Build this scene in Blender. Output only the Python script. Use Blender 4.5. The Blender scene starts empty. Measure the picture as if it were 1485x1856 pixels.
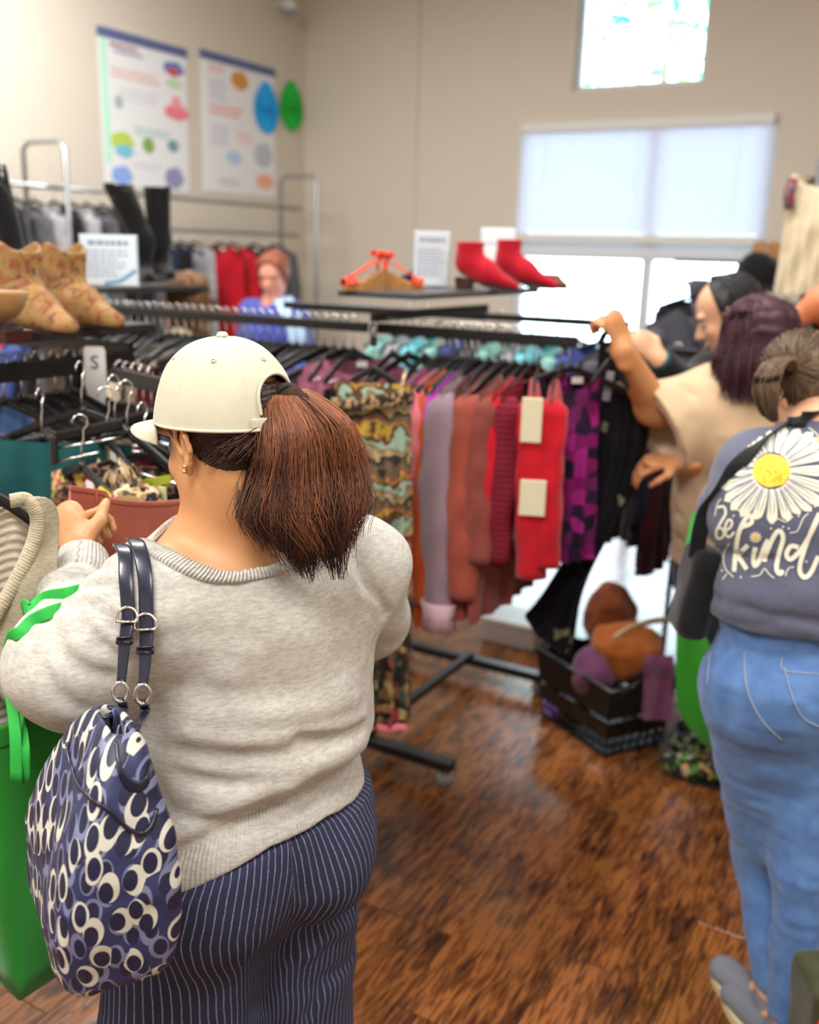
import bpy, bmesh, math, random
import numpy as np
from math import sin, cos, radians, pi, atan2, sqrt
from mathutils import Vector, Matrix

# ------------------------------------------------------------------ camera, world, lights, exposure
SC = bpy.context.scene
COL = SC.collection
FPX, W, H = 1750.0, 1485, 1856
CAM_H, PITCH, ROLL, YAW = 1.72, radians(15.0), radians(1.5), radians(29.5)
cd = bpy.data.cameras.new('camera'); cam = bpy.data.objects.new('camera', cd); COL.objects.link(cam)
cd.sensor_fit = 'VERTICAL'; cd.sensor_height = 36.0; cd.sensor_width = 36.0 * W / H
cd.lens = FPX / H * 36.0
cd.clip_start = 0.05; cd.clip_end = 200
cam.location = (0, 0, CAM_H)
cam.rotation_mode = 'QUATERNION'
_m = Matrix.Rotation(YAW, 3, 'Z') @ Matrix.Rotation(radians(90) - PITCH, 3, 'X') @ Matrix.Rotation(ROLL, 3, 'Z')
cam.rotation_quaternion = _m.to_quaternion()
cd.dof.use_dof = True; cd.dof.focus_distance = 1.36; cd.dof.aperture_fstop = 2.5; cd.dof.aperture_blades = 0
SC.camera = cam

wd = bpy.data.worlds.new('daylight'); SC.world = wd; wd.use_nodes = True
bg = wd.node_tree.nodes['Background']
bg.inputs['Color'].default_value = (0.80, 0.90, 1.0, 1); bg.inputs['Strength'].default_value = 9.0
SC.view_settings.view_transform = 'Standard'; SC.view_settings.look = 'None'
SC.view_settings.gamma = 1.0; SC.view_settings.use_curve_mapping = False
SC.view_settings.exposure = 0.0

def area_light(name, loc, sx, sy, power, color):
    l = bpy.data.lights.new(name, 'AREA'); l.shape = 'RECTANGLE'; l.size = sx; l.size_y = sy
    l.energy = power; l.color = color
    o = bpy.data.objects.new(name, l); COL.objects.link(o); o.location = loc
    return o
for (x, y, e_) in [(-3.6, 3.4, 100), (-0.9, 3.0, 62), (-3.0, -0.2, 120), (-0.2, -0.6, 120), (1.4, 1.8, 62)]:
    area_light('ceiling_lamp_light', (x, y, 3.80), 1.2, 1.2, e_ * 1.06, (1.0, 0.975, 0.945))

# ------------------------------------------------------------------ viewing frame maths (u right, v forward, z up; turned by YAW into the room)
cY, sY = cos(YAW), sin(YAW)
_Minv = np.array((Matrix.Rotation(radians(90) - PITCH, 3, 'X') @ Matrix.Rotation(ROLL, 3, 'Z')))
def ray(x, y):
    d = np.array([(x - W / 2) / FPX, -(y - H / 2) / FPX, -1.0])
    return _Minv @ d
def P(x, y, v):                      # point seen at pixel (x, y) standing v metres ahead
    d = ray(x, y); p = d * (v / d[1]); p[2] += CAM_H; return p
def PZ(x, y, z):                     # point seen at pixel (x, y) lying at height z
    d = ray(x, y); p = d * ((z - CAM_H) / d[2]); p[2] = z; return p
def Q(x, z, v):                      # point of height z, v metres ahead, in pixel column x
    lo, hi = -2000.0, 5000.0
    for _ in range(40):
        m = (lo + hi) / 2
        if P(x, m, v)[2] > z: lo = m
        else: hi = m
    return P(x, lo, v)
def room(p):                         # viewing frame -> world
    return Vector((p[0] * cY - p[1] * sY, p[0] * sY + p[1] * cY, p[2]))
def unroom(p):
    return np.array([p[0] * cY + p[1] * sY, -p[0] * sY + p[1] * cY, p[2]])
def nrm(a):
    a = np.asarray(a, float); return a / (np.linalg.norm(a) + 1e-12)
A = lambda *a: np.array(a, float)

# ------------------------------------------------------------------ materials
def _nt(name):
    m = bpy.data.materials.new(name); m.use_nodes = True
    nt = m.node_tree; b = nt.nodes['Principled BSDF']; return m, nt, b
def lin(c):
    return tuple((x / 12.92 if x <= 0.04045 else ((x + 0.055) / 1.055) ** 2.4) for x in c)
def rgb(r, g, b):                    # 0-255 sRGB
    return lin((r / 255, g / 255, b / 255))
def N(nt, t, **kw):
    n = nt.nodes.new(t)
    for k, v in kw.items():
        if k in n.inputs.keys(): n.inputs[k].default_value = v
        else: setattr(n, k, v)
    return n
MC = {}
def plain(name, col, rough=0.6, metal=0.0, spec=0.5, trans=0.0, emis=None, coat=0.0):
    if name in MC: return MC[name]
    m, nt, b = _nt(name)
    b.inputs['Base Color'].default_value = (*col, 1); b.inputs['Roughness'].default_value = rough
    b.inputs['Metallic'].default_value = metal; b.inputs['Specular IOR Level'].default_value = spec
    b.inputs['Transmission Weight'].default_value = trans; b.inputs['Coat Weight'].default_value = coat
    if emis: b.inputs['Emission Color'].default_value = (*emis[0], 1); b.inputs['Emission Strength'].default_value = emis[1]
    MC[name] = m; return m
def fabric(name, col, col2=None, scale=60, rough=0.9, bump=0.25, sheen=0.2, mixs=0.5, stretch=(1, 1, 1), detail=4):
    if name in MC: return MC[name]
    m, nt, b = _nt(name); L = nt.links
    tc = N(nt, 'ShaderNodeTexCoord'); mp = N(nt, 'ShaderNodeMapping'); mp.inputs['Scale'].default_value = stretch
    L.new(tc.outputs['Object'], mp.inputs['Vector'])
    nz = N(nt, 'ShaderNodeTexNoise', Scale=scale, Detail=detail); L.new(mp.outputs[0], nz.inputs['Vector'])
    mx = N(nt, 'ShaderNodeMix', data_type='RGBA')
    c2 = col2 if col2 else tuple(x * 0.72 for x in col)
    mx.inputs['A'].default_value = (*col, 1); mx.inputs['B'].default_value = (*c2, 1)
    mr = N(nt, 'ShaderNodeMapRange'); mr.inputs['From Min'].default_value = 0.5 - mixs * 0.5; mr.inputs['From Max'].default_value = 0.5 + mixs * 0.5
    L.new(nz.outputs['Fac'], mr.inputs['Value']); L.new(mr.outputs[0], mx.inputs['Factor'])
    L.new(mx.outputs['Result'], b.inputs['Base Color'])
    bp = N(nt, 'ShaderNodeBump', Strength=bump, Distance=0.002)
    nz2 = N(nt, 'ShaderNodeTexNoise', Scale=scale * 4, Detail=2); L.new(mp.outputs[0], nz2.inputs['Vector'])
    L.new(nz2.outputs['Fac'], bp.inputs['Height']); L.new(bp.outputs[0], b.inputs['Normal'])
    b.inputs['Roughness'].default_value = rough; b.inputs['Sheen Weight'].default_value = sheen
    b.inputs['Specular IOR Level'].default_value = 0.25
    MC[name] = m; return m
def stripes(name, cols, pos, scale, axis=2, rough=0.85, wob=0.3, attr=None, wobscale=8, const=True):
    """bands of several colours along one axis of the thing"""
    if name in MC: return MC[name]
    m, nt, b = _nt(name); L = nt.links
    tc = N(nt, 'ShaderNodeTexCoord'); sp = N(nt, 'ShaderNodeSeparateXYZ'); L.new(tc.outputs['Object'], sp.inputs[0])
    nz = N(nt, 'ShaderNodeTexNoise', Scale=wobscale, Detail=2); L.new(tc.outputs['Object'], nz.inputs['Vector'])
    m1 = N(nt, 'ShaderNodeMath', operation='MULTIPLY_ADD'); m1.inputs[1].default_value = scale
    if attr:
        at = N(nt, 'ShaderNodeAttribute', attribute_name=attr); L.new(at.outputs['Fac'], m1.inputs[0])
    else: L.new(sp.outputs[axis], m1.inputs[0])
    m2 = N(nt, 'ShaderNodeMath', operation='MULTIPLY'); m2.inputs[1].default_value = wob; L.new(nz.outputs['Fac'], m2.inputs[0])
    L.new(m2.outputs[0], m1.inputs[2])
    fr = N(nt, 'ShaderNodeMath', operation='FRACT'); L.new(m1.outputs[0], fr.inputs[0])
    cr = N(nt, 'ShaderNodeValToRGB'); cr.color_ramp.interpolation = 'CONSTANT' if const else 'LINEAR'
    while len(cr.color_ramp.elements) < len(cols): cr.color_ramp.elements.new(0.5)
    for i, (c, p) in enumerate(zip(cols, pos)):
        e = cr.color_ramp.elements[i]; e.position = p; e.color = (*c, 1)
    L.new(fr.outputs[0], cr.inputs[0]); L.new(cr.outputs[0], b.inputs['Base Color'])
    b.inputs['Roughness'].default_value = rough; b.inputs['Specular IOR Level'].default_value = 0.25
    MC[name] = m; return m
def blotch(name, cols, pos, scale=30, rough=0.85, vor=True, rand=1.0):
    """cells of several colours, as in a printed cloth"""
    if name in MC: return MC[name]
    m, nt, b = _nt(name); L = nt.links
    tc = N(nt, 'ShaderNodeTexCoord')
    nz = N(nt, 'ShaderNodeTexNoise', Scale=scale * 0.7, Detail=2); L.new(tc.outputs['Object'], nz.inputs['Vector'])
    vm = N(nt, 'ShaderNodeVectorMath', operation='MULTIPLY_ADD'); vm.inputs[1].default_value = (0.03, 0.03, 0.03)
    L.new(nz.outputs['Color'], vm.inputs[0]); L.new(tc.outputs['Object'], vm.inputs[2])
    vo = N(nt, 'ShaderNodeTexVoronoi', Scale=scale, Randomness=rand); L.new(vm.outputs[0], vo.inputs['Vector'])
    sp = N(nt, 'ShaderNodeSeparateColor'); L.new(vo.outputs['Color'], sp.inputs[0])
    cr = N(nt, 'ShaderNodeValToRGB'); cr.color_ramp.interpolation = 'CONSTANT'
    while len(cr.color_ramp.elements) < len(cols): cr.color_ramp.elements.new(0.5)
    for i, (c, p) in enumerate(zip(cols, pos)):
        e = cr.color_ramp.elements[i]; e.position = p; e.color = (*c, 1)
    L.new(sp.outputs[0], cr.inputs[0]); L.new(cr.outputs[0], b.inputs['Base Color'])
    b.inputs['Roughness'].default_value = rough; b.inputs['Specular IOR Level'].default_value = 0.25
    MC[name] = m; return m

BLACK = plain('black_steel', rgb(22, 22, 24), 0.35)
PLASTIC = plain('black_plastic', rgb(20, 20, 23), 0.3)
CHROME = plain('chrome', (0.75, 0.75, 0.74), 0.18, 1.0)
GREYMETAL = plain('grey_metal', (0.42, 0.43, 0.45), 0.35, 0.8)
SILVER = plain('silver', (0.8, 0.78, 0.72), 0.15, 1.0)
GOLD = plain('gold', (0.8, 0.6, 0.3), 0.2, 1.0)
WHITE = plain('white_plastic', (0.78, 0.78, 0.76), 0.4)
PAPER = plain('paper', (0.82, 0.84, 0.86), 0.7)

# ------------------------------------------------------------------ object helpers
def tag(o, label=None, cat=None, group=None, kind=None):
    if label: o['label'] = label
    if cat: o['category'] = cat
    if group: o['group'] = group
    if kind: o['kind'] = kind
    return o
def empty(name, p, label, cat, group=None, rz=YAW, world=False):
    o = bpy.data.objects.new(name, None); COL.objects.link(o); o.empty_display_size = 0.05
    o.location = p if world else room(p); o.rotation_euler = (0, 0, rz); tag(o, label, cat, group); return o
def link(name, me, mat, parent=None, smooth=True):
    o = bpy.data.objects.new(name, me); COL.objects.link(o)
    if mat is not None and len(me.materials) == 0: me.materials.append(mat)
    if smooth and len(me.polygons): me.polygons.foreach_set('use_smooth', [True] * len(me.polygons))
    if parent: o.parent = parent
    return o
def copy_tree(o, parent=None):
    c = o.copy(); COL.objects.link(c); c.parent = parent
    for ch in list(o.children): copy_tree(ch, c)
    return c

class MB:
    """collects shapes into one mesh"""
    def __init__(s): s.v = []; s.f = []
    def add(s, vs, fs):
        n = len(s.v); s.v += [tuple(map(float, q)) for q in vs]; s.f += [tuple(i + n for i in f) for f in fs]; return s
    def box(s, c, size, R=None, bev=0.0):
        c = np.array(c, float); hx, hy, hz = [q / 2 for q in size]
        if bev > 0:
            b = min(bev, hx * .9, hy * .9, hz * .9); vs = []; idx = {}
            for sx in (-1, 1):
                for sy in (-1, 1):
                    for sz in (-1, 1):
                        for k in range(3):
                            q = [sx * (hx - b), sy * (hy - b), sz * (hz - b)]; q[k] = (sx, sy, sz)[k] * (hx, hy, hz)[k]
                            idx[(sx, sy, sz, k)] = len(vs); vs.append(q)
            fs = []
            for k in range(3):
                a, d = (k + 1) % 3, (k + 2) % 3
                for sg in (-1, 1):
                    cyc = []
                    for (p, q) in ((-1, -1), (1, -1), (1, 1), (-1, 1)):
                        t = [0, 0, 0]; t[k] = sg; t[a] = p; t[d] = q; cyc.append(idx[(*t, k)])
                    fs.append(cyc if sg > 0 else cyc[::-1])
                for p in (-1, 1):
                    for q in (-1, 1):
                        t0 = [0, 0, 0]; t1 = [0, 0, 0]; t0[k] = -1; t1[k] = 1; t0[a] = t1[a] = p; t0[d] = t1[d] = q
                        cyc = [idx[(*t0, a)], idx[(*t1, a)], idx[(*t1, d)], idx[(*t0, d)]]
                        fs.append(cyc if p * q > 0 else cyc[::-1])
            for sx in (-1, 1):
                for sy in (-1, 1):
                    for sz in (-1, 1):
                        cyc = [idx[(sx, sy, sz, k)] for k in range(3)]
                        fs.append(cyc if sx * sy * sz > 0 else cyc[::-1])
        else:
            vs = [(x, y, z) for x in (-hx, hx) for y in (-hy, hy) for z in (-hz, hz)]
            fs = [(0, 1, 3, 2), (4, 6, 7, 5), (0, 4, 5, 1), (2, 3, 7, 6), (0, 2, 6, 4), (1, 5, 7, 3)]
        vs = np.array(vs)
        if R is not None: vs = vs @ np.array(R).T
        return s.add(vs + c, fs)
    def tube(s, pts, r, n=8, cap=True, closed=False, flat=None):
        """round (or flat: (width, thickness, axis)) sweep along points; r may be a list"""
        pts = [np.array(p, float) for p in pts]; m = len(pts)
        rs = r if hasattr(r, '__len__') else [r] * m
        vs = []; up = None
        for i, p in enumerate(pts):
            if closed: t = nrm(pts[(i + 1) % m] - pts[i - 1])
            else: t = nrm(pts[min(i + 1, m - 1)] - pts[max(i - 1, 0)])
            if flat is not None:
                ax = flat[2][i] if np.ndim(flat[2]) == 2 else flat[2]
                a = nrm(np.array(ax, float) - np.dot(ax, t) * t)
            else:
                if up is None:
                    up = A(0, 0, 1) if abs(t[2]) < 0.9 else A(1, 0, 0)
                a = nrm(np.cross(np.cross(t, up), t)); up = a
            b = np.cross(t, a)
            for k in range(n):
                th = 2 * pi * (k + (0.5 if flat is not None else 0)) / n
                if flat is not None:
                    cx, sx_ = cos(th), sin(th)
                    q = 0.35
                    ex = math.copysign(abs(cx) ** q, cx); ey = math.copysign(abs(sx_) ** q, sx_)
                    vs.append(p + a * ex * flat[0] / 2 * rs[i] + b * ey * flat[1] / 2)
                else: vs.append(p + (a * cos(th) + b * sin(th)) * rs[i])
        fs = []
        for i in range(m if closed else m - 1):
            for k in range(n):
                j = (i + 1) % m
                fs.append((i * n + k, i * n + (k + 1) % n, j * n + (k + 1) % n, j * n + k))
        if cap and not closed:
            fs.append(tuple(range(n))[::-1]); fs.append(tuple((m - 1) * n + k for k in range(n)))
        return s.add(vs, fs)
    def lathe(s, prof, c=(0, 0, 0), n=20, R=None, sx=1.0, sy=1.0):
        vs = []; m = len(prof)
        for (r, z) in prof:
            for k in range(n):
                th = 2 * pi * k / n; vs.append((r * cos(th) * sx, r * sin(th) * sy, z))
        fs = [(i * n + k, i * n + (k + 1) % n, (i + 1) * n + (k + 1) % n, (i + 1) * n + k) for i in range(m - 1) for k in range(n)]
        fs.append(tuple(range(n))[::-1]); fs.append(tuple((m - 1) * n + k for k in range(n)))
        vs = np.array(vs)
        if R is not None: vs = vs @ np.array(R).T
        return s.add(vs + np.array(c, float), fs)
    def prism(s, poly, z0, z1, R=None, c=(0, 0, 0)):
        n = len(poly); vs = np.array([(x, y, z0) for x, y in poly] + [(x, y, z1) for x, y in poly], float)
        fs = [tuple(range(n))[::-1], tuple(range(n, 2 * n))] + [(i, (i + 1) % n, n + (i + 1) % n, n + i) for i in range(n)]
        if R is not None: vs = vs @ np.array(R).T
        return s.add(vs + np.array(c, float), fs)
    def grid(s, g, thick=None):
        """g[i][j] points -> sheet"""
        m, n = len(g), len(g[0]); vs = [p for row in g for p in row]
        fs = [(i * n + j, i * n + j + 1, (i + 1) * n + j + 1, (i + 1) * n + j) for i in range(m - 1) for j in range(n - 1)]
        return s.add(vs, fs)
    def mesh(s, name='mesh', base=None):
        me = bpy.data.meshes.new(name); v = np.array(s.v)
        if base is not None: v = v - np.array(base)
        me.from_pydata(v.tolist(), [], s.f); me.update(); return me
    def build(s, name, mat, parent=None, smooth=False, base=None):
        return link(name, s.mesh(name, base), mat, parent, smooth)
def sharp(o, ang=35):
    o.data.set_sharp_from_angle(angle=radians(ang)) if hasattr(o.data, 'set_sharp_from_angle') else None
    return o
def solid(o, t, off=0.0):
    m = o.modifiers.new('thickness', 'SOLIDIFY'); m.thickness = t; m.offset = off; return o
def subsurf(o, n=1):
    m = o.modifiers.new('smooth', 'SUBSURF'); m.levels = n; m.render_levels = n; return o
def structure(o): o['kind'] = 'structure'; return o

def text_mesh(txt, size, R, c, base=None, ext=0.0006):
    cu = bpy.data.curves.new('t', 'FONT'); cu.body = txt; cu.size = size; cu.align_x = 'CENTER'; cu.align_y = 'CENTER'; cu.extrude = ext
    cu.resolution_u = 3
    o = bpy.data.objects.new('t', cu); COL.objects.link(o)
    bpy.context.view_layer.update()
    dg = bpy.context.evaluated_depsgraph_get(); me = bpy.data.meshes.new_from_object(o.evaluated_get(dg))
    bpy.data.objects.remove(o)
    v = np.empty(len(me.vertices) * 3); me.vertices.foreach_get('co', v); v = v.reshape(-1, 3) @ np.array(R).T + np.array(c)
    if base is not None: v = v - np.array(base)
    me.vertices.foreach_set('co', v.ravel()); me.update(); return me

# ------------------------------------------------------------------ implicit bodies: distance functions meshed by surface nets
def smin(a, b, k):
    h = np.clip(0.5 + 0.5 * (b - a) / k, 0, 1); return b * (1 - h) + a * h - k * h * (1 - h)
def smax(a, b, k): return -smin(-a, -b, k)
def sd_cap(p, a, b, ra, rb):
    a = np.asarray(a, np.float32); b = np.asarray(b, np.float32); ba = b - a
    t = np.clip(((p - a) @ ba) / (ba @ ba + 1e-9), 0, 1)
    q = p - a - t[:, None] * ba
    return np.sqrt(np.einsum('ij,ij->i', q, q)) - (ra + (rb - ra) * t)
def sd_flat(p, a, b, ra, rb, ax, s):
    """tapered capsule squeezed by s along ax"""
    ax = nrm(ax).astype(np.float32); f = lambda q: q + (q @ ax)[..., None] * ax * (1 / s - 1)
    return sd_cap(f(p), f(np.asarray(a, np.float32)), f(np.asarray(b, np.float32)), ra, rb) * (0.5 + 0.5 * s)
def sd_ell(p, c, r, R=None):
    q = p - np.asarray(c, np.float32)
    if R is not None: q = q @ np.asarray(R, np.float32)     # columns are the local axes
    r = np.asarray(r, np.float32)
    k0 = np.linalg.norm(q / r, axis=1); k1 = np.linalg.norm(q / (r * r), axis=1) + 1e-9
    return k0 * (k0 - 1.0) / k1
def sd_box(p, c, hs, R=None, rad=0.01):
    q = p - np.asarray(c, np.float32)
    if R is not None: q = q @ np.asarray(R, np.float32)
    q = np.abs(q) - (np.asarray(hs, np.float32) - rad)
    return np.linalg.norm(np.maximum(q, 0), axis=1) + np.minimum(q.max(axis=1), 0) - rad
def seg_dist(p, pts):
    d = None
    for a, b in zip(pts[:-1], pts[1:]):
        e = sd_cap(p, a, b, 0, 0); d = e if d is None else np.minimum(d, e)
    return d
def prim(p, q):
    k = q[0]
    if k == 'c': return sd_cap(p, *q[1:])
    if k == 'f': return sd_flat(p, *q[1:])
    if k == 'e': return sd_ell(p, *q[1:])
    if k == 'b': return sd_box(p, *q[1:])
def blend(p, prims, k):
    d = None
    for q in prims:
        kk = k
        if isinstance(q, tuple) and q[0] == 'k': kk = q[1]; q = q[2]
        e = prim(p, q); d = e if d is None else smin(d, e, kk)
    return d
_rng = np.random.RandomState(7); _LAT = _rng.rand(32, 32, 32).astype(np.float32)
def vnoise(p, s):
    q = p * s; i = np.floor(q).astype(np.int64); f = (q - i).astype(np.float32); f = f * f * (3 - 2 * f)
    i0 = i & 31; i1 = (i + 1) & 31
    g = lambda a, b, c: _LAT[a, b, c]
    x0, y0, z0 = i0.T; x1, y1, z1 = i1.T; fx, fy, fz = f.T
    a = (g(x0, y0, z0) * (1 - fx) + g(x1, y0, z0) * fx) * (1 - fy) + (g(x0, y1, z0) * (1 - fx) + g(x1, y1, z0) * fx) * fy
    b = (g(x0, y0, z1) * (1 - fx) + g(x1, y0, z1) * fx) * (1 - fy) + (g(x0, y1, z1) * (1 - fx) + g(x1, y1, z1) * fx) * fy
    return a * (1 - fz) + b * fz - 0.5
def nets(f, lo, hi, h, B=8, chunk=400000):
    lo = np.array(lo, float); hi = np.array(hi, float)
    nb = np.ceil((hi - lo) / (h * B)).astype(int) + 1; n = nb * B
    ax = [lo[i] + (np.arange(nb[i]) * B + (B - 1) / 2) * h for i in range(3)]
    c = np.stack(np.meshgrid(*ax, indexing='ij'), -1).reshape(-1, 3).astype(np.float32)
    d = f(c); act = np.abs(d) < B * h * 1.35
    D = np.repeat(np.repeat(np.repeat(d.reshape(nb).astype(np.float32), B, 0), B, 1), B, 2)
    idx = np.stack(np.unravel_index(np.nonzero(act)[0], nb), -1)
    loc = np.stack(np.meshgrid(*[np.arange(B)] * 3, indexing='ij'), -1).reshape(-1, 3)
    for s in range(0, len(idx), max(1, chunk // B ** 3)):
        bl = idx[s:s + max(1, chunk // B ** 3)]
        g = (bl[:, None, :] * B + loc[None]).reshape(-1, 3)
        D[g[:, 0], g[:, 1], g[:, 2]] = f((lo + g * h).astype(np.float32))
    S = D < 0
    S[0] = S[-1] = False; S[:, 0] = S[:, -1] = False; S[:, :, 0] = S[:, :, -1] = False
    D = np.where(S, D, np.maximum(D, 1e-5))
    a = S[:-1, :-1, :-1]; anyc = a.copy(); allc = a.copy()
    for dx in (0, 1):
        for dy in (0, 1):
            for dz in (0, 1):
                if dx + dy + dz == 0: continue
                t = S[dx:n[0] - 1 + dx, dy:n[1] - 1 + dy, dz:n[2] - 1 + dz]; anyc |= t; allc &= t
    cells = np.stack(np.nonzero(anyc & ~allc), -1)
    acc = np.zeros((len(cells), 3)); cnt = np.zeros(len(cells))
    corner = {}
    for dx in (0, 1):
        for dy in (0, 1):
            for dz in (0, 1): corner[(dx, dy, dz)] = D[cells[:, 0] + dx, cells[:, 1] + dy, cells[:, 2] + dz].astype(float)
    for k in range(3):
        o1, o2 = [i for i in range(3) if i != k]
        for p in (0, 1):
            for q in (0, 1):
                c0 = [0, 0, 0]; c0[o1] = p; c0[o2] = q; c1 = list(c0); c1[k] = 1
                v0, v1 = corner[tuple(c0)], corner[tuple(c1)]; m = (v0 < 0) != (v1 < 0)
                t = np.where(m, v0 / np.where(m, v0 - v1, 1), 0); pt = np.zeros((len(cells), 3)); pt[:] = c0; pt[:, k] = t
                acc += pt * m[:, None]; cnt += m
    V = lo + (cells + acc / cnt[:, None]) * h
    I = np.full(tuple(n - 1), -1, np.int32); I[cells[:, 0], cells[:, 1], cells[:, 2]] = np.arange(len(cells))
    F = []
    for k in range(3):
        o1, o2 = (k + 1) % 3, (k + 2) % 3
        sl0 = [slice(None)] * 3; sl1 = [slice(None)] * 3; sl0[k] = slice(0, n[k] - 1); sl1[k] = slice(1, n[k])
        s0, s1 = S[tuple(sl0)], S[tuple(sl1)]
        e = np.stack(np.nonzero(s0 != s1), -1); ok = (e[:, o1] > 0) & (e[:, o2] > 0) & (e[:, o1] < n[o1] - 1) & (e[:, o2] < n[o2] - 1); e = e[ok]
        ins = s0[e[:, 0], e[:, 1], e[:, 2]]
        q = []
        for (da, db) in ((-1, -1), (0, -1), (0, 0), (-1, 0)):
            t = e.copy(); t[:, o1] += da; t[:, o2] += db; q.append(I[t[:, 0], t[:, 1], t[:, 2]])
        q = np.stack(q, -1); q = np.where(ins[:, None], q, q[:, ::-1]); F.append(q)
    return V, np.concatenate(F)
def np_mesh(name, V, F, base=(0, 0, 0), attrs=None):
    me = bpy.data.meshes.new(name); V = np.asarray(V) - np.array(base)
    me.vertices.add(len(V)); me.vertices.foreach_set('co', V.astype(np.float32).ravel())
    k = F.shape[1]
    me.loops.add(F.size); me.loops.foreach_set('vertex_index', F.astype(np.int32).ravel())
    me.polygons.add(len(F)); me.polygons.foreach_set('loop_start', np.arange(0, F.size, k, dtype=np.int32))
    try: me.polygons.foreach_set('loop_total', np.full(len(F), k, np.int32))
    except Exception: pass
    for a, val in (attrs or {}).items():
        val = np.asarray(val, np.float32)
        if val.ndim == 1:
            at = me.attributes.new(a, 'FLOAT', 'POINT'); at.data.foreach_set('value', val)
        else:
            at = me.attributes.new(a, 'FLOAT_COLOR', 'POINT'); v4 = np.ones((len(val), 4), np.float32); v4[:, :3] = val; at.data.foreach_set('color', v4.ravel())
    me.update(calc_edges=True); me.validate(); return me
def sdf_obj(name, f, lo, hi, h, mat, parent, base, attrs=None):
    V, F = nets(f, lo, hi, h)
    at = attrs(V) if attrs else None
    return link(name, np_mesh(name, V, F, base, at), mat, parent, True)
def hit(f, x, y, v0=0.5, v1=4.0, n=300):
    """first point of a distance body met along the line of sight through a pixel"""
    d = ray(x, y); vs = np.linspace(v0, v1, n)
    p = np.stack([d * (v / d[1]) for v in vs]) + A(0, 0, CAM_H)
    e = f(p.astype(np.float32)); i = np.nonzero(e < 0)[0]
    if len(i) == 0: i = [int(np.argmin(e))]
    i = i[0]
    if i == 0: return p[0]
    t = e[i - 1] / (e[i - 1] - e[i] + 1e-9) if e[i] < 0 else 1
    return p[i - 1] + (p[i] - p[i - 1]) * t
def hits(f, pts, v0=0.5, v1=4.0): return [hit(f, x, y, v0, v1) for x, y in pts]
# ------------------------------------------------------------------ the room
XL, YB, XR, YF, ZC = -4.99, 6.91, 2.7, -3.2, 3.9
RR = np.array(Matrix.Rotation(YAW, 3, 'Z'))
CAMW = A(0, 0, CAM_H)
def wray(x, y): return RR @ ray(x, y)
def WX(x, y, X): d = wray(x, y); return CAMW + d * (X / d[0])
def WY(x, y, Y): d = wray(x, y); return CAMW + d * (Y / d[1])
def wall_mat(name, col):
    m, nt, b = _nt(name); L = nt.links
    tc = N(nt, 'ShaderNodeTexCoord'); nz = N(nt, 'ShaderNodeTexNoise', Scale=60, Detail=4); L.new(tc.outputs['Object'], nz.inputs['Vector'])
    bp = N(nt, 'ShaderNodeBump', Strength=0.15, Distance=0.004); L.new(nz.outputs['Fac'], bp.inputs['Height']); L.new(bp.outputs[0], b.inputs['Normal'])
    b.inputs['Base Color'].default_value = (*col, 1); b.inputs['Roughness'].default_value = 0.75; return m
WALL = wall_mat('cream_wall_paint', rgb(214, 206, 192))
CEIL = wall_mat('white_ceiling_paint', rgb(235, 232, 228))
TRIM = plain('white_trim_paint', rgb(225, 225, 222), 0.45)
T = 0.15
def bx(x0, x1, y0, y1, z0, z1): return ((x0 + x1) / 2, (y0 + y1) / 2, (z0 + z1) / 2), (x1 - x0, y1 - y0, z1 - z0)
# window rectangles on the back wall
wa, wb = WY(941, 330, YB)[0], WY(1397, 330, YB)[0]
wt = (WY(941, 232, YB)[2] + WY(1400, 197, YB)[2]) / 2
WB = 0.10
ua, ub = WY(1041, 90, YB)[0], WY(1281, 90, YB)[0]; uz = WY(1160, 158, YB)[2]; ut = 3.66
ZBL = WY(1150, 432, YB)[2]
structure(MB().box(*bx(XL - T, XL, YF, YB + T, 0, ZC)).build('wall_left', WALL))
structure(MB().box(*bx(XR, XR + T, YF, YB + T, 0, ZC)).build('wall_right', WALL))
structure(MB().box(*bx(XL - T, XR + T, YF - T, YF, 0, ZC)).build('wall_front', WALL))
w = MB()
w.box(*bx(XL, wa, YB, YB + T, 0, ZC)); w.box(*bx(wb, XR, YB, YB + T, 0, ZC))
w.box(*bx(wa, wb, YB, YB + T, 0, WB)); w.box(*bx(wa, wb, YB, YB + T, wt, uz))
w.box(*bx(wa, ua, YB, YB + T, uz, ut)); w.box(*bx(ub, wb, YB, YB + T, uz, ut)); w.box(*bx(wa, wb, YB, YB + T, ut, ZC))
structure(w.build('wall_back', WALL))
structure(MB().box(*bx(XL - T, XR + T, YF - T, YB + T, ZC, ZC + T)).build('ceiling', CEIL))
structure(MB().box(*bx(XL, XL + .015, YF, YB, 0, .1)).build('baseboard_left', TRIM))
structure(MB().box(*bx(XL + .015, wa, YB - .015, YB, 0, .1)).build('baseboard_back', TRIM))
tx = WY(751, 200, YB)[0]
structure(MB().box(*bx(tx - .035, tx + .035, YB - .02, YB, .1, ZC)).build('trim_1', WALL))
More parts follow.
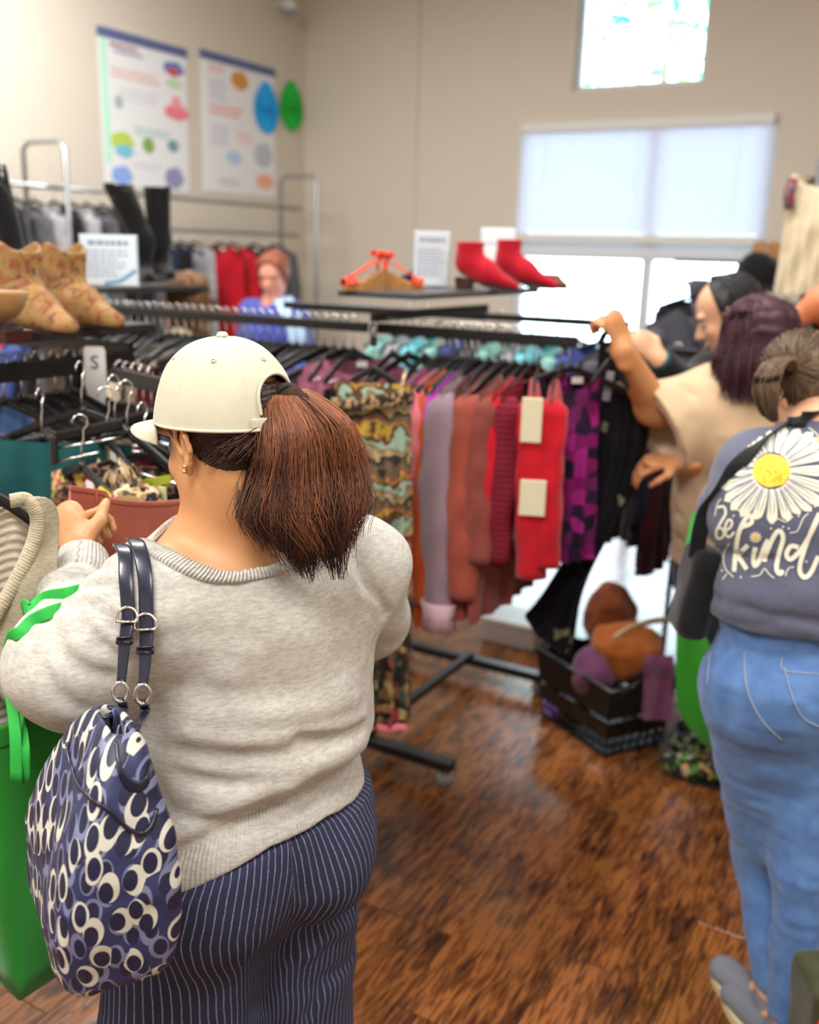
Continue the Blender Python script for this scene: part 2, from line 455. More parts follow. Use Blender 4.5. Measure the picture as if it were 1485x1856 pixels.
# glass
def glass_mat():
    m, nt, b = _nt('window_glass'); L = nt.links
    tr = N(nt, 'ShaderNodeBsdfTransparent'); tr.inputs[0].default_value = (0.93, 0.98, 1.0, 1)
    gl = N(nt, 'ShaderNodeBsdfGlossy', Roughness=0.02); fr = N(nt, 'ShaderNodeFresnel', IOR=1.45); mx = N(nt, 'ShaderNodeMixShader')
    L.new(fr.outputs[0], mx.inputs[0]); L.new(tr.outputs[0], mx.inputs[1]); L.new(gl.outputs[0], mx.inputs[2])
    L.new(mx.outputs[0], nt.nodes['Material Output'].inputs[0]); return m
GLASS = glass_mat()
FRAME = plain('window_frame_white', rgb(215, 220, 228), 0.4)
def frame_box(mb, x0, x1, z0, z1, y, t=.05, d=.08):
    mb.box(*bx(x0, x0 + t, y - d / 2, y + d / 2, z0, z1)); mb.box(*bx(x1 - t, x1, y - d / 2, y + d / 2, z0, z1))
    mb.box(*bx(x0 + t, x1 - t, y - d / 2, y + d / 2, z0, z0 + t)); mb.box(*bx(x0 + t, x1 - t, y - d / 2, y + d / 2, z1 - t, z1))
w1 = empty('window_1', ((wa + wb) / 2, YB + .06, 0), None, None, rz=0, world=True); structure(w1)
def wadd(mb, name, mat, par): return mb.build(name, mat, par, base=par.location)
zs = WY(1150, 472, YB)[2]
xm = WY(1166, 540, YB)[0]
m = MB(); frame_box(m, wa, wb, WB, wt, YB + .06); wadd(m, 'window_frame', FRAME, w1)
wadd(MB().box(*bx(wa + .05, wb - .05, YB + .02, YB + .1, zs, ZBL - .03)), 'transom_bar', FRAME, w1)
wadd(MB().box(*bx(xm - .035, xm + .035, YB + .03, YB + .09, WB + .05, wt - .05)), 'mullion', FRAME, w1)
for (x0, x1) in ((wa + .05, xm - .035), (xm + .035, wb - .05)):
    wadd(MB().box(*bx(x0, x1, YB + .055, YB + .063, WB + .05, zs)), 'pane', GLASS, w1)
    wadd(MB().box(*bx(x0, x1, YB + .055, YB + .063, ZBL - .03, wt - .05)), 'pane', GLASS, w1)
wadd(MB().box(*bx(wa - .02, wb + .02, YB - .05, YB + .03, WB - .03, WB)), 'window_sill', TRIM, w1)
# the blind: slats that let daylight through
def blind_mat():
    m, nt, b = _nt('translucent_blind_slat'); L = nt.links
    b.inputs['Base Color'].default_value = (0.8, 0.84, 0.9, 1); b.inputs['Roughness'].default_value = 0.5
    tl = N(nt, 'ShaderNodeBsdfTranslucent'); tl.inputs[0].default_value = (0.105, 0.13, 0.18, 1); ad = N(nt, 'ShaderNodeAddShader')
    L.new(b.outputs[0], ad.inputs[0]); L.new(tl.outputs[0], ad.inputs[1]); L.new(ad.outputs[0], nt.nodes['Material Output'].inputs[0]); return m
BL = blind_mat()
bl = empty('window_blind', ((wa + wb) / 2, YB, ZBL), 'white horizontal slat blind pulled halfway down over the large back window', 'blind', rz=0, world=True)
m = MB(); z = ZBL + .045; ca, sa = cos(radians(62)), sin(radians(62))
while z < wt - .045:
    R = np.array(Matrix.Rotation(radians(62), 3, 'X'))
    m.box(((wa + wb) / 2, YB - .02, z), (wb - wa - .03, .036, .0018), R); z += .026
o = wadd(m, 'slats', BL, bl); o['kind'] = 'stuff'
wadd(MB().box(*bx(wa + .01, wb - .01, YB - .045, YB + .005, wt - .065, wt - .005)), 'head_rail', TRIM, bl)
wadd(MB().box(*bx(wa + .015, wb - .015, YB - .035, YB - .005, ZBL - .035, ZBL + .027), bev=.004), 'bottom_rail', TRIM, bl)
for f in (.12, .5, .88): m = MB().tube([(wa + (wb - wa) * f, YB - .042, ZBL + .02), (wa + (wb - wa) * f, YB - .042, wt - .05)], .0015, 5); wadd(m, 'cord', TRIM, bl)
w2 = empty('window_2', ((ua + ub) / 2, YB + .06, uz), None, None, rz=0, world=True); structure(w2)
m = MB(); frame_box(m, ua, ub, uz, ut, YB + .1, .04, .06); wadd(m, 'window_frame', FRAME, w2)
wadd(MB().box(*bx(ua + .04, ub - .04, YB + .096, YB + .103, uz + .04, ut - .04)), 'pane', GLASS, w2)
# a tree outside behind the high window
LEAF = blotch('tree_leaf', [rgb(40, 205, 140), rgb(95, 225, 165), rgb(120, 215, 90), rgb(190, 225, 120)], [0, .4, .7, .9], 6)
tree = empty('tree', (xm * (YB + 5.2) / YB, YB + 5.2, -0.2), 'leafy green tree seen through the high window', 'tree', rz=0, world=True)
rnd = random.Random(3)
MB().tube([(0, 0, 0), (0, 0, 2.4), (0, .1, 4.2), (.2, 0, 6)], [.06, .055, .05, .03], 10).build('trunk', plain('bark', rgb(120, 100, 80), .9), tree)
m = MB()
for i in range(1300):
    th = rnd.uniform(0, 2 * pi); r = 2.6 * sqrt(rnd.random()); zz = rnd.uniform(3.7, 7.6)
    c = A(r * cos(th), r * .7 * sin(th), zz); a = nrm([rnd.gauss(0, 1) for _ in range(3)]); b = nrm(np.cross(a, [rnd.gauss(0, 1) for _ in range(3)]))
    s = rnd.uniform(.08, .17); m.add([c - a * s, c - b * s * .45, c + a * s, c + b * s * .45 + .02], [(0, 1, 2, 3)])
o = m.build('foliage', LEAF, tree); o['kind'] = 'stuff'
structure(MB().box(((0, YB + 8, -.16)), (40, 15.6, .1)).build('ground_outside', plain('pale_paving', rgb(215, 213, 205), .9)))

# floor of planks
def wood_mat():
    m, nt, b = _nt('laminate_wood'); L = nt.links
    tc = N(nt, 'ShaderNodeTexCoord'); oi = N(nt, 'ShaderNodeObjectInfo')
    of = N(nt, 'ShaderNodeVectorMath', operation='MULTIPLY_ADD'); of.inputs[1].default_value = (37, 53, 11)
    cb = N(nt, 'ShaderNodeCombineXYZ'); L.new(oi.outputs['Random'], cb.inputs[0]); L.new(oi.outputs['Random'], cb.inputs[1])
    L.new(cb.outputs[0], of.inputs[0]); L.new(tc.outputs['Object'], of.inputs[2])
    mp = N(nt, 'ShaderNodeMapping'); mp.inputs['Scale'].default_value = (1.0, 0.11, 1.0); L.new(of.outputs[0], mp.inputs['Vector'])
    n1 = N(nt, 'ShaderNodeTexNoise', Scale=62, Detail=7, Distortion=1.6); L.new(mp.outputs[0], n1.inputs['Vector'])
    n2 = N(nt, 'ShaderNodeTexNoise', Scale=120, Detail=4); L.new(mp.outputs[0], n2.inputs['Vector'])
    mp3 = N(nt, 'ShaderNodeMapping'); mp3.inputs['Scale'].default_value = (1.0, 0.45, 1.0); L.new(of.outputs[0], mp3.inputs['Vector'])
    n3 = N(nt, 'ShaderNodeTexNoise', Scale=9, Detail=3, Distortion=.8); L.new(mp3.outputs[0], n3.inputs['Vector'])
    ma = N(nt, 'ShaderNodeMath', operation='MULTIPLY_ADD'); ma.inputs[1].default_value = 0.45; L.new(n2.outputs['Fac'], ma.inputs[0]); L.new(n1.outputs['Fac'], ma.inputs[2])
    mb_ = N(nt, 'ShaderNodeMath', operation='MULTIPLY_ADD'); mb_.inputs[1].default_value = 0.55; L.new(n3.outputs['Fac'], mb_.inputs[0]); L.new(ma.outputs[0], mb_.inputs[2])
    cr = N(nt, 'ShaderNodeValToRGB'); e = cr.color_ramp.elements
    e[0].position = .66; e[0].color = (*rgb(40, 22, 17), 1); e[1].position = 1.22 if False else 1.0; e[1].color = (*rgb(136, 84, 44), 1)
    k = cr.color_ramp.elements.new(.82); k.color = (*rgb(84, 48, 27), 1); k = cr.color_ramp.elements.new(.94); k.color = (*rgb(112, 67, 34), 1)
    sc = N(nt, 'ShaderNodeMath', operation='ADD'); sc.inputs[1].default_value = -0.08; L.new(mb_.outputs[0], sc.inputs[0]); L.new(sc.outputs[0], cr.inputs[0])
    hs = N(nt, 'ShaderNodeHueSaturation'); mr = N(nt, 'ShaderNodeMapRange'); mr.inputs['To Min'].default_value = .8; mr.inputs['To Max'].default_value = 1.2
    L.new(oi.outputs['Random'], mr.inputs['Value']); L.new(mr.outputs[0], hs.inputs['Value']); L.new(cr.outputs[0], hs.inputs['Color'])
    L.new(hs.outputs[0], b.inputs['Base Color'])
    bp = N(nt, 'ShaderNodeBump', Strength=0.22, Distance=0.002); L.new(ma.outputs[0], bp.inputs['Height']); L.new(bp.outputs[0], b.inputs['Normal'])
    b.inputs['Roughness'].default_value = 0.17; b.inputs['Specular IOR Level'].default_value = 0.6
    return m
WOOD = wood_mat()
fl = empty('floor', (0, 0, 0), None, None, rz=0, world=True); structure(fl)
MB().box(*bx(XL - T, XR + T, YF - T, YB + T, -.12, -.010)).build('subfloor', plain('dark_underlay', rgb(60, 42, 32), .7), fl)
PW, PL = 0.135, 1.22
pm = MB().box((0, 0, -.005), (PW - .0016, PL - .0016, .01), bev=.001).mesh('plank'); pm.materials.append(WOOD)
rest = MB(); cnt = 0; rp = random.Random(5)
nx = int((XR - XL) / PW) + 1
def in_view(x, y):
    for (ax_, ay_) in ((0, 0), (-PW / 2, -PL / 2), (PW / 2, PL / 2), (-PW / 2, PL / 2), (PW / 2, -PL / 2)):
        q = unroom((x + ax_, y + ay_, 0))
        if 1.2 < q[1] < 6.5 and abs(q[0]) < .44 * (q[1] + .45): return True
    return False
for i in range(nx):
    x = XL + PW / 2 + i * PW
    if x > XR: break
    y = YF + rp.uniform(0, PL) - PL / 2
    while y - PL / 2 < YB:
        if y + PL / 2 > YB + .1 or y - PL / 2 < YF:
            a_, b_ = max(y - PL / 2, YF), min(y + PL / 2, YB + .1)
            if b_ - a_ > .01: rest.box((x, (a_ + b_) / 2, -.005), (PW - .0016, b_ - a_ - .0016, .01))
        elif in_view(x, y) and cnt < 300:
            o = bpy.data.objects.new('plank', pm); COL.objects.link(o); o.parent = fl; o.location = (x, y, 0); cnt += 1
        else: rest.box((x, y, -.005), (PW - .0016, PL - .0016, .01))
        y += PL
o = rest.build('planks_beyond', WOOD, fl); o['kind'] = 'stuff'
print('planks', cnt)

# posters on the left wall
def poster(name, px0, py0t, py0b, px1, py1t, py1b, label, seed):
    a, b = WX(px0, (py0t + py0b) / 2, XL), WX(px1, (py1t + py1b) / 2, XL)
    y0, y1 = a[1], b[1]
    zt = (WX(px0, py0t, XL)[2] + WX(px1, py1t, XL)[2]) / 2; zb = (WX(px0, py0b, XL)[2] + WX(px1, py1b, XL)[2]) / 2
    t = empty(name, (XL, (y0 + y1) / 2, zb), label, 'poster', rz=radians(90), world=True)
    w, h = y1 - y0, zt - zb; r = random.Random(seed)
    # local x runs along the wall to the right, local -y points into the room
    MB().box((0, -.004, h / 2), (w, .006, h), bev=.001).build('sheet', PAPER, t)
    MB().box((0, -.009, h - .035), (w + .02, .008, .06), bev=.002).build('title_strip', plain('poster_navy', rgb(95, 105, 150), .6), t)
    cnt_ = [0]
    def blob(fx, fz, rx, rz_, col, nm='printed_mark'):
        cnt_[0] += 1; e_ = .0002 * cnt_[0]
        pts = [(cos(k * pi / 8) * rx * (1 + .12 * sin(3 * k + seed)), sin(k * pi / 8) * rz_ * (1 + .1 * cos(2 * k))) for k in range(16)]
        R = np.array([[1, 0, 0], [0, 0, 1], [0, 1, 0]], float)
        MB().prism(pts, -.0085 - e_, -.0072, R, ((fx - .5) * w, 0, fz * h)).build(nm, plain('ink_%d_%d_%d' % col, rgb(*col), .7), t)
    def lines(fx0, fx1, fz, n, col, th=.008, gap=.022):
        m_ = MB()
        for k in range(n):
            x = (fx0 - .5) * w
            end = (fx0 + (fx1 - fx0) * r.uniform(.75, 1) - .5) * w
            while x < end:
                q = r.uniform(.015, .05); q = min(q, end - x)
                m_.box((x + q / 2, -.0076, fz * h - k * gap), (q, .001, th)); x += q + .008
        m_.build('printed_lines', plain('ink_%d_%d_%d' % col, rgb(*col), .7), t)
    return t, w, h, blob, lines
t, w_, h_, blob, lines = poster('wall_poster', 183, 50, 335, 339, 84, 352, 'left white wall poster with navy strip, green edge band and red mark', 1)
MB().box((-w_ / 2 + .035, -.0075, h_ * .55), (.06, .001, h_ * .8)).build('green_band', plain('poster_mint', rgb(190, 240, 220), .7), t)
lines(.12, .5, .9, 1, (150, 90, 110), .022); lines(.16, .5, .865, 1, (120, 125, 165), .018)
lines(.12, .75, .75, 2, (225, 175, 165), .018, .035); lines(.2, .68, .64, 4, (205, 205, 215), .008)
lines(.35, .8, .4, 2, (150, 200, 195), .014, .03); lines(.3, .7, .17, 2, (200, 200, 215), .008)
blob(.84, .84, .1, .045, (95, 130, 200)); blob(.83, .82, .06, .03, (200, 90, 90)); blob(.84, .74, .08, .03, (190, 225, 180))
blob(.86, .55, .12, .05, (240, 130, 150)); blob(.86, .62, .05, .04, (245, 160, 170)); blob(.2, .3, .1, .06, (190, 215, 90)); blob(.22, .24, .08, .04, (120, 200, 225))
blob(.5, .3, .055, .05, (130, 175, 80)); blob(.8, .32, .055, .04, (120, 160, 165)); blob(.18, .08, .09, .06, (140, 175, 240)); blob(.8, .1, .09, .07, (150, 150, 190))
blob(.18, .55, .035, .04, (165, 185, 185))
t, w_, h_, blob, lines = poster('wall_poster', 366, 94, 348, 497, 118, 357, 'right white wall poster with navy strip and orange round marks', 2)
lines(.1, .3, .9, 2, (235, 170, 175), .016, .03); lines(.1, .34, .8, 5, (180, 185, 215), .012, .03); lines(.1, .55, .62, 2, (240, 150, 160), .022, .04)
lines(.1, .35, .48, 6, (190, 190, 220), .01, .025); lines(.45, .7, .46, 3, (235, 190, 195), .014, .03); lines(.2, .5, .1, 2, (185, 180, 170), .014, .03)
blob(.5, .84, .1, .065, (215, 150, 70)); blob(.4, .27, .09, .05, (180, 210, 240)); blob(.82, .32, .11, .09, (190, 195, 205)); blob(.84, .12, .11, .06, (240, 180, 150))
# two round pleated paper fans near the corner
def fan(px, py, col, label, nm):
    c = WX(px, py, XL); t = empty(nm, (XL, c[1], c[2]), label, 'wall decoration', rz=radians(90), world=True)
    n = 48; R0 = .15
    vs = [(0, -.02, 0)]
    for k in range(n):
        th = 2 * pi * k / n; sh = 1 + .22 * max(0, cos(th - pi / 2)) ** 6
        vs.append((R0 * cos(th), -.028 if k % 2 else -.012, R0 * 1.12 * sh * sin(th)))
    fs = [(0, 1 + k, 1 + (k + 1) % n) for k in range(n)]
    o = MB().add(vs, fs).build('pleated_paper', plain(nm + str(col), rgb(*col), .6), t); solid(o, .002)
    MB().lathe([(.03, -.004), (.032, 0), (.03, .004)], (0, -.03, 0), 16, np.array(Matrix.Rotation(pi / 2, 3, 'X'))).build('centre_disc', plain('fan_c' + str(col), rgb(*[int(q * .85) for q in col]), .6), t)
fan(480, 200, (10, 165, 235), 'bright blue round paper fan on the wall beside the right poster', 'paper_fan')
fan(526, 197, (15, 185, 60), 'bright green round paper fan on the wall near the corner', 'paper_fan')
# ceiling camera dome in the corner
c = WX(524, 18, XL + .12)
t = empty('security_camera', (c[0], c[1], c[2]), 'small pale dome camera high in the corner', 'camera', rz=0, world=True)
MB().lathe([(.055, .06), (.06, .03), (.055, 0)], (0, 0, 0), 20).build('housing', WHITE, t, True)
MB().lathe([(.05, 0), (.048, -.02), (.03, -.045), (.005, -.052)], (0, 0, 0), 20).build('dome', plain('smoked_dome', rgb(150, 150, 170), .15), t, True)
MB().box((-.08, 0, .045), (.09, .04, .02)).build('bracket', WHITE, t)
# ------------------------------------------------------------------ clothes racks, hangers and hanging clothes
RX = A(cY, -sY, 0); RY = A(sY, cY, 0)           # the room's axes seen in the viewing frame
def hanger_meshes():
    hk = MB(); r = .017
    pts = [A(0, 0, -.095), A(0, 0, -.05), A(.006, 0, -.034)] + [A(r * cos(a), 0, r * sin(a)) for a in np.linspace(-.75 * pi / 2, pi * 1.05, 9)]
    pts = [A(p[1] * 0, p[0], p[2]) for p in pts]   # the hook lies across the bar
    hk.tube(pts, .0019, 6)
    a = MB()
    arc = [A(x, 0, -.095 - .075 * (abs(x) / .2) ** 1.25) for x in np.linspace(-.2, .2, 15)]
    a.tube(arc, [1.0] * 15, 8, flat=(.008, .02, (0, 1, 0)))
    a.tube([A(0, 0, -.082), A(0, 0, -.1)], .009, 8)
    b = MB().tube([A(-.17, 0, -.175), A(.17, 0, -.175)], .0032, 6)
    return hk.mesh('hook'), a.mesh('arms'), b.mesh('cross_bar')
_HM = hanger_meshes()
for m_, mt in zip(_HM, (CHROME, PLASTIC, CHROME)): m_.materials.append(mt)
def shade(me):
    me.polygons.foreach_set('use_smooth', [True] * len(me.polygons)); return me
for m_ in _HM: shade(m_)
def hanger(p, ang, label, group, bar=True, tilt=0.0):
    """p: point on top of the bar (viewing frame); ang: direction of the shoulders in the viewing frame"""
    t = empty('clothes_hanger', p, label, 'hanger', group, rz=YAW + ang)
    t.rotation_euler = (tilt, 0, YAW + ang)
    for nm, me in zip(('hook', 'arms', 'cross_bar'), _HM):
        if nm == 'cross_bar' and not bar: continue
        o = bpy.data.objects.new(nm, me); COL.objects.link(o); o.parent = t
    return t

def sheet_mesh(w, L, T=.05, flare=1.1, neck=.09, ndepth=.07, slope=.32, folds=5, amp=.012, seed=0, top=-.093, straight=False, waist=None, n=30, m=26, hemwave=0.0):
    r = random.Random(seed); ph = [r.uniform(0, 6.28) for _ in range(6)]
    V = []; 
    for side in (-1, 1):
        for i in range(m + 1):
            s = i / m
            for j in range(n + 1):
                x = -1 + 2 * j / n
                hw = w / 2 * (1 + (flare - 1) * s)
                if waist: hw *= 1 - waist * math.exp(-((s - .4) / .18) ** 2)
                X = x * hw
                zt = top - (0 if straight else slope * max(0, abs(X) - .03) * (1 - s * .9))
                nd = 0
                if neck and abs(X) < neck:
                    q = 1 - (X / neck) ** 2; nd = (ndepth if side < 0 else ndepth * .35) * q
                z = zt - nd * (1 - s) ** 3 - s * L
                if hemwave: z += hemwave * s * sin(7 * x + ph[0])
                e = sqrt(max(0, 1 - abs(x) ** 2.6))
                y = side * T * e * (.22 + .78 * min(1, s * 2.2) ** .7)
                f = (.15 + .85 * s) * amp
                y += f * (sin(folds * pi * x + ph[1] + 1.3 * s) + .6 * sin(folds * 1.9 * pi * x + ph[2] - s * 1.1) * s + .4 * sin((2.3 * x + 5 * s) * 3 + ph[3 + (side > 0)]))
                y += .006 * sin(9 * s + 4 * x + ph[4]) * (1 - abs(x))
                V.append((X, y, z))
    F = []; K = (m + 1) * (n + 1)
    for side in (0, 1):
        for i in range(m):
            for j in range(n):
                a = side * K + i * (n + 1) + j; q = (a, a + 1, a + n + 2, a + n + 1)
                F.append(q[::-1] if side == 0 else q)
    for i in range(m):
        for j in (0, n):
            a = i * (n + 1) + j; b = a + K; q = (a, b, b + n + 1, a + n + 1)
            F.append(q if j == 0 else q[::-1])
    mb = MB(); mb.add(V, F); return mb
def sleeve_mesh(sx, w, Ls, r0=.062, r1=.042, slope=.32, seed=0, top=-.093, out=.04, cuff=None, fwd=0.0, n=14, m=22, puff=0.0):
    r = random.Random(seed + 17); ph = r.uniform(0, 6); V = []
    x0 = sx * (w / 2 - .035); z0 = top - slope * (w / 2 - .04) - .015
    for i in range(m + 1):
        s = i / m; cx = x0 + sx * (out * sin(min(1, s * 1.5) * pi / 2)); cz = z0 - s * Ls; cy = fwd * s
        rr = (r0 + (r1 - r0) * s) * (1 + puff * sin(s * pi) ** 2) * (.45 if i == 0 else 1)
        for k in range(n):
            th = 2 * pi * k / n
            q = 1 + .09 * sin(3 * th + ph + 5 * s) + .06 * sin(s * 23 + 2 * th + ph)
            V.append((cx + rr * .62 * q * cos(th), cy + rr * q * sin(th) * .8, cz - .0 * q))
    F = [(i * n + k, i * n + (k + 1) % n, (i + 1) * n + (k + 1) % n, (i + 1) * n + k) for i in range(m) for k in range(n)]
    F = [f[::-1] for f in F]; F.append(tuple(range(n))); F.append(tuple(m * n + k for k in range(n))[::-1])
    return MB().add(V, F), (x0 + sx * out, fwd, z0 - Ls)
def garment(name, p, ang, label, cat, mat, w=.42, L=.6, Ls=.0, group=None, seed=0, cuffmat=None, sleevemat=None, tilt=0.0, tagged=True, r0=.062, r1=.042, hem=None, out=.04, puff=0, sway=0, **kw):
    t = empty(name, p, label, cat, group, rz=YAW + ang); t.rotation_euler = (tilt, sway, YAW + ang)
    mb = sheet_mesh(w, L, seed=seed, **kw); mb.build('body_panel', mat, t, True)
    tp = kw.get('top', -.093); sl = kw.get('slope', .32)
    if Ls:
        for sx in (-1, 1):
            sm, end = sleeve_mesh(sx, w, Ls, r0, r1, sl, seed + sx, tp, out, fwd=.02 * sx, puff=puff); so = sm.build('sleeve', sleevemat or mat, t, True)
            if cuffmat:
                c = MB().tube([A(end[0], end[1], end[2] + .015), A(end[0], end[1], end[2] - .03), A(end[0], end[1], end[2] - .07)], [r1 * .95, r1 * .8, r1 * .85], 14); c.build('cuff', cuffmat, so, True)
    if tagged:
        MB().box((.03, .0, tp - .035), (.035, .002, .018)).build('neck_label', WHITE, t)
    return t

# ---- colours of cloth
F_mauve = fabric('mauve_knit', rgb(160, 136, 146), rgb(128, 108, 120), 220, bump=.5)
F_rust = fabric('rust_cloth', rgb(160, 76, 56), rgb(132, 58, 46), 14, bump=.2)
F_brown = fabric('brown_rust_cloth', rgb(140, 68, 58), rgb(112, 52, 48), 14)
F_dred = fabric('dark_red_cloth', rgb(120, 18, 30), rgb(84, 12, 24), 18)
F_red = fabric('red_cloth', rgb(196, 14, 34), rgb(158, 8, 28), 10)
F_orange = fabric('orange_cloth', rgb(208, 88, 24), rgb(176, 66, 20), 12)
F_teal = fabric('dark_teal_cloth', rgb(12, 84, 86), rgb(8, 66, 70), 14)
F_fuch = fabric('fuchsia_cloth', rgb(196, 34, 190), rgb(170, 20, 160), 10)
F_pinkd = fabric('dusty_pink_cloth', rgb(186, 112, 138), rgb(150, 84, 112), 12)
F_pink = fabric('pink_cloth', rgb(232, 128, 140), rgb(205, 98, 118), 12)
F_mag = fabric('magenta_cloth', rgb(172, 22, 110), rgb(130, 14, 84), 12)
F_black = fabric('black_cloth', rgb(16, 16, 22), rgb(10, 10, 14), 14)
F_navy = fabric('navy_cloth', rgb(34, 36, 66), rgb(24, 26, 50), 14)
F_grey = fabric('grey_cloth', rgb(92, 92, 98), rgb(66, 66, 72), 14)
F_lgrey = fabric('light_grey_cloth', rgb(168, 168, 172), rgb(140, 140, 146), 14)
F_cream = fabric('cream_cloth', rgb(220, 206, 176), rgb(196, 180, 150), 14)
F_blue = fabric('blue_cloth', rgb(70, 88, 150), rgb(50, 64, 120), 14)
F_mint = fabric('mint_cloth', rgb(150, 200, 190), rgb(110, 170, 165), 12)
F_purple = fabric('plum_cloth', rgb(112, 62, 96), rgb(84, 44, 74), 12)
F_denim = fabric('denim_cloth', rgb(86, 120, 170), rgb(60, 90, 140), 40)
F_tweed = fabric('charcoal_tweed', rgb(84, 84, 94), rgb(50, 50, 58), 160, bump=.4)
F_dredst = stripes('dark_red_striped', [rgb(122, 24, 40), rgb(92, 18, 32)], [0, .55], 60, 2, wob=.2)
F_plaid = blotch('magenta_plaid', [rgb(120, 16, 90), rgb(24, 14, 34), rgb(150, 30, 120), rgb(40, 18, 50), rgb(96, 24, 80)], [0, .22, .5, .66, .84], 24, rand=.5)
F_chev = stripes('zigzag_print', [rgb(128, 112, 80), rgb(146, 172, 152), rgb(92, 62, 44), rgb(176, 146, 60), rgb(150, 44, 60), rgb(110, 96, 72), rgb(60, 54, 46), rgb(170, 150, 110)], [0, .14, .28, .42, .5, .56, .72, .86], 8.5, 2, wob=1.3, wobscale=16)
F_paisley = blotch('dark_floral', [rgb(44, 40, 34), rgb(120, 88, 56), rgb(150, 60, 60), rgb(60, 76, 60), rgb(160, 140, 90), rgb(30, 28, 28)], [0, .3, .5, .62, .76, .86], 42)
F_ani = blotch('animal_print', [rgb(196, 168, 124), rgb(70, 64, 60), rgb(150, 120, 84), rgb(216, 198, 166), rgb(40, 38, 40)], [0, .3, .5, .68, .88], 70)
F_dots = blotch('dotted_weave', [rgb(34, 30, 28), rgb(130, 96, 76), rgb(44, 38, 34), rgb(160, 124, 100)], [0, .35, .6, .8], 90, rand=.15)
F_yfl = blotch('yellow_pink_floral', [rgb(214, 196, 90), rgb(190, 60, 110), rgb(60, 50, 40), rgb(220, 130, 150)], [0, .4, .62, .8], 60)

# ---- centre rack: a cross of bars on a post, a shelf on top
ZB = 1.505
post = A(-.13, 3.05, 0)
rk = empty('clothes_rack', (0, 0, 0), 'black centre clothes rack with a shoe shelf and crossed hanging bars', 'rack', rz=YAW, world=True)
rk.location = room(post)
def loc(p): return A(*p) - post
def bar_box(mb, a, b, w_, h_, bev=.002):
    a = np.array(a, float); b = np.array(b, float); d = b - a; L = np.linalg.norm(d); x = d / L; z = nrm(A(0, 0, 1) - x * x[2]); y = np.cross(z, x)
    mb.box((a + b) / 2, (L, w_, h_), np.stack([x, y, z], 1), bev)
    return mb
far = RY * .82
Lr, Ll = .67, 1.2
bar_box(MB(), A(0, 0, .08), A(0, 0, 1.575), .04, .04).build('post', BLACK, rk)
bar_box(MB(), far + A(0, 0, .08), far + A(0, 0, 1.575), .04, .04).build('post', BLACK, rk)
for (o_, nm) in ((A(0, 0, 0), 0), (far, 1)):
    bar_box(MB(), o_ - RX * .34 + A(0, 0, .075), o_ + RX * .34 + A(0, 0, .075), .045, .035).build('foot', BLACK, rk)
    for sg in (-1, 1):
        c = o_ + RX * .31 * sg
        cs = MB().lathe([(.004, .022), (.026, .022), (.028, .012), (.028, -.012), (.026, -.022), (.004, -.022)], c + A(0, 0, .028), 16, np.array(Matrix.Rotation(pi / 2, 3, 'X'))).build('caster', plain('caster_grey', rgb(120, 120, 124), .3), rk, True)
        MB().box(c + A(0, 0, .052), (.03, .05, .012)).build('caster_fork', CHROME, cs)
bar_box(MB(), A(0, 0, .1), far + A(0, 0, .1), .03, .03).build('base_rail', BLACK, rk)
bar_box(MB(), RX * .02 + A(0, 0, ZB - .012), RX * Lr + A(0, 0, ZB - .012), .02, .03).build('hanging_bar', BLACK, rk)
bar_box(MB(), -RX * .02 + A(0, 0, ZB - .012), -RX * Ll + A(0, 0, ZB - .012), .02, .03).build('hanging_bar', BLACK, rk)
bar_box(MB(), A(0, 0, ZB + .02), far + A(0, 0, ZB + .02), .02, .03).build('hanging_bar', BLACK, rk)
for d_ in (-RX * Ll,):
    bar_box(MB(), far + A(0, 0, ZB - .012), far + d_ * .8 + A(0, 0, ZB - .012), .02, .03).build('hanging_bar', BLACK, rk)
sA = A(-.22, 2.99, 1.6); shc = sA + RX * .14 + RY * .42
MB().box(shc - post, (.28, .9, .018), np.stack([RX, RY, A(0, 0, 1)], 1), .003).build('shelf_board', plain('grey_shelf', rgb(70, 72, 76), .3), rk)

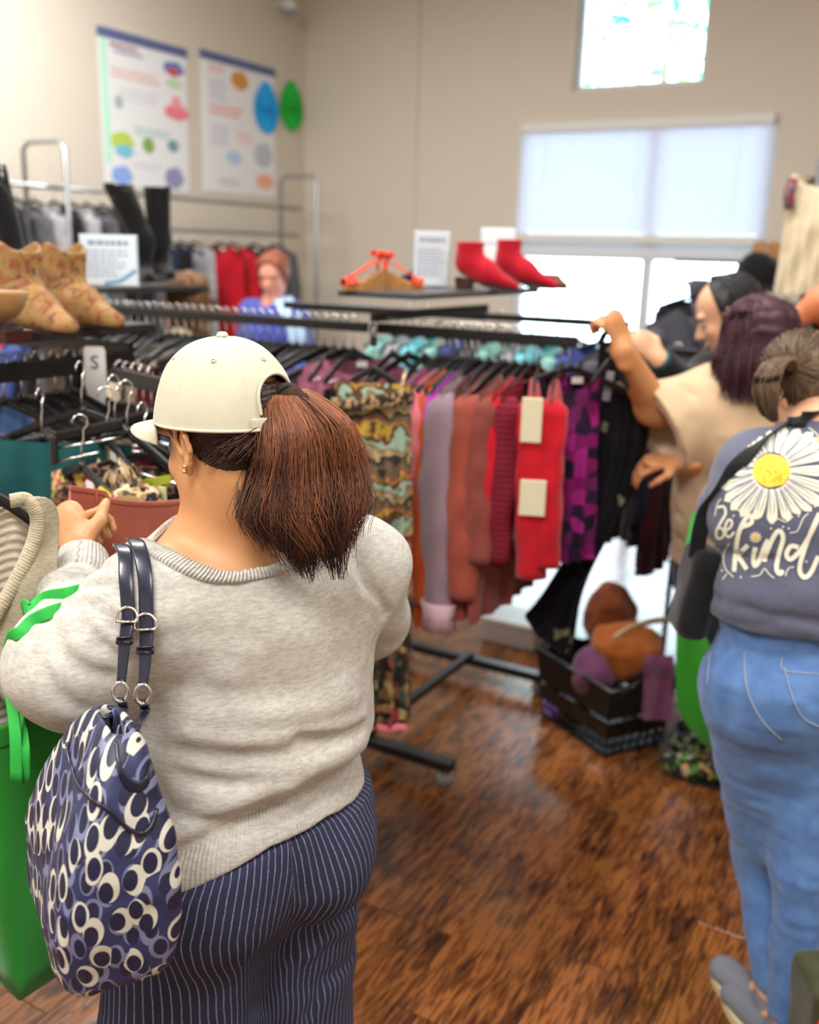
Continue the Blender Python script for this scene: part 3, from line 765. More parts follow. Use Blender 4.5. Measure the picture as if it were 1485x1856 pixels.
# things hanging on the right-hand arm, seen from the side
right_angle = atan2(RY[1], RY[0])                 # shoulders run across the bar
def on_right(px):                                  # bar point under pixel column px
    lo, hi = 0.02, Lr
    for _ in range(30):
        m_ = (lo + hi) / 2; q = post + RX * m_
        if (q[0] / q[1]) * 1812 + 742 < px: lo = m_
        else: hi = m_
    q = post + RX * lo; q[2] = ZB + .006; return q
CR = [ # column, name, label, cat, mat, w, L, Ls, extra
 (790, 'hanging_shirt', 'dusty pink long top hanging next to the zigzag print dress', 'top', F_pinkd, .40, .62, .50, {}),
 (799, 'hanging_shirt', 'thin magenta top squeezed left of the orange cardigan', 'top', F_mag, .38, .50, .0, {}),
 (810, 'hanging_shirt', 'pale pink and red edged blouse left of the orange cardigan', 'top', F_pink, .38, .52, .30, {}),
 (825, 'hanging_cardigan', 'long orange cardigan on the centre rack', 'cardigan', F_orange, .40, .78, .64, {}),
 (839, 'hanging_shirt', 'dark teal top between orange and fuchsia clothes', 'top', F_teal, .40, .62, .40, {}),
 (850, 'hanging_shirt', 'bright fuchsia top on the centre rack', 'top', F_fuch, .42, .66, .46, {}),
 (862, 'hanging_sweater', 'long grey mauve knitted sweater with ribbed pink cuff', 'sweater', F_mauve, .44, .66, .62, dict(cuffmat=fabric('pale_mauve_rib', rgb(200, 168, 176), rgb(170, 140, 150), 90), r0=.07, r1=.062, puff=.25)),
 (882, 'hanging_shirt', 'dark red long top beside the mauve sweater', 'top', F_dred, .42, .72, .62, {}),
 (904, 'hanging_jacket', 'smooth rust coloured shirt jacket with long sleeves', 'jacket', F_rust, .44, .72, .58, dict(r0=.075, r1=.055, puff=.15)),
 (930, 'hanging_blouse', 'brown rust blouse with a tie at its waist', 'blouse', F_brown, .44, .72, .46, dict(r0=.07, r1=.055)),
 (950, 'hanging_shirt', 'plain red top right of the brown blouse', 'top', F_red, .42, .48, .42, {}),
 (966, 'hanging_shirt', 'dark red striped top on the centre rack', 'top', F_dredst, .42, .54, .46, {}),
]
for i, (px, nm, lb, ct, mt, w_, L_, Ls_, ex) in enumerate(CR):
    p = on_right(px)
    garment(nm, p, right_angle, lb, ct, mt, w_, L_, Ls_, seed=10 + i, T=.027, amp=.008, **ex)
    hanger(p, right_angle, 'black hanger with chrome hook on the right arm of the centre rack', 'hangers on the right arm of the centre rack', bar=False)
# extra empty hooks seen in a row along this arm
for k in range(8):
    p = on_right(702 + k * 30); hanger(p, right_angle + random.Random(k).uniform(-.15, .15), 'black hanger with chrome hook on the right arm of the centre rack', 'hangers on the right arm of the centre rack', bar=False)
# red cardigan with cream patches, and its neighbour, then the plaid dress turned to the aisle
p = on_right(975)
t = garment('hanging_cardigan', p, right_angle + .35, 'bright red knitted cardigan with cream square patches', 'cardigan', F_red, .40, .46, .50, seed=41, T=.035, r0=.06, r1=.052)
cm = plain('cream_patch', rgb(214, 208, 176), .9)
for (x, y, z, wx_, wy_, h_) in ((-.244, .0, -.21, .006, .055, .12), (-.250, -.015, -.42, .006, .07, .10), (-.13, -.052, -.27, .06, .006, .14), (-.12, -.058, -.5, .07, .006, .12), (.08, -.052, -.27, .06, .006, .14)):
    MB().box((x, y, z), (wx_, wy_, h_), None, .002).build('knitted_patch', cm, t)
hanger(p, right_angle + .35, 'black hanger carrying the red patched cardigan', None, bar=False)
p = on_right(1006)
garment('hanging_cardigan', p + A(.02, .02, 0), right_angle + .25, 'plain red cardigan behind the patched one', 'cardigan', F_red, .42, .46, .46, seed=43, T=.03)
hanger(p + A(.02, .02, 0), right_angle + .25, 'black hanger carrying the plain red cardigan', None, bar=False)
p = on_right(1012)
garment('hanging_dress', p + A(.03, 0, 0), .30, 'magenta and black plaid dress at the end of the centre rack', 'dress', F_plaid, .20, .56, .0, seed=44, T=.05, flare=1.25)
hanger(p + A(.03, 0, 0), .30, 'black hanger carrying the plaid dress', None, bar=False)
# zigzag print dress hanging on the front, facing the aisle
p = P(678, 585, 2.60); p[2] = ZB + .006
bar_box(MB(), A(0, 0, ZB - .012), (p - post) * A(1, 1, 0) * 1.06 + A(0, 0, ZB - .012), .018, .026).build('face_out_arm', BLACK, rk)
zd = garment('hanging_dress', p, .0, 'long zigzag and floral print dress with a gathered waist on the centre rack', 'dress', F_chev, .205, .42, .0, seed=50, T=.05, flare=1.15, straight=True, neck=0, top=-.13, folds=6, amp=.014, tagged=False)
sheet_mesh(.228, .58, seed=52, T=.055, flare=1.12, straight=True, neck=0, top=-.54, folds=6, amp=.016).build('skirt', F_paisley, zd, True)
MB().tube([A(x, -.02 - .042 * sqrt(max(0, 1 - (x / .106) ** 2)), -.175 + .012 * sin(20 * x)) for x in np.linspace(-.104, .104, 13)], [1] * 13, 8, flat=(.035, .02, (0, 0, 1))).build('waistband', blotch('waistband_print', [rgb(50, 44, 38), rgb(170, 140, 100), rgb(60, 50, 40)], [0, .4, .7], 90), zd, True)
MB().tube([A(.05, -.075, -.18), A(.075, -.08, -.165), A(.085, -.07, -.1), A(.09, -.06, -.09)], .005, 6).build('belt_tie', F_ani, zd, True)
MB().tube([A(-.115 + .023 * k, -.05 - .004 * (k % 2), -1.12 - .006 * (k % 3)) for k in range(11)], .012, 6).build('pink_hem', F_pink, zd, True)
hanger(p, 0, 'black hanger with a cross bar carrying the zigzag dress', None).scale = (.56, 1, 1)
garment('hanging_shirt', P(640, 583, 3.06) * A(1, 1, 0) + A(0, 0, ZB), .3, 'dark pink top behind the zigzag dress waist', 'top', F_pinkd, .34, .3, 0, seed=55, T=.03)
garment('hanging_shirt', P(566, 583, 3.16) * A(1, 1, 0) + A(0, 0, ZB), .5, 'light pink top behind the ponytail of the woman in the cap', 'top', F_pink, .26, .5, 0, seed=56, T=.04, top=-.2)
# left arm: a dense row of hangers with dark and pink clothes
cnames = ['black', 'navy', 'grey', 'plum', 'dusty pink', 'black', 'denim blue', 'dark red', 'black', 'charcoal']
cols = [F_black, F_navy, F_grey, F_purple, F_pinkd, F_black, F_denim, F_dred, F_black, F_tweed]
for k in range(30):
    s = .07 + k * .037
    p = post - RX * s; p[2] = ZB + .006; r = random.Random(k)
    hanger(p, right_angle + r.uniform(-.5, .25), 'black hanger with silver hook on the left arm of the centre rack', 'hangers on the left arm of the centre rack', bar=(k % 2 == 0))
    if k % 3 == 0:
        garment('hanging_shirt', p, right_angle + r.uniform(-.2, .1), cnames[(k // 3) % 10] + ' cloth on the left arm of the centre rack, ' + ('nearest its post', 'second from its post', 'third from its post', 'fourth from its post', 'fifth from its post', 'sixth from its post', 'seventh from its post', 'third from its outer end', 'second from its outer end', 'at its outer end')[(k // 3) % 10], 'top', cols[(k // 3) % len(cols)], .34, .5, 0, seed=60 + k, T=.02, top=-.2, straight=True, neck=0, group='tops on the left arm of the centre rack')
# ------------------------------------------------------------------ people: shared pieces
def knit_mat(name, col, col2, ribs=False):
    m, nt, b = _nt(name); L = nt.links
    tc = N(nt, 'ShaderNodeTexCoord')
    mp = N(nt, 'ShaderNodeMapping'); mp.inputs['Scale'].default_value = (1, 1, 3.2); L.new(tc.outputs['Object'], mp.inputs['Vector'])
    n1 = N(nt, 'ShaderNodeTexNoise', Scale=70, Detail=5, Roughness=.75); L.new(mp.outputs[0], n1.inputs['Vector'])
    mr = N(nt, 'ShaderNodeMapRange'); mr.inputs['From Min'].default_value = .36; mr.inputs['From Max'].default_value = .64
    L.new(n1.outputs['Fac'], mr.inputs['Value'])
    mx = N(nt, 'ShaderNodeMix', data_type='RGBA'); mx.inputs['A'].default_value = (*col, 1); mx.inputs['B'].default_value = (*col2, 1)
    L.new(mr.outputs[0], mx.inputs['Factor']); L.new(mx.outputs['Result'], b.inputs['Base Color'])
    n2 = N(nt, 'ShaderNodeTexNoise', Scale=520, Detail=2); L.new(mp.outputs[0], n2.inputs['Vector'])
    bp = N(nt, 'ShaderNodeBump', Strength=.35, Distance=.0012); L.new(n2.outputs['Fac'], bp.inputs['Height'])
    out = bp
    if ribs:
        at = N(nt, 'ShaderNodeAttribute', attribute_name='rib'); ak = N(nt, 'ShaderNodeAttribute', attribute_name='ribmask')
        s_ = N(nt, 'ShaderNodeMath', operation='SINE'); L.new(at.outputs['Fac'], s_.inputs[0])
        mu = N(nt, 'ShaderNodeMath', operation='MULTIPLY'); L.new(s_.outputs[0], mu.inputs[0]); L.new(ak.outputs['Fac'], mu.inputs[1])
        b2 = N(nt, 'ShaderNodeBump', Strength=.6, Distance=.0012); L.new(mu.outputs[0], b2.inputs['Height']); L.new(bp.outputs[0], b2.inputs['Normal']); out = b2
    L.new(out.outputs[0], b.inputs['Normal'])
    b.inputs['Roughness'].default_value = .95; b.inputs['Sheen Weight'].default_value = .15; b.inputs['Specular IOR Level'].default_value = .15
    return m
def skin_mat(name, col, sss=.05):
    m, nt, b = _nt(name); L = nt.links
    tc = N(nt, 'ShaderNodeTexCoord'); nz = N(nt, 'ShaderNodeTexNoise', Scale=14, Detail=4); L.new(tc.outputs['Object'], nz.inputs['Vector'])
    mx = N(nt, 'ShaderNodeMix', data_type='RGBA'); mx.inputs['A'].default_value = (*col, 1); mx.inputs['B'].default_value = (col[0] * .92, col[1] * .8, col[2] * .76, 1)
    L.new(nz.outputs['Fac'], mx.inputs['Factor']); L.new(mx.outputs['Result'], b.inputs['Base Color'])
    n2 = N(nt, 'ShaderNodeTexNoise', Scale=400, Detail=2); L.new(tc.outputs['Object'], n2.inputs['Vector'])
    bp = N(nt, 'ShaderNodeBump', Strength=.08, Distance=.001); L.new(n2.outputs['Fac'], bp.inputs['Height']); L.new(bp.outputs[0], b.inputs['Normal'])
    b.inputs['Roughness'].default_value = .5; b.inputs['Subsurface Weight'].default_value = sss
    b.inputs['Subsurface Radius'].default_value = (.012, .005, .003); b.inputs['Subsurface Scale'].default_value = 1.0
    return m
def hair_mat(name, col, col2, attr=True, rough=.42):
    m, nt, b = _nt(name); L = nt.links
    if attr:
        at = N(nt, 'ShaderNodeAttribute', attribute_name='tone'); mx = N(nt, 'ShaderNodeMix', data_type='RGBA')
        mx.inputs['A'].default_value = (*col, 1); mx.inputs['B'].default_value = (*col2, 1); L.new(at.outputs['Fac'], mx.inputs['Factor']); L.new(mx.outputs['Result'], b.inputs['Base Color'])
    else:
        tc = N(nt, 'ShaderNodeTexCoord'); mp = N(nt, 'ShaderNodeMapping'); mp.inputs['Scale'].default_value = (1, 1, .15); L.new(tc.outputs['Object'], mp.inputs['Vector'])
        nz = N(nt, 'ShaderNodeTexNoise', Scale=130, Detail=3); L.new(mp.outputs[0], nz.inputs['Vector'])
        mx = N(nt, 'ShaderNodeMix', data_type='RGBA'); mx.inputs['A'].default_value = (*col, 1); mx.inputs['B'].default_value = (*col2, 1); L.new(nz.outputs['Fac'], mx.inputs['Factor']); L.new(mx.outputs['Result'], b.inputs['Base Color'])
        bp = N(nt, 'ShaderNodeBump', Strength=.6, Distance=.004); L.new(nz.outputs['Fac'], bp.inputs['Height']); L.new(bp.outputs[0], b.inputs['Normal'])
    b.inputs['Roughness'].default_value = rough; b.inputs['Specular IOR Level'].default_value = .4
    return m
def hand_prims(wr, D, Nn, side, curl=(.9, 1.0, .8), sc=1.0, thumb=.6, spread=.06):
    """wrist point, pointing direction, palm normal; side +1: thumb on the D x N side"""
    D = nrm(D); Nn = nrm(Nn - np.dot(Nn, D) * D); S = np.cross(D, Nn) * side
    c = wr + D * .05 * sc
    out = [('f', wr, wr + D * .075 * sc, .030 * sc, .040 * sc, Nn, .42)]
    out.append(('f', wr - D * .04 * sc, wr + D * .02 * sc, .027 * sc, .028 * sc, Nn, .7))
    for k, (off, ln) in enumerate(((.030, .92), (.010, 1.0), (-.010, .95), (-.029, .76))):
        a = wr + D * .082 * sc + S * off * sc; ang = spread * (1.5 - k); p = a - D * .02 * sc
        d = nrm(D + S * ang); tot = 0
        for j, (l_, cu) in enumerate(zip((.043, .028, .021), curl)):
            tot += cu; dd = d * cos(tot) + Nn * sin(tot)
            l_ = l_ * ln * sc + (.02 * sc if j == 0 else 0); q = p + dd * l_
            r0 = (.0095, .0086, .0078)[j] * sc; r1 = (.0086, .0078, .0068)[j] * sc
            out.append(('k', .004, ('c', p, q, r0, r1))); p = q
    b0 = wr + D * .022 * sc + S * .022 * sc; b1 = b0 + (D * .45 + S * .7 + Nn * .35) * .045 * sc
    b2 = b1 + nrm(D * .85 + S * .15 + Nn * thumb) * .034 * sc; b3 = b2 + nrm(D * .8 - S * .1 + Nn * (thumb + .2)) * .026 * sc
    out += [('k', .012, ('c', b0, b1, .016 * sc, .0125 * sc)), ('k', .005, ('c', b1, b2, .0115 * sc, .0095 * sc)), ('k', .004, ('c', b2, b3, .0095 * sc, .008 * sc))]
    return out
def head_prims(C, Rr, f, U, sc=1.0, ears=True, chub=0.0):
    L = lambda x, y, z: C + (Rr * x + f * y + U * z) * sc
    M = np.stack([Rr, f, U], 1); r = lambda *a: tuple(q * sc for q in a)
    o = [('e', L(0, -.012, .045), r(.076, .096, .085), M), ('e', L(0, .022, -.030), r(.060 + chub, .070, .082), M), ('e', L(0, .062, -.088), r(.026, .022, .02), M),
         ('k', .01, ('c', L(0, .088, .008), L(0, .108, -.028), .008 * sc, .0125 * sc)), ('k', .006, ('e', L(.012, .096, -.033), r(.008, .008, .007), M)), ('k', .006, ('e', L(-.012, .096, -.033), r(.008, .008, .007), M)),
         ('k', .006, ('e', L(0, .086, -.056), r(.024, .01, .006), M)), ('k', .006, ('e', L(0, .083, -.067), r(.021, .01, .007), M)),
         ('k', .012, ('e', L(0, .078, .035), r(.055, .014, .012), M)), ('k', .015, ('e', L(.036, .06, -.02), r(.02, .02, .02), M)), ('k', .015, ('e', L(-.036, .06, -.02), r(.02, .02, .02), M))]
    if ears:
        for s in (-1, 1):
            e = lambda y, z, x=.078: L(s * x, y, z)
            pts = [e(.008, -.004), e(.014, .018), e(.006, .034, .083), e(-.008, .036, .087), e(-.018, .02, .088), e(-.018, 0, .085), e(-.008, -.018, .081), e(.002, -.03, .077), e(.008, -.018, .076)]
            for a, b in zip(pts[:-1], pts[1:]): o.append(('k', .003, ('c', a, b, .0042 * sc, .0042 * sc)))
            o.append(('k', .004, ('c', e(-.006, .02, .079), e(0, -.02, .076), .008 * sc, .006 * sc)))
    return o
def eyes(C, Rr, f, U, parent, base, sc=1.0):
    for s in (-1, 1):
        c = C + (Rr * s * .031 + f * .077 + U * .008) * sc
        e = MB().lathe([(.0001, -.0105)] + [(.0108 * cos(a), .0108 * sin(a)) for a in np.linspace(-1.3, 1.3, 9)] + [(.0001, .0108)], c, 14, np.stack([Rr, -U, f], 1)).build('eye', plain('eye_white', (.32, .28, .26), .6), parent, True, base)
        MB().lathe([(.0055, .0103), (.005, .0116), (.0001, .0122)], c, 12, np.stack([Rr, -U, f], 1)).build('iris', plain('iris_dark', (.03, .015, .01), .5), e, True, base)
def strands(name, roots_to_tips, parent, base, mat, rad=.0009, nside=3, tones=None):
    """one mesh of many fine tapering hairs; each item is an (n,3) path"""
    V = []; F = []; T = []; off = 0
    for k, path in enumerate(roots_to_tips):
        path = np.asarray(path); m = len(path)
        t = np.gradient(path, axis=0); t /= np.linalg.norm(t, axis=1)[:, None] + 1e-9
        a = np.cross(t, A(.3, .2, .9)); a /= np.linalg.norm(a, axis=1)[:, None] + 1e-9; b = np.cross(t, a)
        rr = rad * (1 - .75 * (np.linspace(0, 1, m) ** 2))
        for j in range(nside):
            th = 2 * pi * j / nside; V.append(path + (a * cos(th) + b * sin(th)) * rr[:, None])
        idx = off + np.arange(m * nside).reshape(nside, m)
        for j in range(nside):
            j2 = (j + 1) % nside; F.append(np.stack([idx[j, :-1], idx[j, 1:], idx[j2, 1:], idx[j2, :-1]], 1))
        tn = tones[k] if tones is not None else 0.5
        T.append(np.full(m * nside, tn) if np.ndim(tn) == 0 else np.tile(tn, nside)); off += m * nside
    me = np_mesh(name, np.concatenate(V), np.concatenate(F), base, dict(tone=np.concatenate(T)))
    o = link(name, me, mat, parent, True); o['kind'] = 'stuff'; return o
def catmull(pts, n):
    pts = np.array(pts, float); m = len(pts); out = []
    e = np.vstack([2 * pts[0] - pts[1], pts, 2 * pts[-1] - pts[-2]])
    for q in np.linspace(0, m - 1 - 1e-6, n):
        i = int(q); t = q - i; p0, p1, p2, p3 = e[i:i + 4]
        out.append(.5 * ((2 * p1) + (-p0 + p2) * t + (2 * p0 - 5 * p1 + 4 * p2 - p3) * t * t + (-p0 + 3 * p1 - 3 * p2 + p3) * t ** 3))
    return np.array(out)
def fold_field(lines, r=.012, depth=.006):
    L = []
    for it in lines:
        pts, rr, dd = (it + (r, depth))[:3] if isinstance(it, tuple) and len(it) < 3 else (it if isinstance(it, tuple) else (it, r, depth))
        L.append(([np.asarray(p, np.float32) for p in pts], rr, dd))
    def g(p):
        o = np.zeros(len(p), np.float32)
        for pts, rr, dd in L:
            lo = np.min(pts, axis=0) - 3 * rr; hi = np.max(pts, axis=0) + 3 * rr
            m = np.all((p > lo) & (p < hi), axis=1)
            if not m.any(): continue
            d = seg_dist(p[m], pts); o[m] += dd * np.exp(-(d / rr) ** 2)
        return o
    return g

# ------------------------------------------------------------------ the woman in the cap
by = radians(36); BR = A(cos(by), sin(by), 0); BF = A(-sin(by), cos(by), 0); UP = A(0, 0, 1); MBf = np.stack([BR, BF, UP], 1)
hy, hp = radians(55), radians(14)
HR = A(cos(hy), sin(hy), 0); HF = A(-sin(hy), cos(hy), 0) * cos(hp) - UP * sin(hp); HU = np.cross(HR, HF); MH = np.stack([HR, HF, HU], 1)
ear = P(336, 818, 1.335); HC = ear + HR * .080
W_base = A(-.30, 1.45, 0)
woman = empty('person', W_base, 'woman from behind in a cream cap, pale grey sweater and navy pinstripe trousers', 'person')
def wl(mb, name, mat, parent=woman, smooth=True): return mb.build(name, mat, parent, smooth, W_base)
shL, shR = P(272, 1096, 1.31), P(648, 1030, 1.55)
elL, wrL = P(130, 1205, 1.30), P(150, 1018, 1.50)
elR = P(668, 1120, 1.70); wrR = P(330, 1120, 1.86)
neckb = P(400, 992, 1.42); neckt = HC - HF * .035 - HU * .05
hipC = Q(437, .80, 1.43); waistC = Q(458, 1.0, 1.44); chestC = Q(462, 1.16, 1.44)
def torso_prims(g=0.0):
    return [('e', hipC, (.215 + g, .175 + g, .17), MBf), ('e', waistC, (.198 + g, .160 + g, .17), MBf), ('e', chestC, (.205 + g, .145 + g, .17), MBf),
            ('k', .07, ('c', shL + UP * .005, shR + UP * .005, .062 + g, .066 + g)),
            ('k', .06, ('c', neckb - UP * .02 + BF * .01, shL * .45 + neckb * .55 - UP * .035, .060 + g, .050 + g)),
            ('k', .06, ('c', neckb - UP * .02 + BF * .01, shR * .5 + neckb * .5 - UP * .02, .062 + g, .056 + g)),
            ('k', .05, ('c', neckb - UP * .12 - BF * .02, neckb - UP * .05 - BF * .015, .085 + g, .075 + g))]
def arm_prims(g=0.0):
    return [('k', .05, ('c', shL, elL, .066 + g, .074 + g * 1.6)), ('k', .04, ('c', elL, wrL, .066 + g * 1.6, .032 + g)),
            ('k', .05, ('c', shR, elR, .070 + g, .060 + g)), ('k', .04, ('c', elR, wrR, .055 + g, .032 + g))]
def sw_base(p): return blend(p, torso_prims(.010) + arm_prims(.010), .06)
def ring_at(th, rx=.140, ry=.108):
    c = neckb + BR * .012 - BF * .020
    q = c + BR * rx * cos(th) + BF * ry * sin(th)
    zs_ = np.linspace(c[2] + .12, c[2] - .2, 160); p = np.stack([A(q[0], q[1], z) for z in zs_]); e = sw_base(p.astype(np.float32))
    i = np.nonzero(e < 0)[0]; return p[i[0]] if len(i) else q
RN = 72
ring = np.array([ring_at(2 * pi * k / RN) for k in range(RN)])
for _ in range(3): ring = (ring + np.roll(ring, 1, 0) + np.roll(ring, -1, 0)) / 3
RCc = ring.mean(0)
def carve(p):
    c = RCc.astype(np.float32); q = p - c; x = q @ BR.astype(np.float32); y = q @ BF.astype(np.float32)
    a = (np.linalg.norm(ring[0, :2] - ring[RN // 2, :2]) / 2) - .004; b = (np.linalg.norm(ring[RN // 4, :2] - ring[3 * RN // 4, :2]) / 2) - .004
    k = np.sqrt((x / a) ** 2 + (y / b) ** 2); return np.maximum((k - 1) * min(a, b), np.abs(q[:, 2]) - .16)
LN = lambda pts, r=.012, d=.006: ([q for q in hits(sw_base, pts)], r, d)
folds = fold_field([
    LN([(140, 1090), (190, 1115), (250, 1165)], .012, .008), LN([(95, 1130), (110, 1180), (150, 1215), (195, 1225)], .012, .008),
    LN([(150, 1130), (175, 1165), (235, 1195)], .012, .006), LN([(70, 1150), (72, 1200), (100, 1255), (150, 1285)], .013, .006),
    LN([(100, 1075), (150, 1060), (210, 1065)], .009, .007), LN([(165, 1095), (200, 1078), (232, 1068)], .009, .006),
    LN([(60, 1120), (90, 1100), (140, 1090)], .009, .006), LN([(115, 1040), (150, 1026), (190, 1030)], .008, .006),
    LN([(640, 990), (662, 1050), (700, 1112)], .012, .008), LN([(628, 1040), (650, 1080), (690, 1100)], .01, -.004), LN([(600, 930), (635, 985), (650, 1030)], .014, .004),
    LN([(545, 1342), (600, 1344), (652, 1322)], .012, .012), LN([(470, 1300), (560, 1292), (640, 1270)], .016, -.005), LN([(560, 1330), (620, 1312), (660, 1296)], .012, -.004),
    LN([(310, 1360), (400, 1378), (500, 1372), (600, 1350)], .016, .007), LN([(320, 1400), (420, 1422), (520, 1405)], .014, .006), LN([(340, 1328), (430, 1346), (540, 1330)], .014, -.005),
    LN([(310, 1476), (380, 1484), (460, 1466), (560, 1420)], .014, .007), LN([(330, 1440), (430, 1448), (520, 1428)], .016, -.006), LN([(420, 1520), (520, 1484), (620, 1430)], .012, .004),
    LN([(290, 1160), (380, 1150), (470, 1162)], .016, .003), LN([(300, 1075), (360, 1062), (430, 1066)], .014, .003), LN([(320, 1245), (440, 1262), (560, 1240)], .02, .003)])
def hem_z(p): return np.interp(p[:, 0], [-.55, -.372, -.28, -.2, -.118, -.06], [.76, .780, .826, .860, .870, .858]).astype(np.float32) - .01
def sweater(p):
    d = sw_base(p) + folds(p) + .009 * vnoise(p * A(1, 1, 1.7).astype(np.float32), 11) + .0035 * vnoise(p, 31)
    # blouses over the ribbed hem, which then draws in
    z = p[:, 2] - hem_z(p); d += .010 * np.exp(-((z - .062) / .016) ** 2) - .010 * np.exp(-((z - .10) / .028) ** 2)
    d = smax(d, -z, .006)
    ax = nrm(wrL - elL).astype(np.float32); t = (p - wrL.astype(np.float32)) @ ax
    near = np.linalg.norm(p - wrL.astype(np.float32), axis=1) < .12
    d = np.where(near, smax(d, t - .012, .005), d)
    d += np.where(near, .007 * np.exp(-((t + .058) / .012) ** 2) - .009 * np.exp(-((t + .09) / .02) ** 2), 0)
    ax2 = nrm(wrR - elR).astype(np.float32); t2 = (p - wrR.astype(np.float32)) @ ax2
    d = np.where(np.linalg.norm(p - wrR.astype(np.float32), axis=1) < .1, smax(d, t2, .005), d)
    return smax(d, -carve(p), .004)
def sw_attr(V):
    z = V[:, 2] - hem_z(V); ang = np.arctan2((V - waistC) @ BF, (V - waistC) @ BR)
    ax = nrm(wrL - elL); t = (V - wrL) @ ax; q = V - wrL - t[:, None] * ax; e1 = nrm(np.cross(ax, UP)); e2 = np.cross(ax, e1)
    near = np.linalg.norm(V - wrL, axis=1) < .11
    rib = np.where(near, np.arctan2(q @ e1, q @ e2) * 42, ang * 190)
    mask = np.where(near, (t > -.052), z < .062).astype(float)
    return dict(rib=rib, ribmask=mask)
OAT, OAT2 = rgb(204, 202, 194), rgb(172, 169, 162)
SWM = knit_mat('oatmeal_knit', OAT, OAT2, True)
sdf_obj('sweater', sweater, (-.72, 1.05, .72), (.12, 1.98, 1.45), .0042, SWM, woman, W_base, sw_attr)
# ribbed neckband
nb_ = MB(); rr = []
NR = RN * 3
NR = RN * 12; rc = catmull(np.vstack([ring, ring[:1]]), NR + 1)[:-1]
oo = (rc - RCc) * A(1, 1, .3); oo /= np.linalg.norm(oo, axis=1)[:, None]
def onto(q, e):
    e = np.broadcast_to(e, (len(q),))
    for _k in range(4):
        g0 = sw_base(q.astype(np.float32)); gr = np.stack([sw_base((q + d_).astype(np.float32)) - g0 for d_ in (A(.002, 0, 0), A(0, .002, 0), A(0, 0, .002))], 1); gr /= np.linalg.norm(gr, axis=1)[:, None] + 1e-9
        q = q - gr * (g0 - e)[:, None]
    return q
rb_ = .0006 * np.sin(np.arange(NR) * pi / 2.5)
cols_ = [onto(rc - oo * .003, -.006), onto(rc - oo * .002, .002 + rb_), onto(rc + oo * .008, .0045 + rb_), onto(rc + oo * .019, .0042 + rb_), onto(rc + oo * .025, .003 + rb_), onto(rc + oo * .027, -.004)]
rr = [[c[i_] for c in cols_] for i_ in range(NR)]
rr.append(rr[0]); nb_.grid(rr)
nb_o = wl(nb_, 'neckband', SWM); nv = len(nb_.v)
at_ = nb_o.data.attributes.new('rib', 'FLOAT', 'POINT'); at_.data.foreach_set('value', [float(k // 6) * 1.2566 for k in range(nv)])
at_ = nb_o.data.attributes.new('ribmask', 'FLOAT', 'POINT'); at_.data.foreach_set('value', [1.0] * nv)
# skin: one continuous body under the clothes
footL, footR = A(-.38, 1.38, .0), A(-.19, 1.50, .0)
hL = hipC + BR * -.10 - UP * .02; hR_ = hipC + BR * .10 - UP * .02
kneeL = A(-.375, 1.36, .46); kneeR = A(-.205, 1.50, .46)
def leg_prims(g=0):
    return [('k', .05, ('c', hL, kneeL, .118 + g, .078 + g)), ('k', .03, ('c', kneeL, footL + UP * .1, .07 + g, .042 + g)),
            ('k', .05, ('c', hR_, kneeR, .118 + g, .078 + g)), ('k', .03, ('c', kneeR, footR + UP * .1, .07 + g, .042 + g)),
            ('k', .02, ('c', footL + UP * .05, footL + UP * .035 + BF * .13, .035, .03)), ('k', .02, ('c', footR + UP * .05, footR + UP * .035 + BF * .13, .035, .03))]
handD = nrm(P(122, 945, 1.55) - wrL); handN = nrm(A(.35, .85, -.25))
HPr = hand_prims(wrL + handD * .012, handD, handN, -1, (1.1, 1.1, .8), .93, .5)
HPr2 = hand_prims(wrR, nrm(wrR - elR), A(0, .3, -1), 1, (.6, .7, .5), 1.0)
SKP = torso_prims(-.004)[2:] + [('e', hipC, (.185, .145, .17), MBf), ('e', waistC, (.17, .135, .17), MBf)] + arm_prims(-.008) + leg_prims(-.01) + [('k', .03, ('c', neckb - UP * .01, neckt, .070, .060)), ('k', .03, ('c', neckb - BF * .005 + UP * .01, HC - HU * .05 + HF * .015, .058, .055))]
HD = head_prims(HC, HR, HF, HU, 1.02, True, .004)
def skin_w(p):
    d = blend(p, SKP, .05); d = smin(d, blend(p, HD, .022), .025); 
    d = smin(d, blend(p, HPr, .008), .01); d = smin(d, blend(p, HPr2, .01), .01)
    for s in (-1, 1):
        d = smax(d, -sd_ell(p, HC + (HR * s * .031 + HF * .094 + HU * .008), (.016, .012, .009), MH), .006)
    return d
SKIN_W = skin_mat('warm_skin', rgb(204, 152, 104))
sdf_obj('body', skin_w, (-.72, 1.1, -.01), (.12, 2.02, 1.64), .0036, SKIN_W, woman, W_base)
eyes(HC, HR, HF, HU, woman, W_base)
# trousers
def trousers(p):
    d = blend(p, [('e', hipC, (.222, .178, .175), MBf), ('k', .06, ('c', hL, kneeL, .128, .122)), ('k', .02, ('c', kneeL, footL + UP * .07, .122, .11)),
                  ('k', .06, ('c', hR_, kneeR, .128, .122)), ('k', .02, ('c', kneeR, footR + UP * .07, .122, .11)),
                  ('k', .05, ('e', hipC - BR * .095 - BF * .07 - UP * .06, (.11, .11, .12), MBf)), ('k', .03, ('e', hipC + BR * .095 - BF * .07 - UP * .06, (.11, .11, .12), MBf))], .05)
    d += tfold(p) + .010 * vnoise(p * A(1, 1, .6).astype(np.float32), 9) + .003 * vnoise(p, 26)
    d += .03 * np.clip((p[:, 2] - hem_z(p) + .01) / .03, 0, 1)
    d = smax(d, p[:, 2] - .92, .004); return smax(d, .045 - p[:, 2], .004)
tb = lambda p: blend(p, [('e', hipC, (.228, .178, .175), MBf), ('c', hL, kneeL, .135, .125), ('c', hR_, kneeR, .135, .125)], .06)
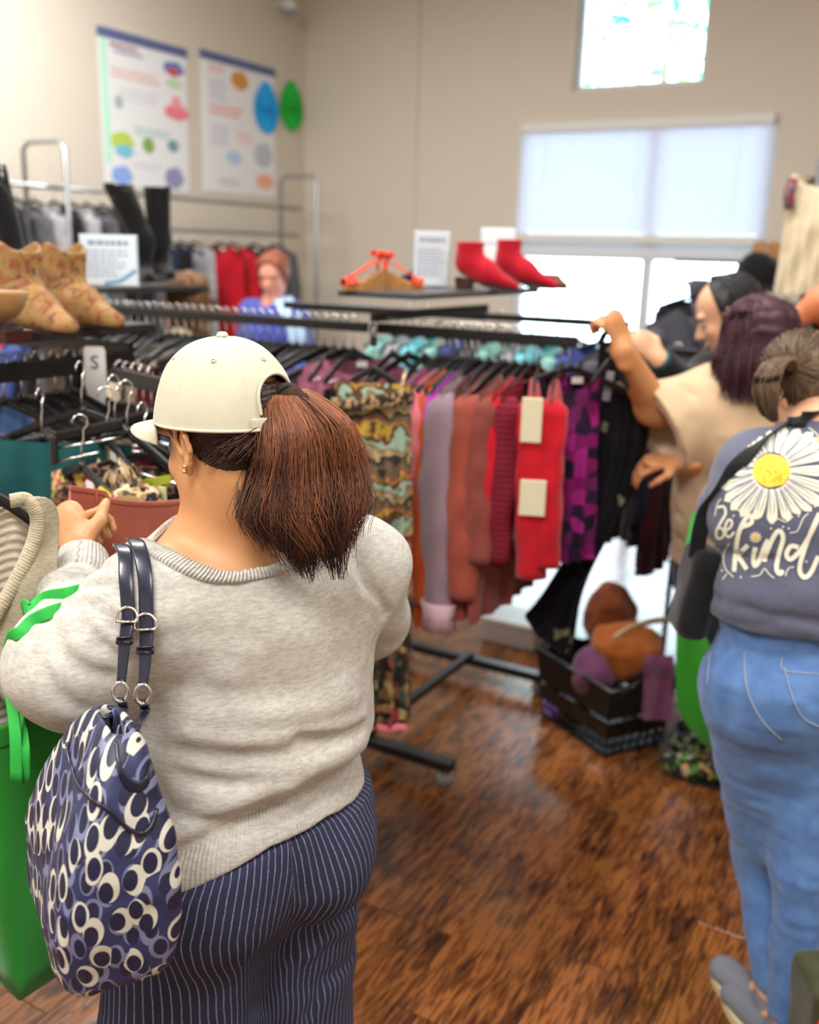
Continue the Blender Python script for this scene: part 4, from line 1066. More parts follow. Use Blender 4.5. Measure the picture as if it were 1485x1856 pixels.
TL = lambda pts, r=.012, d=.006: (hits(tb, pts), r, d)
tfold = fold_field([TL([(535, 1520), (545, 1600), (548, 1680)], .010, .006), TL([(650, 1640), (600, 1668), (545, 1690), (500, 1740), (468, 1830)], .018, .014),
                    TL([(650, 1670), (600, 1700), (560, 1740)], .014, -.005), TL([(520, 1740), (470, 1760), (420, 1800)], .014, .005), TL([(640, 1740), (590, 1780), (560, 1840)], .014, .006)])
def stripe_mat():
    m, nt, b = _nt('navy_pinstripe'); L = nt.links
    at = N(nt, 'ShaderNodeAttribute', attribute_name='stripe'); tc = N(nt, 'ShaderNodeTexCoord')
    nz = N(nt, 'ShaderNodeTexNoise', Scale=24, Detail=3); L.new(tc.outputs['Object'], nz.inputs['Vector'])
    ad = N(nt, 'ShaderNodeMath', operation='MULTIPLY_ADD'); ad.inputs[1].default_value = .35; L.new(nz.outputs['Fac'], ad.inputs[0]); L.new(at.outputs['Fac'], ad.inputs[2])
    fr = N(nt, 'ShaderNodeMath', operation='FRACT'); L.new(ad.outputs[0], fr.inputs[0])
    lt = N(nt, 'ShaderNodeMath', operation='LESS_THAN'); lt.inputs[1].default_value = .15; L.new(fr.outputs[0], lt.inputs[0])
    n2 = N(nt, 'ShaderNodeTexNoise', Scale=260, Detail=2); L.new(tc.outputs['Object'], n2.inputs['Vector'])
    mu = N(nt, 'ShaderNodeMath', operation='MULTIPLY'); L.new(lt.outputs[0], mu.inputs[0]); L.new(n2.outputs['Fac'], mu.inputs[1])
    mx = N(nt, 'ShaderNodeMix', data_type='RGBA'); mx.inputs['A'].default_value = (*rgb(46, 49, 74), 1); mx.inputs['B'].default_value = (*rgb(150, 154, 172), 1)
    mu2 = N(nt, 'ShaderNodeMath', operation='MULTIPLY'); mu2.inputs[1].default_value = 1.25; mu2.use_clamp = True; L.new(mu.outputs[0], mu2.inputs[0])
    L.new(mu2.outputs[0], mx.inputs['Factor']); L.new(mx.outputs['Result'], b.inputs['Base Color'])
    bp = N(nt, 'ShaderNodeBump', Strength=.5, Distance=.0015); L.new(n2.outputs['Fac'], bp.inputs['Height']); L.new(bp.outputs[0], b.inputs['Normal'])
    b.inputs['Roughness'].default_value = .9; b.inputs['Specular IOR Level'].default_value = .2; return m
def tr_attr(V):
    q = V - hipC; x = q @ BR; y = q @ BF; ang = np.arctan2(x, -y)       # 0 at the back seam
    leg = np.clip((.74 - V[:, 2]) / .12, 0, 1)
    s = ang * .195 + np.sign(ang) * np.clip(V[:, 2] - .72, 0, 1) * .16
    return dict(stripe=s / .0118)
sdf_obj('trousers', trousers, (-.62, 1.15, .02), (.04, 1.78, .92), .0045, stripe_mat(), woman, W_base, tr_attr)
# shoes
for fp in (footL, footR):
    f2 = lambda p, fp=fp: smax(blend(p, [('f', fp + UP * .045 - BF * .02, fp + UP * .03 + BF * .15, .042, .038, UP, .8), ('c', fp + UP * .06, fp + UP * .09, .036, .036)], .02), .004 - p[:, 2], .004)
    sdf_obj('shoe', f2, fp + A(-.18, -.12, -.01), fp + A(.12, .25, .14), .005, plain('dark_shoe', rgb(40, 38, 40), .5), woman, W_base)
# ---- cap
cp = radians(2); HF0, HU0 = HF, HU
HF = A(-sin(hy), cos(hy), 0) * cos(cp) - UP * sin(cp); HU = np.cross(HR, HF); MH = np.stack([HR, HF, HU], 1)
CO = HC + HU * .038 - HF * .004 - HR * .002
rx, ry, hz = .093, .112, .124
def cap_pt(th, ph, e=0.0):        # th azimuth (0 = right, 90 deg = forward), ph 0 top .. 1 rim
    a = ph * pi / 2; s = sin(a) ** .86; c = cos(a) ** .92 if a < pi / 2 - 1e-6 else 0
    return CO + HR * (rx + e) * s * cos(th) + HF * (ry + e) * s * sin(th) + HU * ((hz + e) * c - .006)
arch_w, arch_b, arch_t = .038, .022, .076
back = -pi / 2
def in_arch(p):
    q = p - CO; x = q @ HR - .004; z = q @ HU + .006; y = q @ HF
    if y > 0: return False
    if z < arch_b: return False
    zc = arch_t - arch_w
    return abs(x) < arch_w and (z < zc or x * x + (z - zc) ** 2 < arch_w ** 2)
NT, NP = 200, 56
vid = {}; cv = []; cf = []
def gv(i, j):
    k = (i % NT, j)
    if j == 0: k = (0, 0)
    if k not in vid:
        p = cap_pt(2 * pi * k[0] / NT, (j / NP)); sm = 0
        for s6 in range(6):
            dth = abs(((2 * pi * k[0] / NT - (back + pi / 6 + s6 * pi / 3) + pi) % (2 * pi)) - pi) * sin(j / NP * pi / 2)
            sm += math.exp(-(dth / .022) ** 2)
        n_ = nrm(p - CO + HU * .02); r_ = .004 * float(vnoise(np.array([p]) , 26)[0]) 
        p = p - n_ * .0016 * sm + n_ * (r_ + .004 * float(vnoise(np.array([p]), 13)[0])); vid[k] = len(cv); cv.append(p)
    return vid[k]
for i in range(NT):
    for j in range(NP):
        pc = cap_pt(2 * pi * (i + .5) / NT, (j + .5) / NP)
        if in_arch(pc): continue
        q = [gv(i, j), gv(i, j + 1), gv(i + 1, j + 1), gv(i + 1, j)]
        if j == 0: q = [gv(0, 0), gv(i, 1), gv(i + 1, 1)]
        cf.append(tuple(q))
cap = empty('baseball_cap', W_base, 'cream baseball cap with a rear opening, worn by the woman with the ponytail', 'cap')
CAPM = fabric('cream_cotton', rgb(202, 199, 178), rgb(190, 186, 164), 18, bump=.35, mixs=.9, sheen=.1)
def cl(mb, name, mat, parent=cap, smooth=True): return mb.build(name, mat, parent, smooth, W_base)
crown = cl(MB().add(cv, cf), 'crown', CAPM); solid(crown, .0025, -1)
# binding round the opening, strap, buckle
ap = []
zc = arch_t - arch_w
for t_ in np.linspace(0, 1, 34):
    if t_ < .2: x, z = -arch_w, arch_b + (zc - arch_b) * t_ / .2
    elif t_ > .8: x, z = arch_w, zc - (zc - arch_b) * (t_ - .8) / .2
    else: a = pi - pi * (t_ - .2) / .6; x, z = arch_w * cos(a), zc + arch_w * sin(a)
    ap.append((x + .004, z))
def on_cap(x, z, e=.001):
    best = None
    # solve on the surface: height -> ph, x -> th
    zz = min(max((z) / hz, 0), 1); a = math.acos(zz ** (1 / .92)); s = max(sin(a) ** .86, .05)
    cth = np.clip(x / (rx * s), -1, 1); th = -math.acos(cth)
    return CO + HR * (rx + e) * s * cos(th) + HF * (ry + e) * s * sin(th) + HU * (z - .006)
cl(MB().tube([on_cap(x, z) for x, z in ap], .0026, 6), 'opening_binding', CAPM)
sp = [on_cap(x, .010, .0005) for x in np.linspace(-arch_w - .008, arch_w + .016, 20)]
cl(MB().tube(sp, [1.0] * 20, 8, flat=(.017, .0026, HU)), 'strap', CAPM)
bk = [on_cap(x, z, .003) for x, z in ((-.012, .001), (-.012, .020), (.006, .020), (.006, .001))]
cl(MB().tube(bk, .0012, 6, closed=True), 'buckle', GOLD)
cl(MB().tube([cap_pt(2 * pi * k / 60, 1.0, .0012) + HU * .002 for k in range(60)], .0024, 6, closed=True), 'rim_binding', CAPM)
cl(MB().lathe([(.0001, .006), (.006, .005), (.0085, .001), (.008, -.002)], cap_pt(0, 0) + HU * .001, 16, MH), 'button', CAPM)
for s6 in range(6):
    q = cap_pt(back + pi / 3 * s6, .46, .0006); nn = nrm(q - CO + HU * .02); e1 = nrm(np.cross(nn, HU)); e2 = np.cross(nn, e1)
    cl(MB().tube([q + (e1 * cos(a) + e2 * sin(a)) * .0034 for a in np.linspace(0, 2 * pi, 13)[:-1]], .0009, 5, closed=True), 'eyelet', plain('eyelet_thread', rgb(196, 190, 168), .8))
# visor
PBC = on_cap(.014, .045, .004)
vis = []
for i in range(25):
    u = -1 + 2 * i / 24; row = []
    th = pi / 2 - u * .92
    p0 = cap_pt(th, 1.0)
    for j in range(9):
        t_ = j / 8; ext = .072 * sqrt(max(0, 1 - abs(u) ** 2.4))
        row.append(p0 + HF * ext * t_ - HU * (.016 * t_ + .008 * u * u * t_ + .006 * u * u) + HR * 0)
    vis.append(row)
v_ = cl(MB().grid(vis), 'visor', CAPM); solid(v_, .004, 0)
# ---- hair
HF, HU = HF0, HU0; MH = np.stack([HR, HF, HU], 1)
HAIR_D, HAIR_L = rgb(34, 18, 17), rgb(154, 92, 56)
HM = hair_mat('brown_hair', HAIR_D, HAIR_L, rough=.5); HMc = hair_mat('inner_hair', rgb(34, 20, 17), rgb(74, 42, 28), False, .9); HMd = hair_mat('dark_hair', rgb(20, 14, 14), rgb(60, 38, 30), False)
pb = PBC                                  # where the tail comes out of the opening
def scalp(p):
    d = blend(p, [('e', HC - HF * .012 + HU * .045, (.085, .107, .092), MH), ('e', HC - HF * .045 - HU * .02, (.058, .052, .05), MH)], .03)
    q = p - HC.astype(np.float32); y = q @ HF; z = q @ HU; x = np.abs(q @ HR)
    line = z + .028 + (y + .02) * -1.05                         # hairline from the ear up to the nape
    d = smax(d, -(line + .0), .006); d = smax(d, y - .04 - .6 * z, .006)
    ang = np.arctan2(z - .03, -y + .001)
    return smax(d + .0016 * np.sin(95 * ang + 30 * x), z - .075, .005)
sdf_obj('hair', scalp, HC - .16, HC + .16, .003, HMd, woman, W_base)
rs = np.random.RandomState(11)
spine_px = [(486, 722, 1.385), (520, 716, 1.355), (550, 775, 1.335), (556, 850, 1.325), (556, 920, 1.30), (572, 985, 1.29), (584, 1052, 1.285)]
spine = np.array([pb] + [P(*q) for q in spine_px[1:]])
wid = np.array([.012, .034, .064, .078, .086, .058, .026]); thk = np.array([.010, .024, .036, .038, .034, .026, .008])
NS = 16
sps = catmull(spine, NS); wds = np.interp(np.linspace(0, 6, NS), range(7), wid); tks = np.interp(np.linspace(0, 6, NS), range(7), thk)
paths = []; tones = []
locks = []
for k in range(64):
    a = rs.uniform(0, 2 * pi); r = rs.uniform(0, 1) ** .45
    locks.append((cos(a) * r, sin(a) * r, rs.uniform(.78, 1.02) if rs.rand() < .6 else rs.uniform(.55, .85), rs.uniform(0, 6, 3), rs.uniform(.001, .005), rs.uniform(-.02, .012), rs.uniform(-.15, .2)))
for k in range(5600):
    lc = locks[k % 64]
    s = np.linspace(0, 1, NS); q = rs.normal(0, .11, 2)
    if rs.rand() < .1: q *= 2.5
    ca_, sa_ = lc[0] + q[0], lc[1] + q[1]; n_ = sqrt(ca_ ** 2 + sa_ ** 2)
    if n_ > 1.08: ca_, sa_ = ca_ / n_ * 1.08, sa_ / n_ * 1.08
    ln = min(lc[2] * rs.uniform(.82, 1.03), 1.03); ph = lc[3] + rs.uniform(-.4, .4, 3); am = lc[4] + rs.uniform(0, .001)
    idx = np.clip(s * (NS - 1) * ln, 0, NS - 1)
    base_ = np.stack([np.interp(idx, range(NS), sps[:, c]) for c in range(3)], 1); ww = np.interp(idx, range(NS), wds); tt_ = np.interp(idx, range(NS), tks)
    pthx = base_ + np.outer(ww * ca_, A(.985, .17, .1)) + np.outer(tt_ * sa_, A(-.1, .98, .1))
    pthx += np.stack([am * np.sin(9 * s + ph[0]) * s * 1.6 + lc[5] * s ** 4 * 1.6 + .0015 * np.sin(31 * s + ph[1] * 5) * s, am * np.sin(6 * s + ph[1]) * s, am * np.sin(8 * s + ph[2]) * s], 1)
    if rs.rand() < .16: pthx[:, 0] += .022 * s ** 3 * rs.uniform(-.4, 1); pthx[:, 2] += .016 * s ** 3 * rs.rand()
    paths.append(pthx)
    top = np.clip(.66 - .3 * sa_ + .32 * ca_ - 1.0 * (s * ln - .12) + lc[6] * 1.4, 0, 1)  # lit top and near side, shaded lower end put into the strand tone
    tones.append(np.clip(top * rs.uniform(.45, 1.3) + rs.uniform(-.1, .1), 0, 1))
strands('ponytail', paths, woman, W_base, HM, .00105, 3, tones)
def pcore(p):
    d = None
    for i in range(2, NS - 5):
        r0, r1 = min(wds[i] * .5, .03), min(wds[i + 1] * .5, .03)
        e = sd_flat(p, sps[i], sps[i + 1], r0, r1, A(0, 1, 0), .42); d = e if d is None else smin(d, e, .01)
    return d + .004 * vnoise(p * A(3, 3, .5).astype(np.float32), 40)
sdf_obj('ponytail_core', pcore, sps.min(0) - .09, sps.max(0) + .09, .004, HMc, woman, W_base)
hp_ = []; ht_ = []
for k in range(520):                                             # loose hairs swept from nape and temple to the tail
    a0 = rs.uniform(-.5, 1.0); st = HC - HR * (.080 - .03 * rs.rand()) * cos(a0 * .8) - HF * (.02 + .08 * rs.rand()) - HU * (.02 * rs.rand() - .01 - .04 * (1 - a0) * 0) - HU * .02 * rs.rand()
    en = pb + A(rs.uniform(-.01, .01), rs.uniform(-.01, .01), rs.uniform(-.03, .0)); md = (st + en) / 2; dv = md - (HC + HU * .02); md = HC + HU * .02 + nrm(dv) * max(np.linalg.norm(dv), .104)
    hp_.append(catmull([st, md, en], 9)); ht_.append(rs.uniform(0, .3))
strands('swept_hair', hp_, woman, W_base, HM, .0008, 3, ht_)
sc_c = pb + nrm(sps[1] - pb) * .006
wl(MB().tube([sc_c + nrm(np.cross(nrm(sps[1] - pb), UP)) * .012 * cos(a) + np.cross(nrm(sps[1] - pb), nrm(np.cross(nrm(sps[1] - pb), UP))) * .012 * sin(a) for a in np.linspace(0, 2 * pi, 17)[:-1]], .004, 7, closed=True), 'hair_tie', plain('hair_tie_black', rgb(18, 18, 20), .7))
lobe = HC - HR * .082 * 1.02 + HF * .002 - HU * .028
for k in range(2): wl(MB().lathe([(.0001, -.0035)] + [(.0036 * cos(a), .0036 * sin(a)) for a in np.linspace(-1.2, 1.2, 7)] + [(.0001, .0036)], lobe + HU * .007 * k - HR * .003 - HF * .003 * k, 10, MH), 'earring', GOLD)
# ------------------------------------------------------------------ handbag on the woman's shoulder
bc = P(172, 1503, 1.09); bW = nrm(A(-.52, .855, 0)); bT = nrm(A(.855, .52, 0)); MBG = np.stack([bW, bT, UP], 1)
bag = empty('handbag', A(bc[0], bc[1], bc[2] - .16), 'navy and cream oval-patterned handbag with dark blue straps on the woman\'s shoulder', 'handbag')
bb = A(bc[0], bc[1], bc[2] - .16)
def bag_f(p):
    sh_ = np.clip((p[:, 2] - bc[2] + .12) / .28, 0, 1.1) ** 1.6 * .034
    q = (p - bc.astype(np.float32) - sh_[:, None] * A(1, 0, 0).astype(np.float32)) @ MBG.astype(np.float32); x, y, z = q.T
    zz = np.clip((z + .155) / .32, 0, 1)
    K_ = [0, .15, .4, .6, .8, .92, 1]; wx = np.interp(zz, K_, [.118, .126, .130, .118, .094, .070, .056]).astype(np.float32); wy = np.interp(zz, K_, [.070, .074, .074, .064, .044, .032, .026]).astype(np.float32)
    qx = np.abs(x) - (wx - .03); qy = np.abs(y) - (wy - .03); qz = np.abs(z) - (.162 - .03 - .018 * (x / .12) ** 2 * (z > 0))
    d = np.sqrt(np.maximum(qx, 0) ** 2 + np.maximum(qy, 0) ** 2 + np.maximum(qz, 0) ** 2) + np.minimum(np.maximum(np.maximum(qx, qy), qz), 0) - .03
    d += .011 * vnoise(p * A(1, 1, .7).astype(np.float32), 17) + .004 * vnoise(p, 40)
    # sunken zipped mouth
    m = np.sqrt((np.maximum(np.abs(x) - .03, 0)) ** 2 + y ** 2) - .010
    return smax(d, -np.maximum(m, -(z - .115)), .008)
def bag_attr(V):
    q = (V - bc) @ MBG; return dict(pat=np.stack([q[:, 0] * .9 - q[:, 1], q[:, 2], q[:, 0] * 0], 1))
def bag_mat():
    m, nt, b = _nt('oval_print_canvas'); L = nt.links
    at = N(nt, 'ShaderNodeAttribute', attribute_name='pat')
    mp = N(nt, 'ShaderNodeMapping'); mp.inputs['Scale'].default_value = (37, 27, 1); mp.inputs['Rotation'].default_value = (0, 0, .35); L.new(at.outputs['Vector'], mp.inputs['Vector'])
    def math(op, a, b_=None, v=None, clamp=False):
        n = N(nt, 'ShaderNodeMath', operation=op); n.use_clamp = clamp
        if hasattr(a, 'links'): L.new(a, n.inputs[0])
        else: n.inputs[0].default_value = a
        if b_ is not None:
            if hasattr(b_, 'links'): L.new(b_, n.inputs[1])
            else: n.inputs[1].default_value = b_
        return n.outputs[0]
    def mix(f, a, c):
        n = N(nt, 'ShaderNodeMix', data_type='RGBA'); L.new(f, n.inputs['Factor'])
        for s_, k in ((a, 'A'), (c, 'B')):
            if hasattr(s_, 'links'): L.new(s_, n.inputs[k])
            else: n.inputs[k].default_value = (*s_, 1)
        return n.outputs['Result']
    col = None
    for lay, (off, sc_, ring) in enumerate((((0, 0, 0), 1.0, rgb(112, 118, 148)), ((3.37, 7.71, 0), .94, rgb(200, 198, 184)))):
        m2 = N(nt, 'ShaderNodeVectorMath', operation='MULTIPLY_ADD'); m2.inputs[1].default_value = (sc_, sc_, 1); m2.inputs[2].default_value = off; L.new(mp.outputs[0], m2.inputs[0])
        vo = N(nt, 'ShaderNodeTexVoronoi', voronoi_dimensions='2D', Scale=1.0, Randomness=.72); L.new(m2.outputs[0], vo.inputs['Vector'])
        lc = N(nt, 'ShaderNodeVectorMath', operation='SUBTRACT'); L.new(m2.outputs[0], lc.inputs[0]); L.new(vo.outputs['Position'], lc.inputs[1])
        rc_ = N(nt, 'ShaderNodeVectorMath', operation='SUBTRACT'); L.new(vo.outputs['Color'], rc_.inputs[0]); rc_.inputs[1].default_value = (.5, .5, .5)
        sc2 = N(nt, 'ShaderNodeVectorMath', operation='MULTIPLY_ADD'); sc2.inputs[1].default_value = (.34, .34, 0); L.new(rc_.outputs[0], sc2.inputs[0]); L.new(lc.outputs[0], sc2.inputs[2])
        def ln(v):
            z_ = N(nt, 'ShaderNodeVectorMath', operation='MULTIPLY'); z_.inputs[1].default_value = (1.1, .95, 0); L.new(v, z_.inputs[0])
            n = N(nt, 'ShaderNodeVectorMath', operation='LENGTH'); L.new(z_.outputs[0], n.inputs[0]); return n.outputs['Value']
        d1 = ln(lc.outputs[0]); d2 = ln(sc2.outputs[0])
        inr = math('LESS_THAN', d1, .47); inc = math('LESS_THAN', d2, .335)
        if col is None: col = mix(inr, rgb(44, 50, 88), ring)
        else:
            sp = N(nt, 'ShaderNodeSeparateColor'); L.new(vo.outputs['Color'], sp.inputs[0]); keep = math('GREATER_THAN', sp.outputs[2], .30)
            inr = math('MULTIPLY', inr, keep); inc = math('MULTIPLY', inc, keep); col = mix(inr, col, ring)
        col = mix(inc, col, rgb(30, 32, 62))
    L.new(col, b.inputs['Base Color']); b.inputs['Roughness'].default_value = .45; b.inputs['Specular IOR Level'].default_value = .45
    return m
sdf_obj('bag_body', bag_f, bc - .21, bc + .21, .003, bag_mat(), bag, bb, bag_attr)
LEA = plain('navy_leather', rgb(28, 32, 52), .28, coat=.3)
def bl_(mb, name, mat, par=bag, smooth=True): return mb.build(name, mat, par, smooth, bb)
def bh(pts, e=.003): return [h_ - A(0, e, 0) for h_ in hits(bag_f, pts, .8, 1.5)]
for nm, pts in (('pocket_piping', [(122, 1345), (130, 1385), (142, 1420), (170, 1448), (205, 1470), (232, 1498), (258, 1508), (276, 1494), (286, 1462)]),
                ('mouth_trim', [(212, 1345), (216, 1385), (228, 1412), (250, 1424), (268, 1412), (276, 1385)])):
    pp = catmull(bh(pts), 30); bl_(MB().tube(pp, [1.0] * 30, 8, flat=(.005 if nm != 'mouth_trim' else .014, .004, (0, 0, 1))), nm, LEA)
# straps over the shoulder
def strap(px_pts, vs, w_, name):
    pts = [P(x, y, v) for (x, y), v in zip(px_pts, vs)]; pp = catmull(pts, 44)
    out = []
    for q in pp:                                   # keep it on top of the sweater
        e = float(sw_base(np.array([q], np.float32))[0])
        if e < .006:
            g0 = sw_base(np.array([q, q + A(.003, 0, 0), q + A(0, .003, 0), q + A(0, 0, .003)], np.float32)); gr = nrm(g0[1:] - g0[0]); q = q + gr * (.006 - e)
        out.append(q)
    return np.array(out)
s0 = hit(sw_base, 232, 1016, .8, 1.8)[1]
for (nm, X, w_, ring) in (('strap', [(226, 1006), (231, 1012), (234, 1060), (234, 1110), (226, 1168), (220, 1235), (212, 1300)], .0195, 209), ('strap', [(248, 1000), (256, 1008), (264, 1050), (266, 1120), (264, 1185), (260, 1240), (256, 1300)], .021, 254)):
    vs = [s0 + .07, s0 + .01, s0 - .025, s0 - .05, s0 - .075, s0 - .09, s0 - .10]
    pp = strap(X, vs, w_, nm)
    st = bl_(MB().tube(pp[:37], [1.0] * 24 + list(np.linspace(1, .62, 13)), 8, flat=(w_, .0042, nrm(A(.95, -.2, 0)))), nm, LEA)
    i = 23; c = pp[i]; t_ = nrm(pp[i + 1] - pp[i - 1]); ax = nrm(np.cross(t_, A(0, 1, 0))); ax = ax * (1 if ax[0] > 0 else -1); f_ = np.cross(ax, t_); f_ = f_ if f_[1] < 0 else -f_
    bkp = [c + ax * w_ * .72 * cos(a) - t_ * w_ * .75 * max(sin(a), -.35) + f_ * .006 for a in np.linspace(0, 2 * pi, 22)[:-1]]
    bl_(MB().tube(bkp, .0021, 7, closed=True), 'buckle', SILVER, st)
    bl_(MB().tube([c + ax * w_ * s_ + t_ * .006 + f_ * .009 for s_ in (-.7, .7)], .0017, 6), 'buckle_bar', SILVER, st)
    bl_(MB().box(pp[28] + f_ * .002, (w_ * 1.15, .009, .011), np.stack([ax, -f_, -t_], 1), .002), 'keeper', LEA, st)
    rc0 = pp[37] + A(0, -.002, -.006)
    bl_(MB().tube([rc0 + A(cos(a) * .0095, .3 * .0095 * cos(a), sin(a) * .014) for a in np.linspace(0, 2 * pi, 21)[:-1]], .0028, 7, closed=True), 'ring', SILVER, st)
    bl_(MB().tube(catmull([rc0 + A(0, 0, -.010), rc0 + A(.0, .006, -.03), bc + A(.034, 0, 0) + bT * (.014 if ring > 230 else -.010) + bW * (-.03 if ring > 230 else .02) + UP * .152], 8), [1.0] * 8, 8, flat=(.013, .005, (1, 0, 0))), 'ring_tab', LEA, st)

# ------------------------------------------------------------------ green shopping bags
GREEN = fabric('green_bag_cloth', rgb(30, 138, 36), rgb(24, 118, 30), 8, bump=.12, mixs=.9); GREENL = plain('green_handle', rgb(34, 168, 62), .7)
def tote(label, corner, dirA, la, dirB, lb, h_, seed, lean=(0, 0), top_in=.02, notch=None):
    """open cloth bag: vertical edge at corner, faces running along dirA and dirB"""
    dirA, dirB = nrm(dirA), nrm(dirB); base_ = corner + dirA * la / 2 + dirB * lb / 2
    t = empty('shopping_bag', base_, label, 'bag'); r = np.random.RandomState(seed)
    ringp = [corner, corner + dirA * la, corner + dirA * la + dirB * lb, corner + dirB * lb]
    n = 8; loop = []
    for a, b in zip(ringp, ringp[1:] + ringp[:1]):
        for k in range(n): loop.append(a + (b - a) * k / n)
    loop = np.array(loop); g = []
    for i in range(13):
        s = i / 12; c = loop.mean(0); q = loop.copy()
        q = c + (q - c) * (1 - top_in * s) + A(lean[0] * s, lean[1] * s, 0); q[:, 2] += h_ * s
        dn = np.stack([vnoise(q.astype(np.float32) + k * 3, 9) for k in range(3)], 1) * .03 * sin(min(1, s * 1.3 + .15) * pi / 1.3)
        q += dn * A(1, 1, .3); g.append(list(q) + [q[0]])
    mb = MB().grid(g); nbv = len(mb.v); mb.add(list(loop), [tuple(range(len(loop)))[::-1]])
    o = mb.build('cloth', GREEN, t, True, base_); solid(o, .0025, 0); sharp(o, 50)
    MB().tube([q + nrm((q - loop.mean(0)) * A(1, 1, 0)) * .002 - UP * .018 for q in g[-1][:-1]], [1.0] * (len(g[-1]) - 1), 8, flat=(.034, .003, (0, 0, 1)), closed=True).build('top_hem', GREEN, t, True, base_)
    return t, base_, g[-1]
cA = P(38, 1812, 1.27); t, bs, top = tote('bright green cloth shopping bag hooked over the capped woman\'s left forearm', cA, A(.58, .815, 0), .15, A(-.815, .58, 0), .36, .47, 2)
e1 = P(22, 1250, 1.40); fa = [P(40, 1335, 1.36), P(20, 1245, 1.37), P(38, 1150, 1.325)]
h1 = [q - A(0, .008, 0) for q in hits(sw_base, [(42, 1142), (62, 1122), (95, 1106)])]
h2 = [q - A(0, .008, 0) for q in hits(sw_base, [(58, 1102), (85, 1080), (128, 1072)])]
for hs_, st_ in ((h1, P(32, 1338, 1.36)), (h2, P(45, 1338, 1.42))):
    k_ = 0 if hs_ is h1 else 1
    pre = [P(30, 1420, 1.235), P(28, 1330, 1.25), P(17, 1240, 1.30), P(14, 1185, 1.31), hs_[0] + A(-.016, .006, -.01)] if k_ == 0 else [P(44, 1420, 1.24), P(42, 1330, 1.26), P(30, 1240, 1.44), P(34, 1130, 1.46), hs_[0] + A(-.02, .03, -.005)]
    pth_ = catmull(pre + hs_ + [hs_[-1] + A(.02, .06, -.01)], 34)
    tg = np.gradient(pth_, axis=0); axs = np.cross(tg, A(-.15, -1, .25)); axs /= np.linalg.norm(axs, axis=1)[:, None]
    for i_ in range(1, 34):
        if np.dot(axs[i_], axs[i_ - 1]) < 0: axs[i_] *= -1
    MB().tube(pth_, [1.0] * 34, 8, flat=(.019, .003, axs)).build('handle', GREENL, t, True, bs)

# ------------------------------------------------------------------ near left rack with the boot shelf
rB = A(-.76, 2.62, 0); rk2 = empty('clothes_rack', rB, 'black clothes rack at the left edge with the patterned boots on its shelf', 'rack')
def r2(mb, nm, mt=BLACK): return mb.build(nm, mt, rk2, False, rB)
r2(bar_box(MB(), rB + A(0, 0, .08), rB + A(0, 0, 1.50), .042, .042), 'post')
far2 = -RY * 1.15
r2(bar_box(MB(), rB + far2 + A(0, 0, .08), rB + far2 + A(0, 0, 1.50), .042, .042), 'post')
sh0 = rB + RY * .06 + RX * .035
SHZ = 1.52
r2(MB().box(sh0 - RY * .68 - RX * .17 + A(0, 0, SHZ - .012), (.34, 1.36, .024), np.stack([RX, RY, UP], 1), .003), 'shelf_board', plain('dark_shelf', rgb(34, 34, 38), .35))
r2(bar_box(MB(), rB + A(0, 0, 1.425), rB + far2 + A(0, 0, 1.425), .022, .045), 'hanging_bar')
a2 = P(300, 700, 2.22); a1 = P(166, 671, 2.55)
r2(bar_box(MB(), a1, a2, .02, .035), 'sloping_arm')
r2(bar_box(MB(), rB + A(0, 0, 1.45) - RX * .5, rB + A(0, 0, 1.45), .02, .035), 'cross_bar')
for o_ in (rB, rB + far2): r2(bar_box(MB(), o_ - RX * .3 + A(0, 0, .075), o_ + RX * .36 + A(0, 0, .075), .05, .04), 'foot')
for o_ in (rB, rB + far2):
    for sg in (-.27, .33):
        c = o_ + RX * sg; cs = MB().lathe([(.004, .02), (.026, .02), (.028, 0), (.026, -.02), (.004, -.02)], c + A(0, 0, .028), 16, np.array(Matrix.Rotation(pi / 2, 3, 'X'))).build('caster', MC['caster_grey'], rk2, True, rB)
        MB().box(c + A(0, 0, .055), (.03, .05, .008)).build('caster_fork', CHROME, cs, False, rB)
Rpaper = lambda ang: np.array([[cos(ang), 0, -sin(ang)], [sin(ang), 0, cos(ang)], [0, 1, 0]]) @ np.diag([1, 1, 1])
def textR(ang=0.0):                    # text lies in the x,z plane and faces -v
    return np.stack([A(cos(ang), sin(ang), 0), A(0, 0, 1), A(sin(ang), -cos(ang), 0)], 1)
def size_marker(px, y0, y1, v, wpx, txt, label, col=WHITE):
    c = P(px, (y0 + y1) / 2, v); top, bot = P(px, y0, v), P(px, y1, v); h_ = top[2] - bot[2]; w_ = wpx / 1750 * (v + .05)
    t = empty('size_marker', bot, label, 'size marker')
    poly = [(w_ / 2 * x, h_ / 2 * z) for x, z in ((-.55, -1), (.55, -1), (1, -.2), (1, .9), (.8, 1), (-.8, 1), (-1, .9), (-1, -.2))]
    mid = (top + bot) / 2
    MB().prism(poly, -.001, .001, np.array([[1, 0, 0], [0, 0, 1], [0, 1, 0]], float), mid).build('tag', col, t, False, bot)
    link('letter', text_mesh(txt, w_ * .9, textR(), mid + A(0, -.0025, h_ * .26), bot), plain('letter_blue', rgb(60, 70, 110), .6), t, False)
size_marker(174, 628, 750, 2.44, 38, 'S', 'white size marker with a dark S clipped to the corner of the left rack')
size_marker(100, 628, 740, 2.62, 34, 'S', 'greyish size marker with an S further back on the left rack', plain('grey_tag', rgb(170, 160, 160), .5))
for k in range(6):
    p = rB - RY * (.16 + .05 * k) + A(0, 0, 1.452); hanger(p, atan2(RX[1], RX[0]) + .1 * (k % 3), 'black hanger hooked on the bar under the boot shelf', 'hangers under the boot shelf')
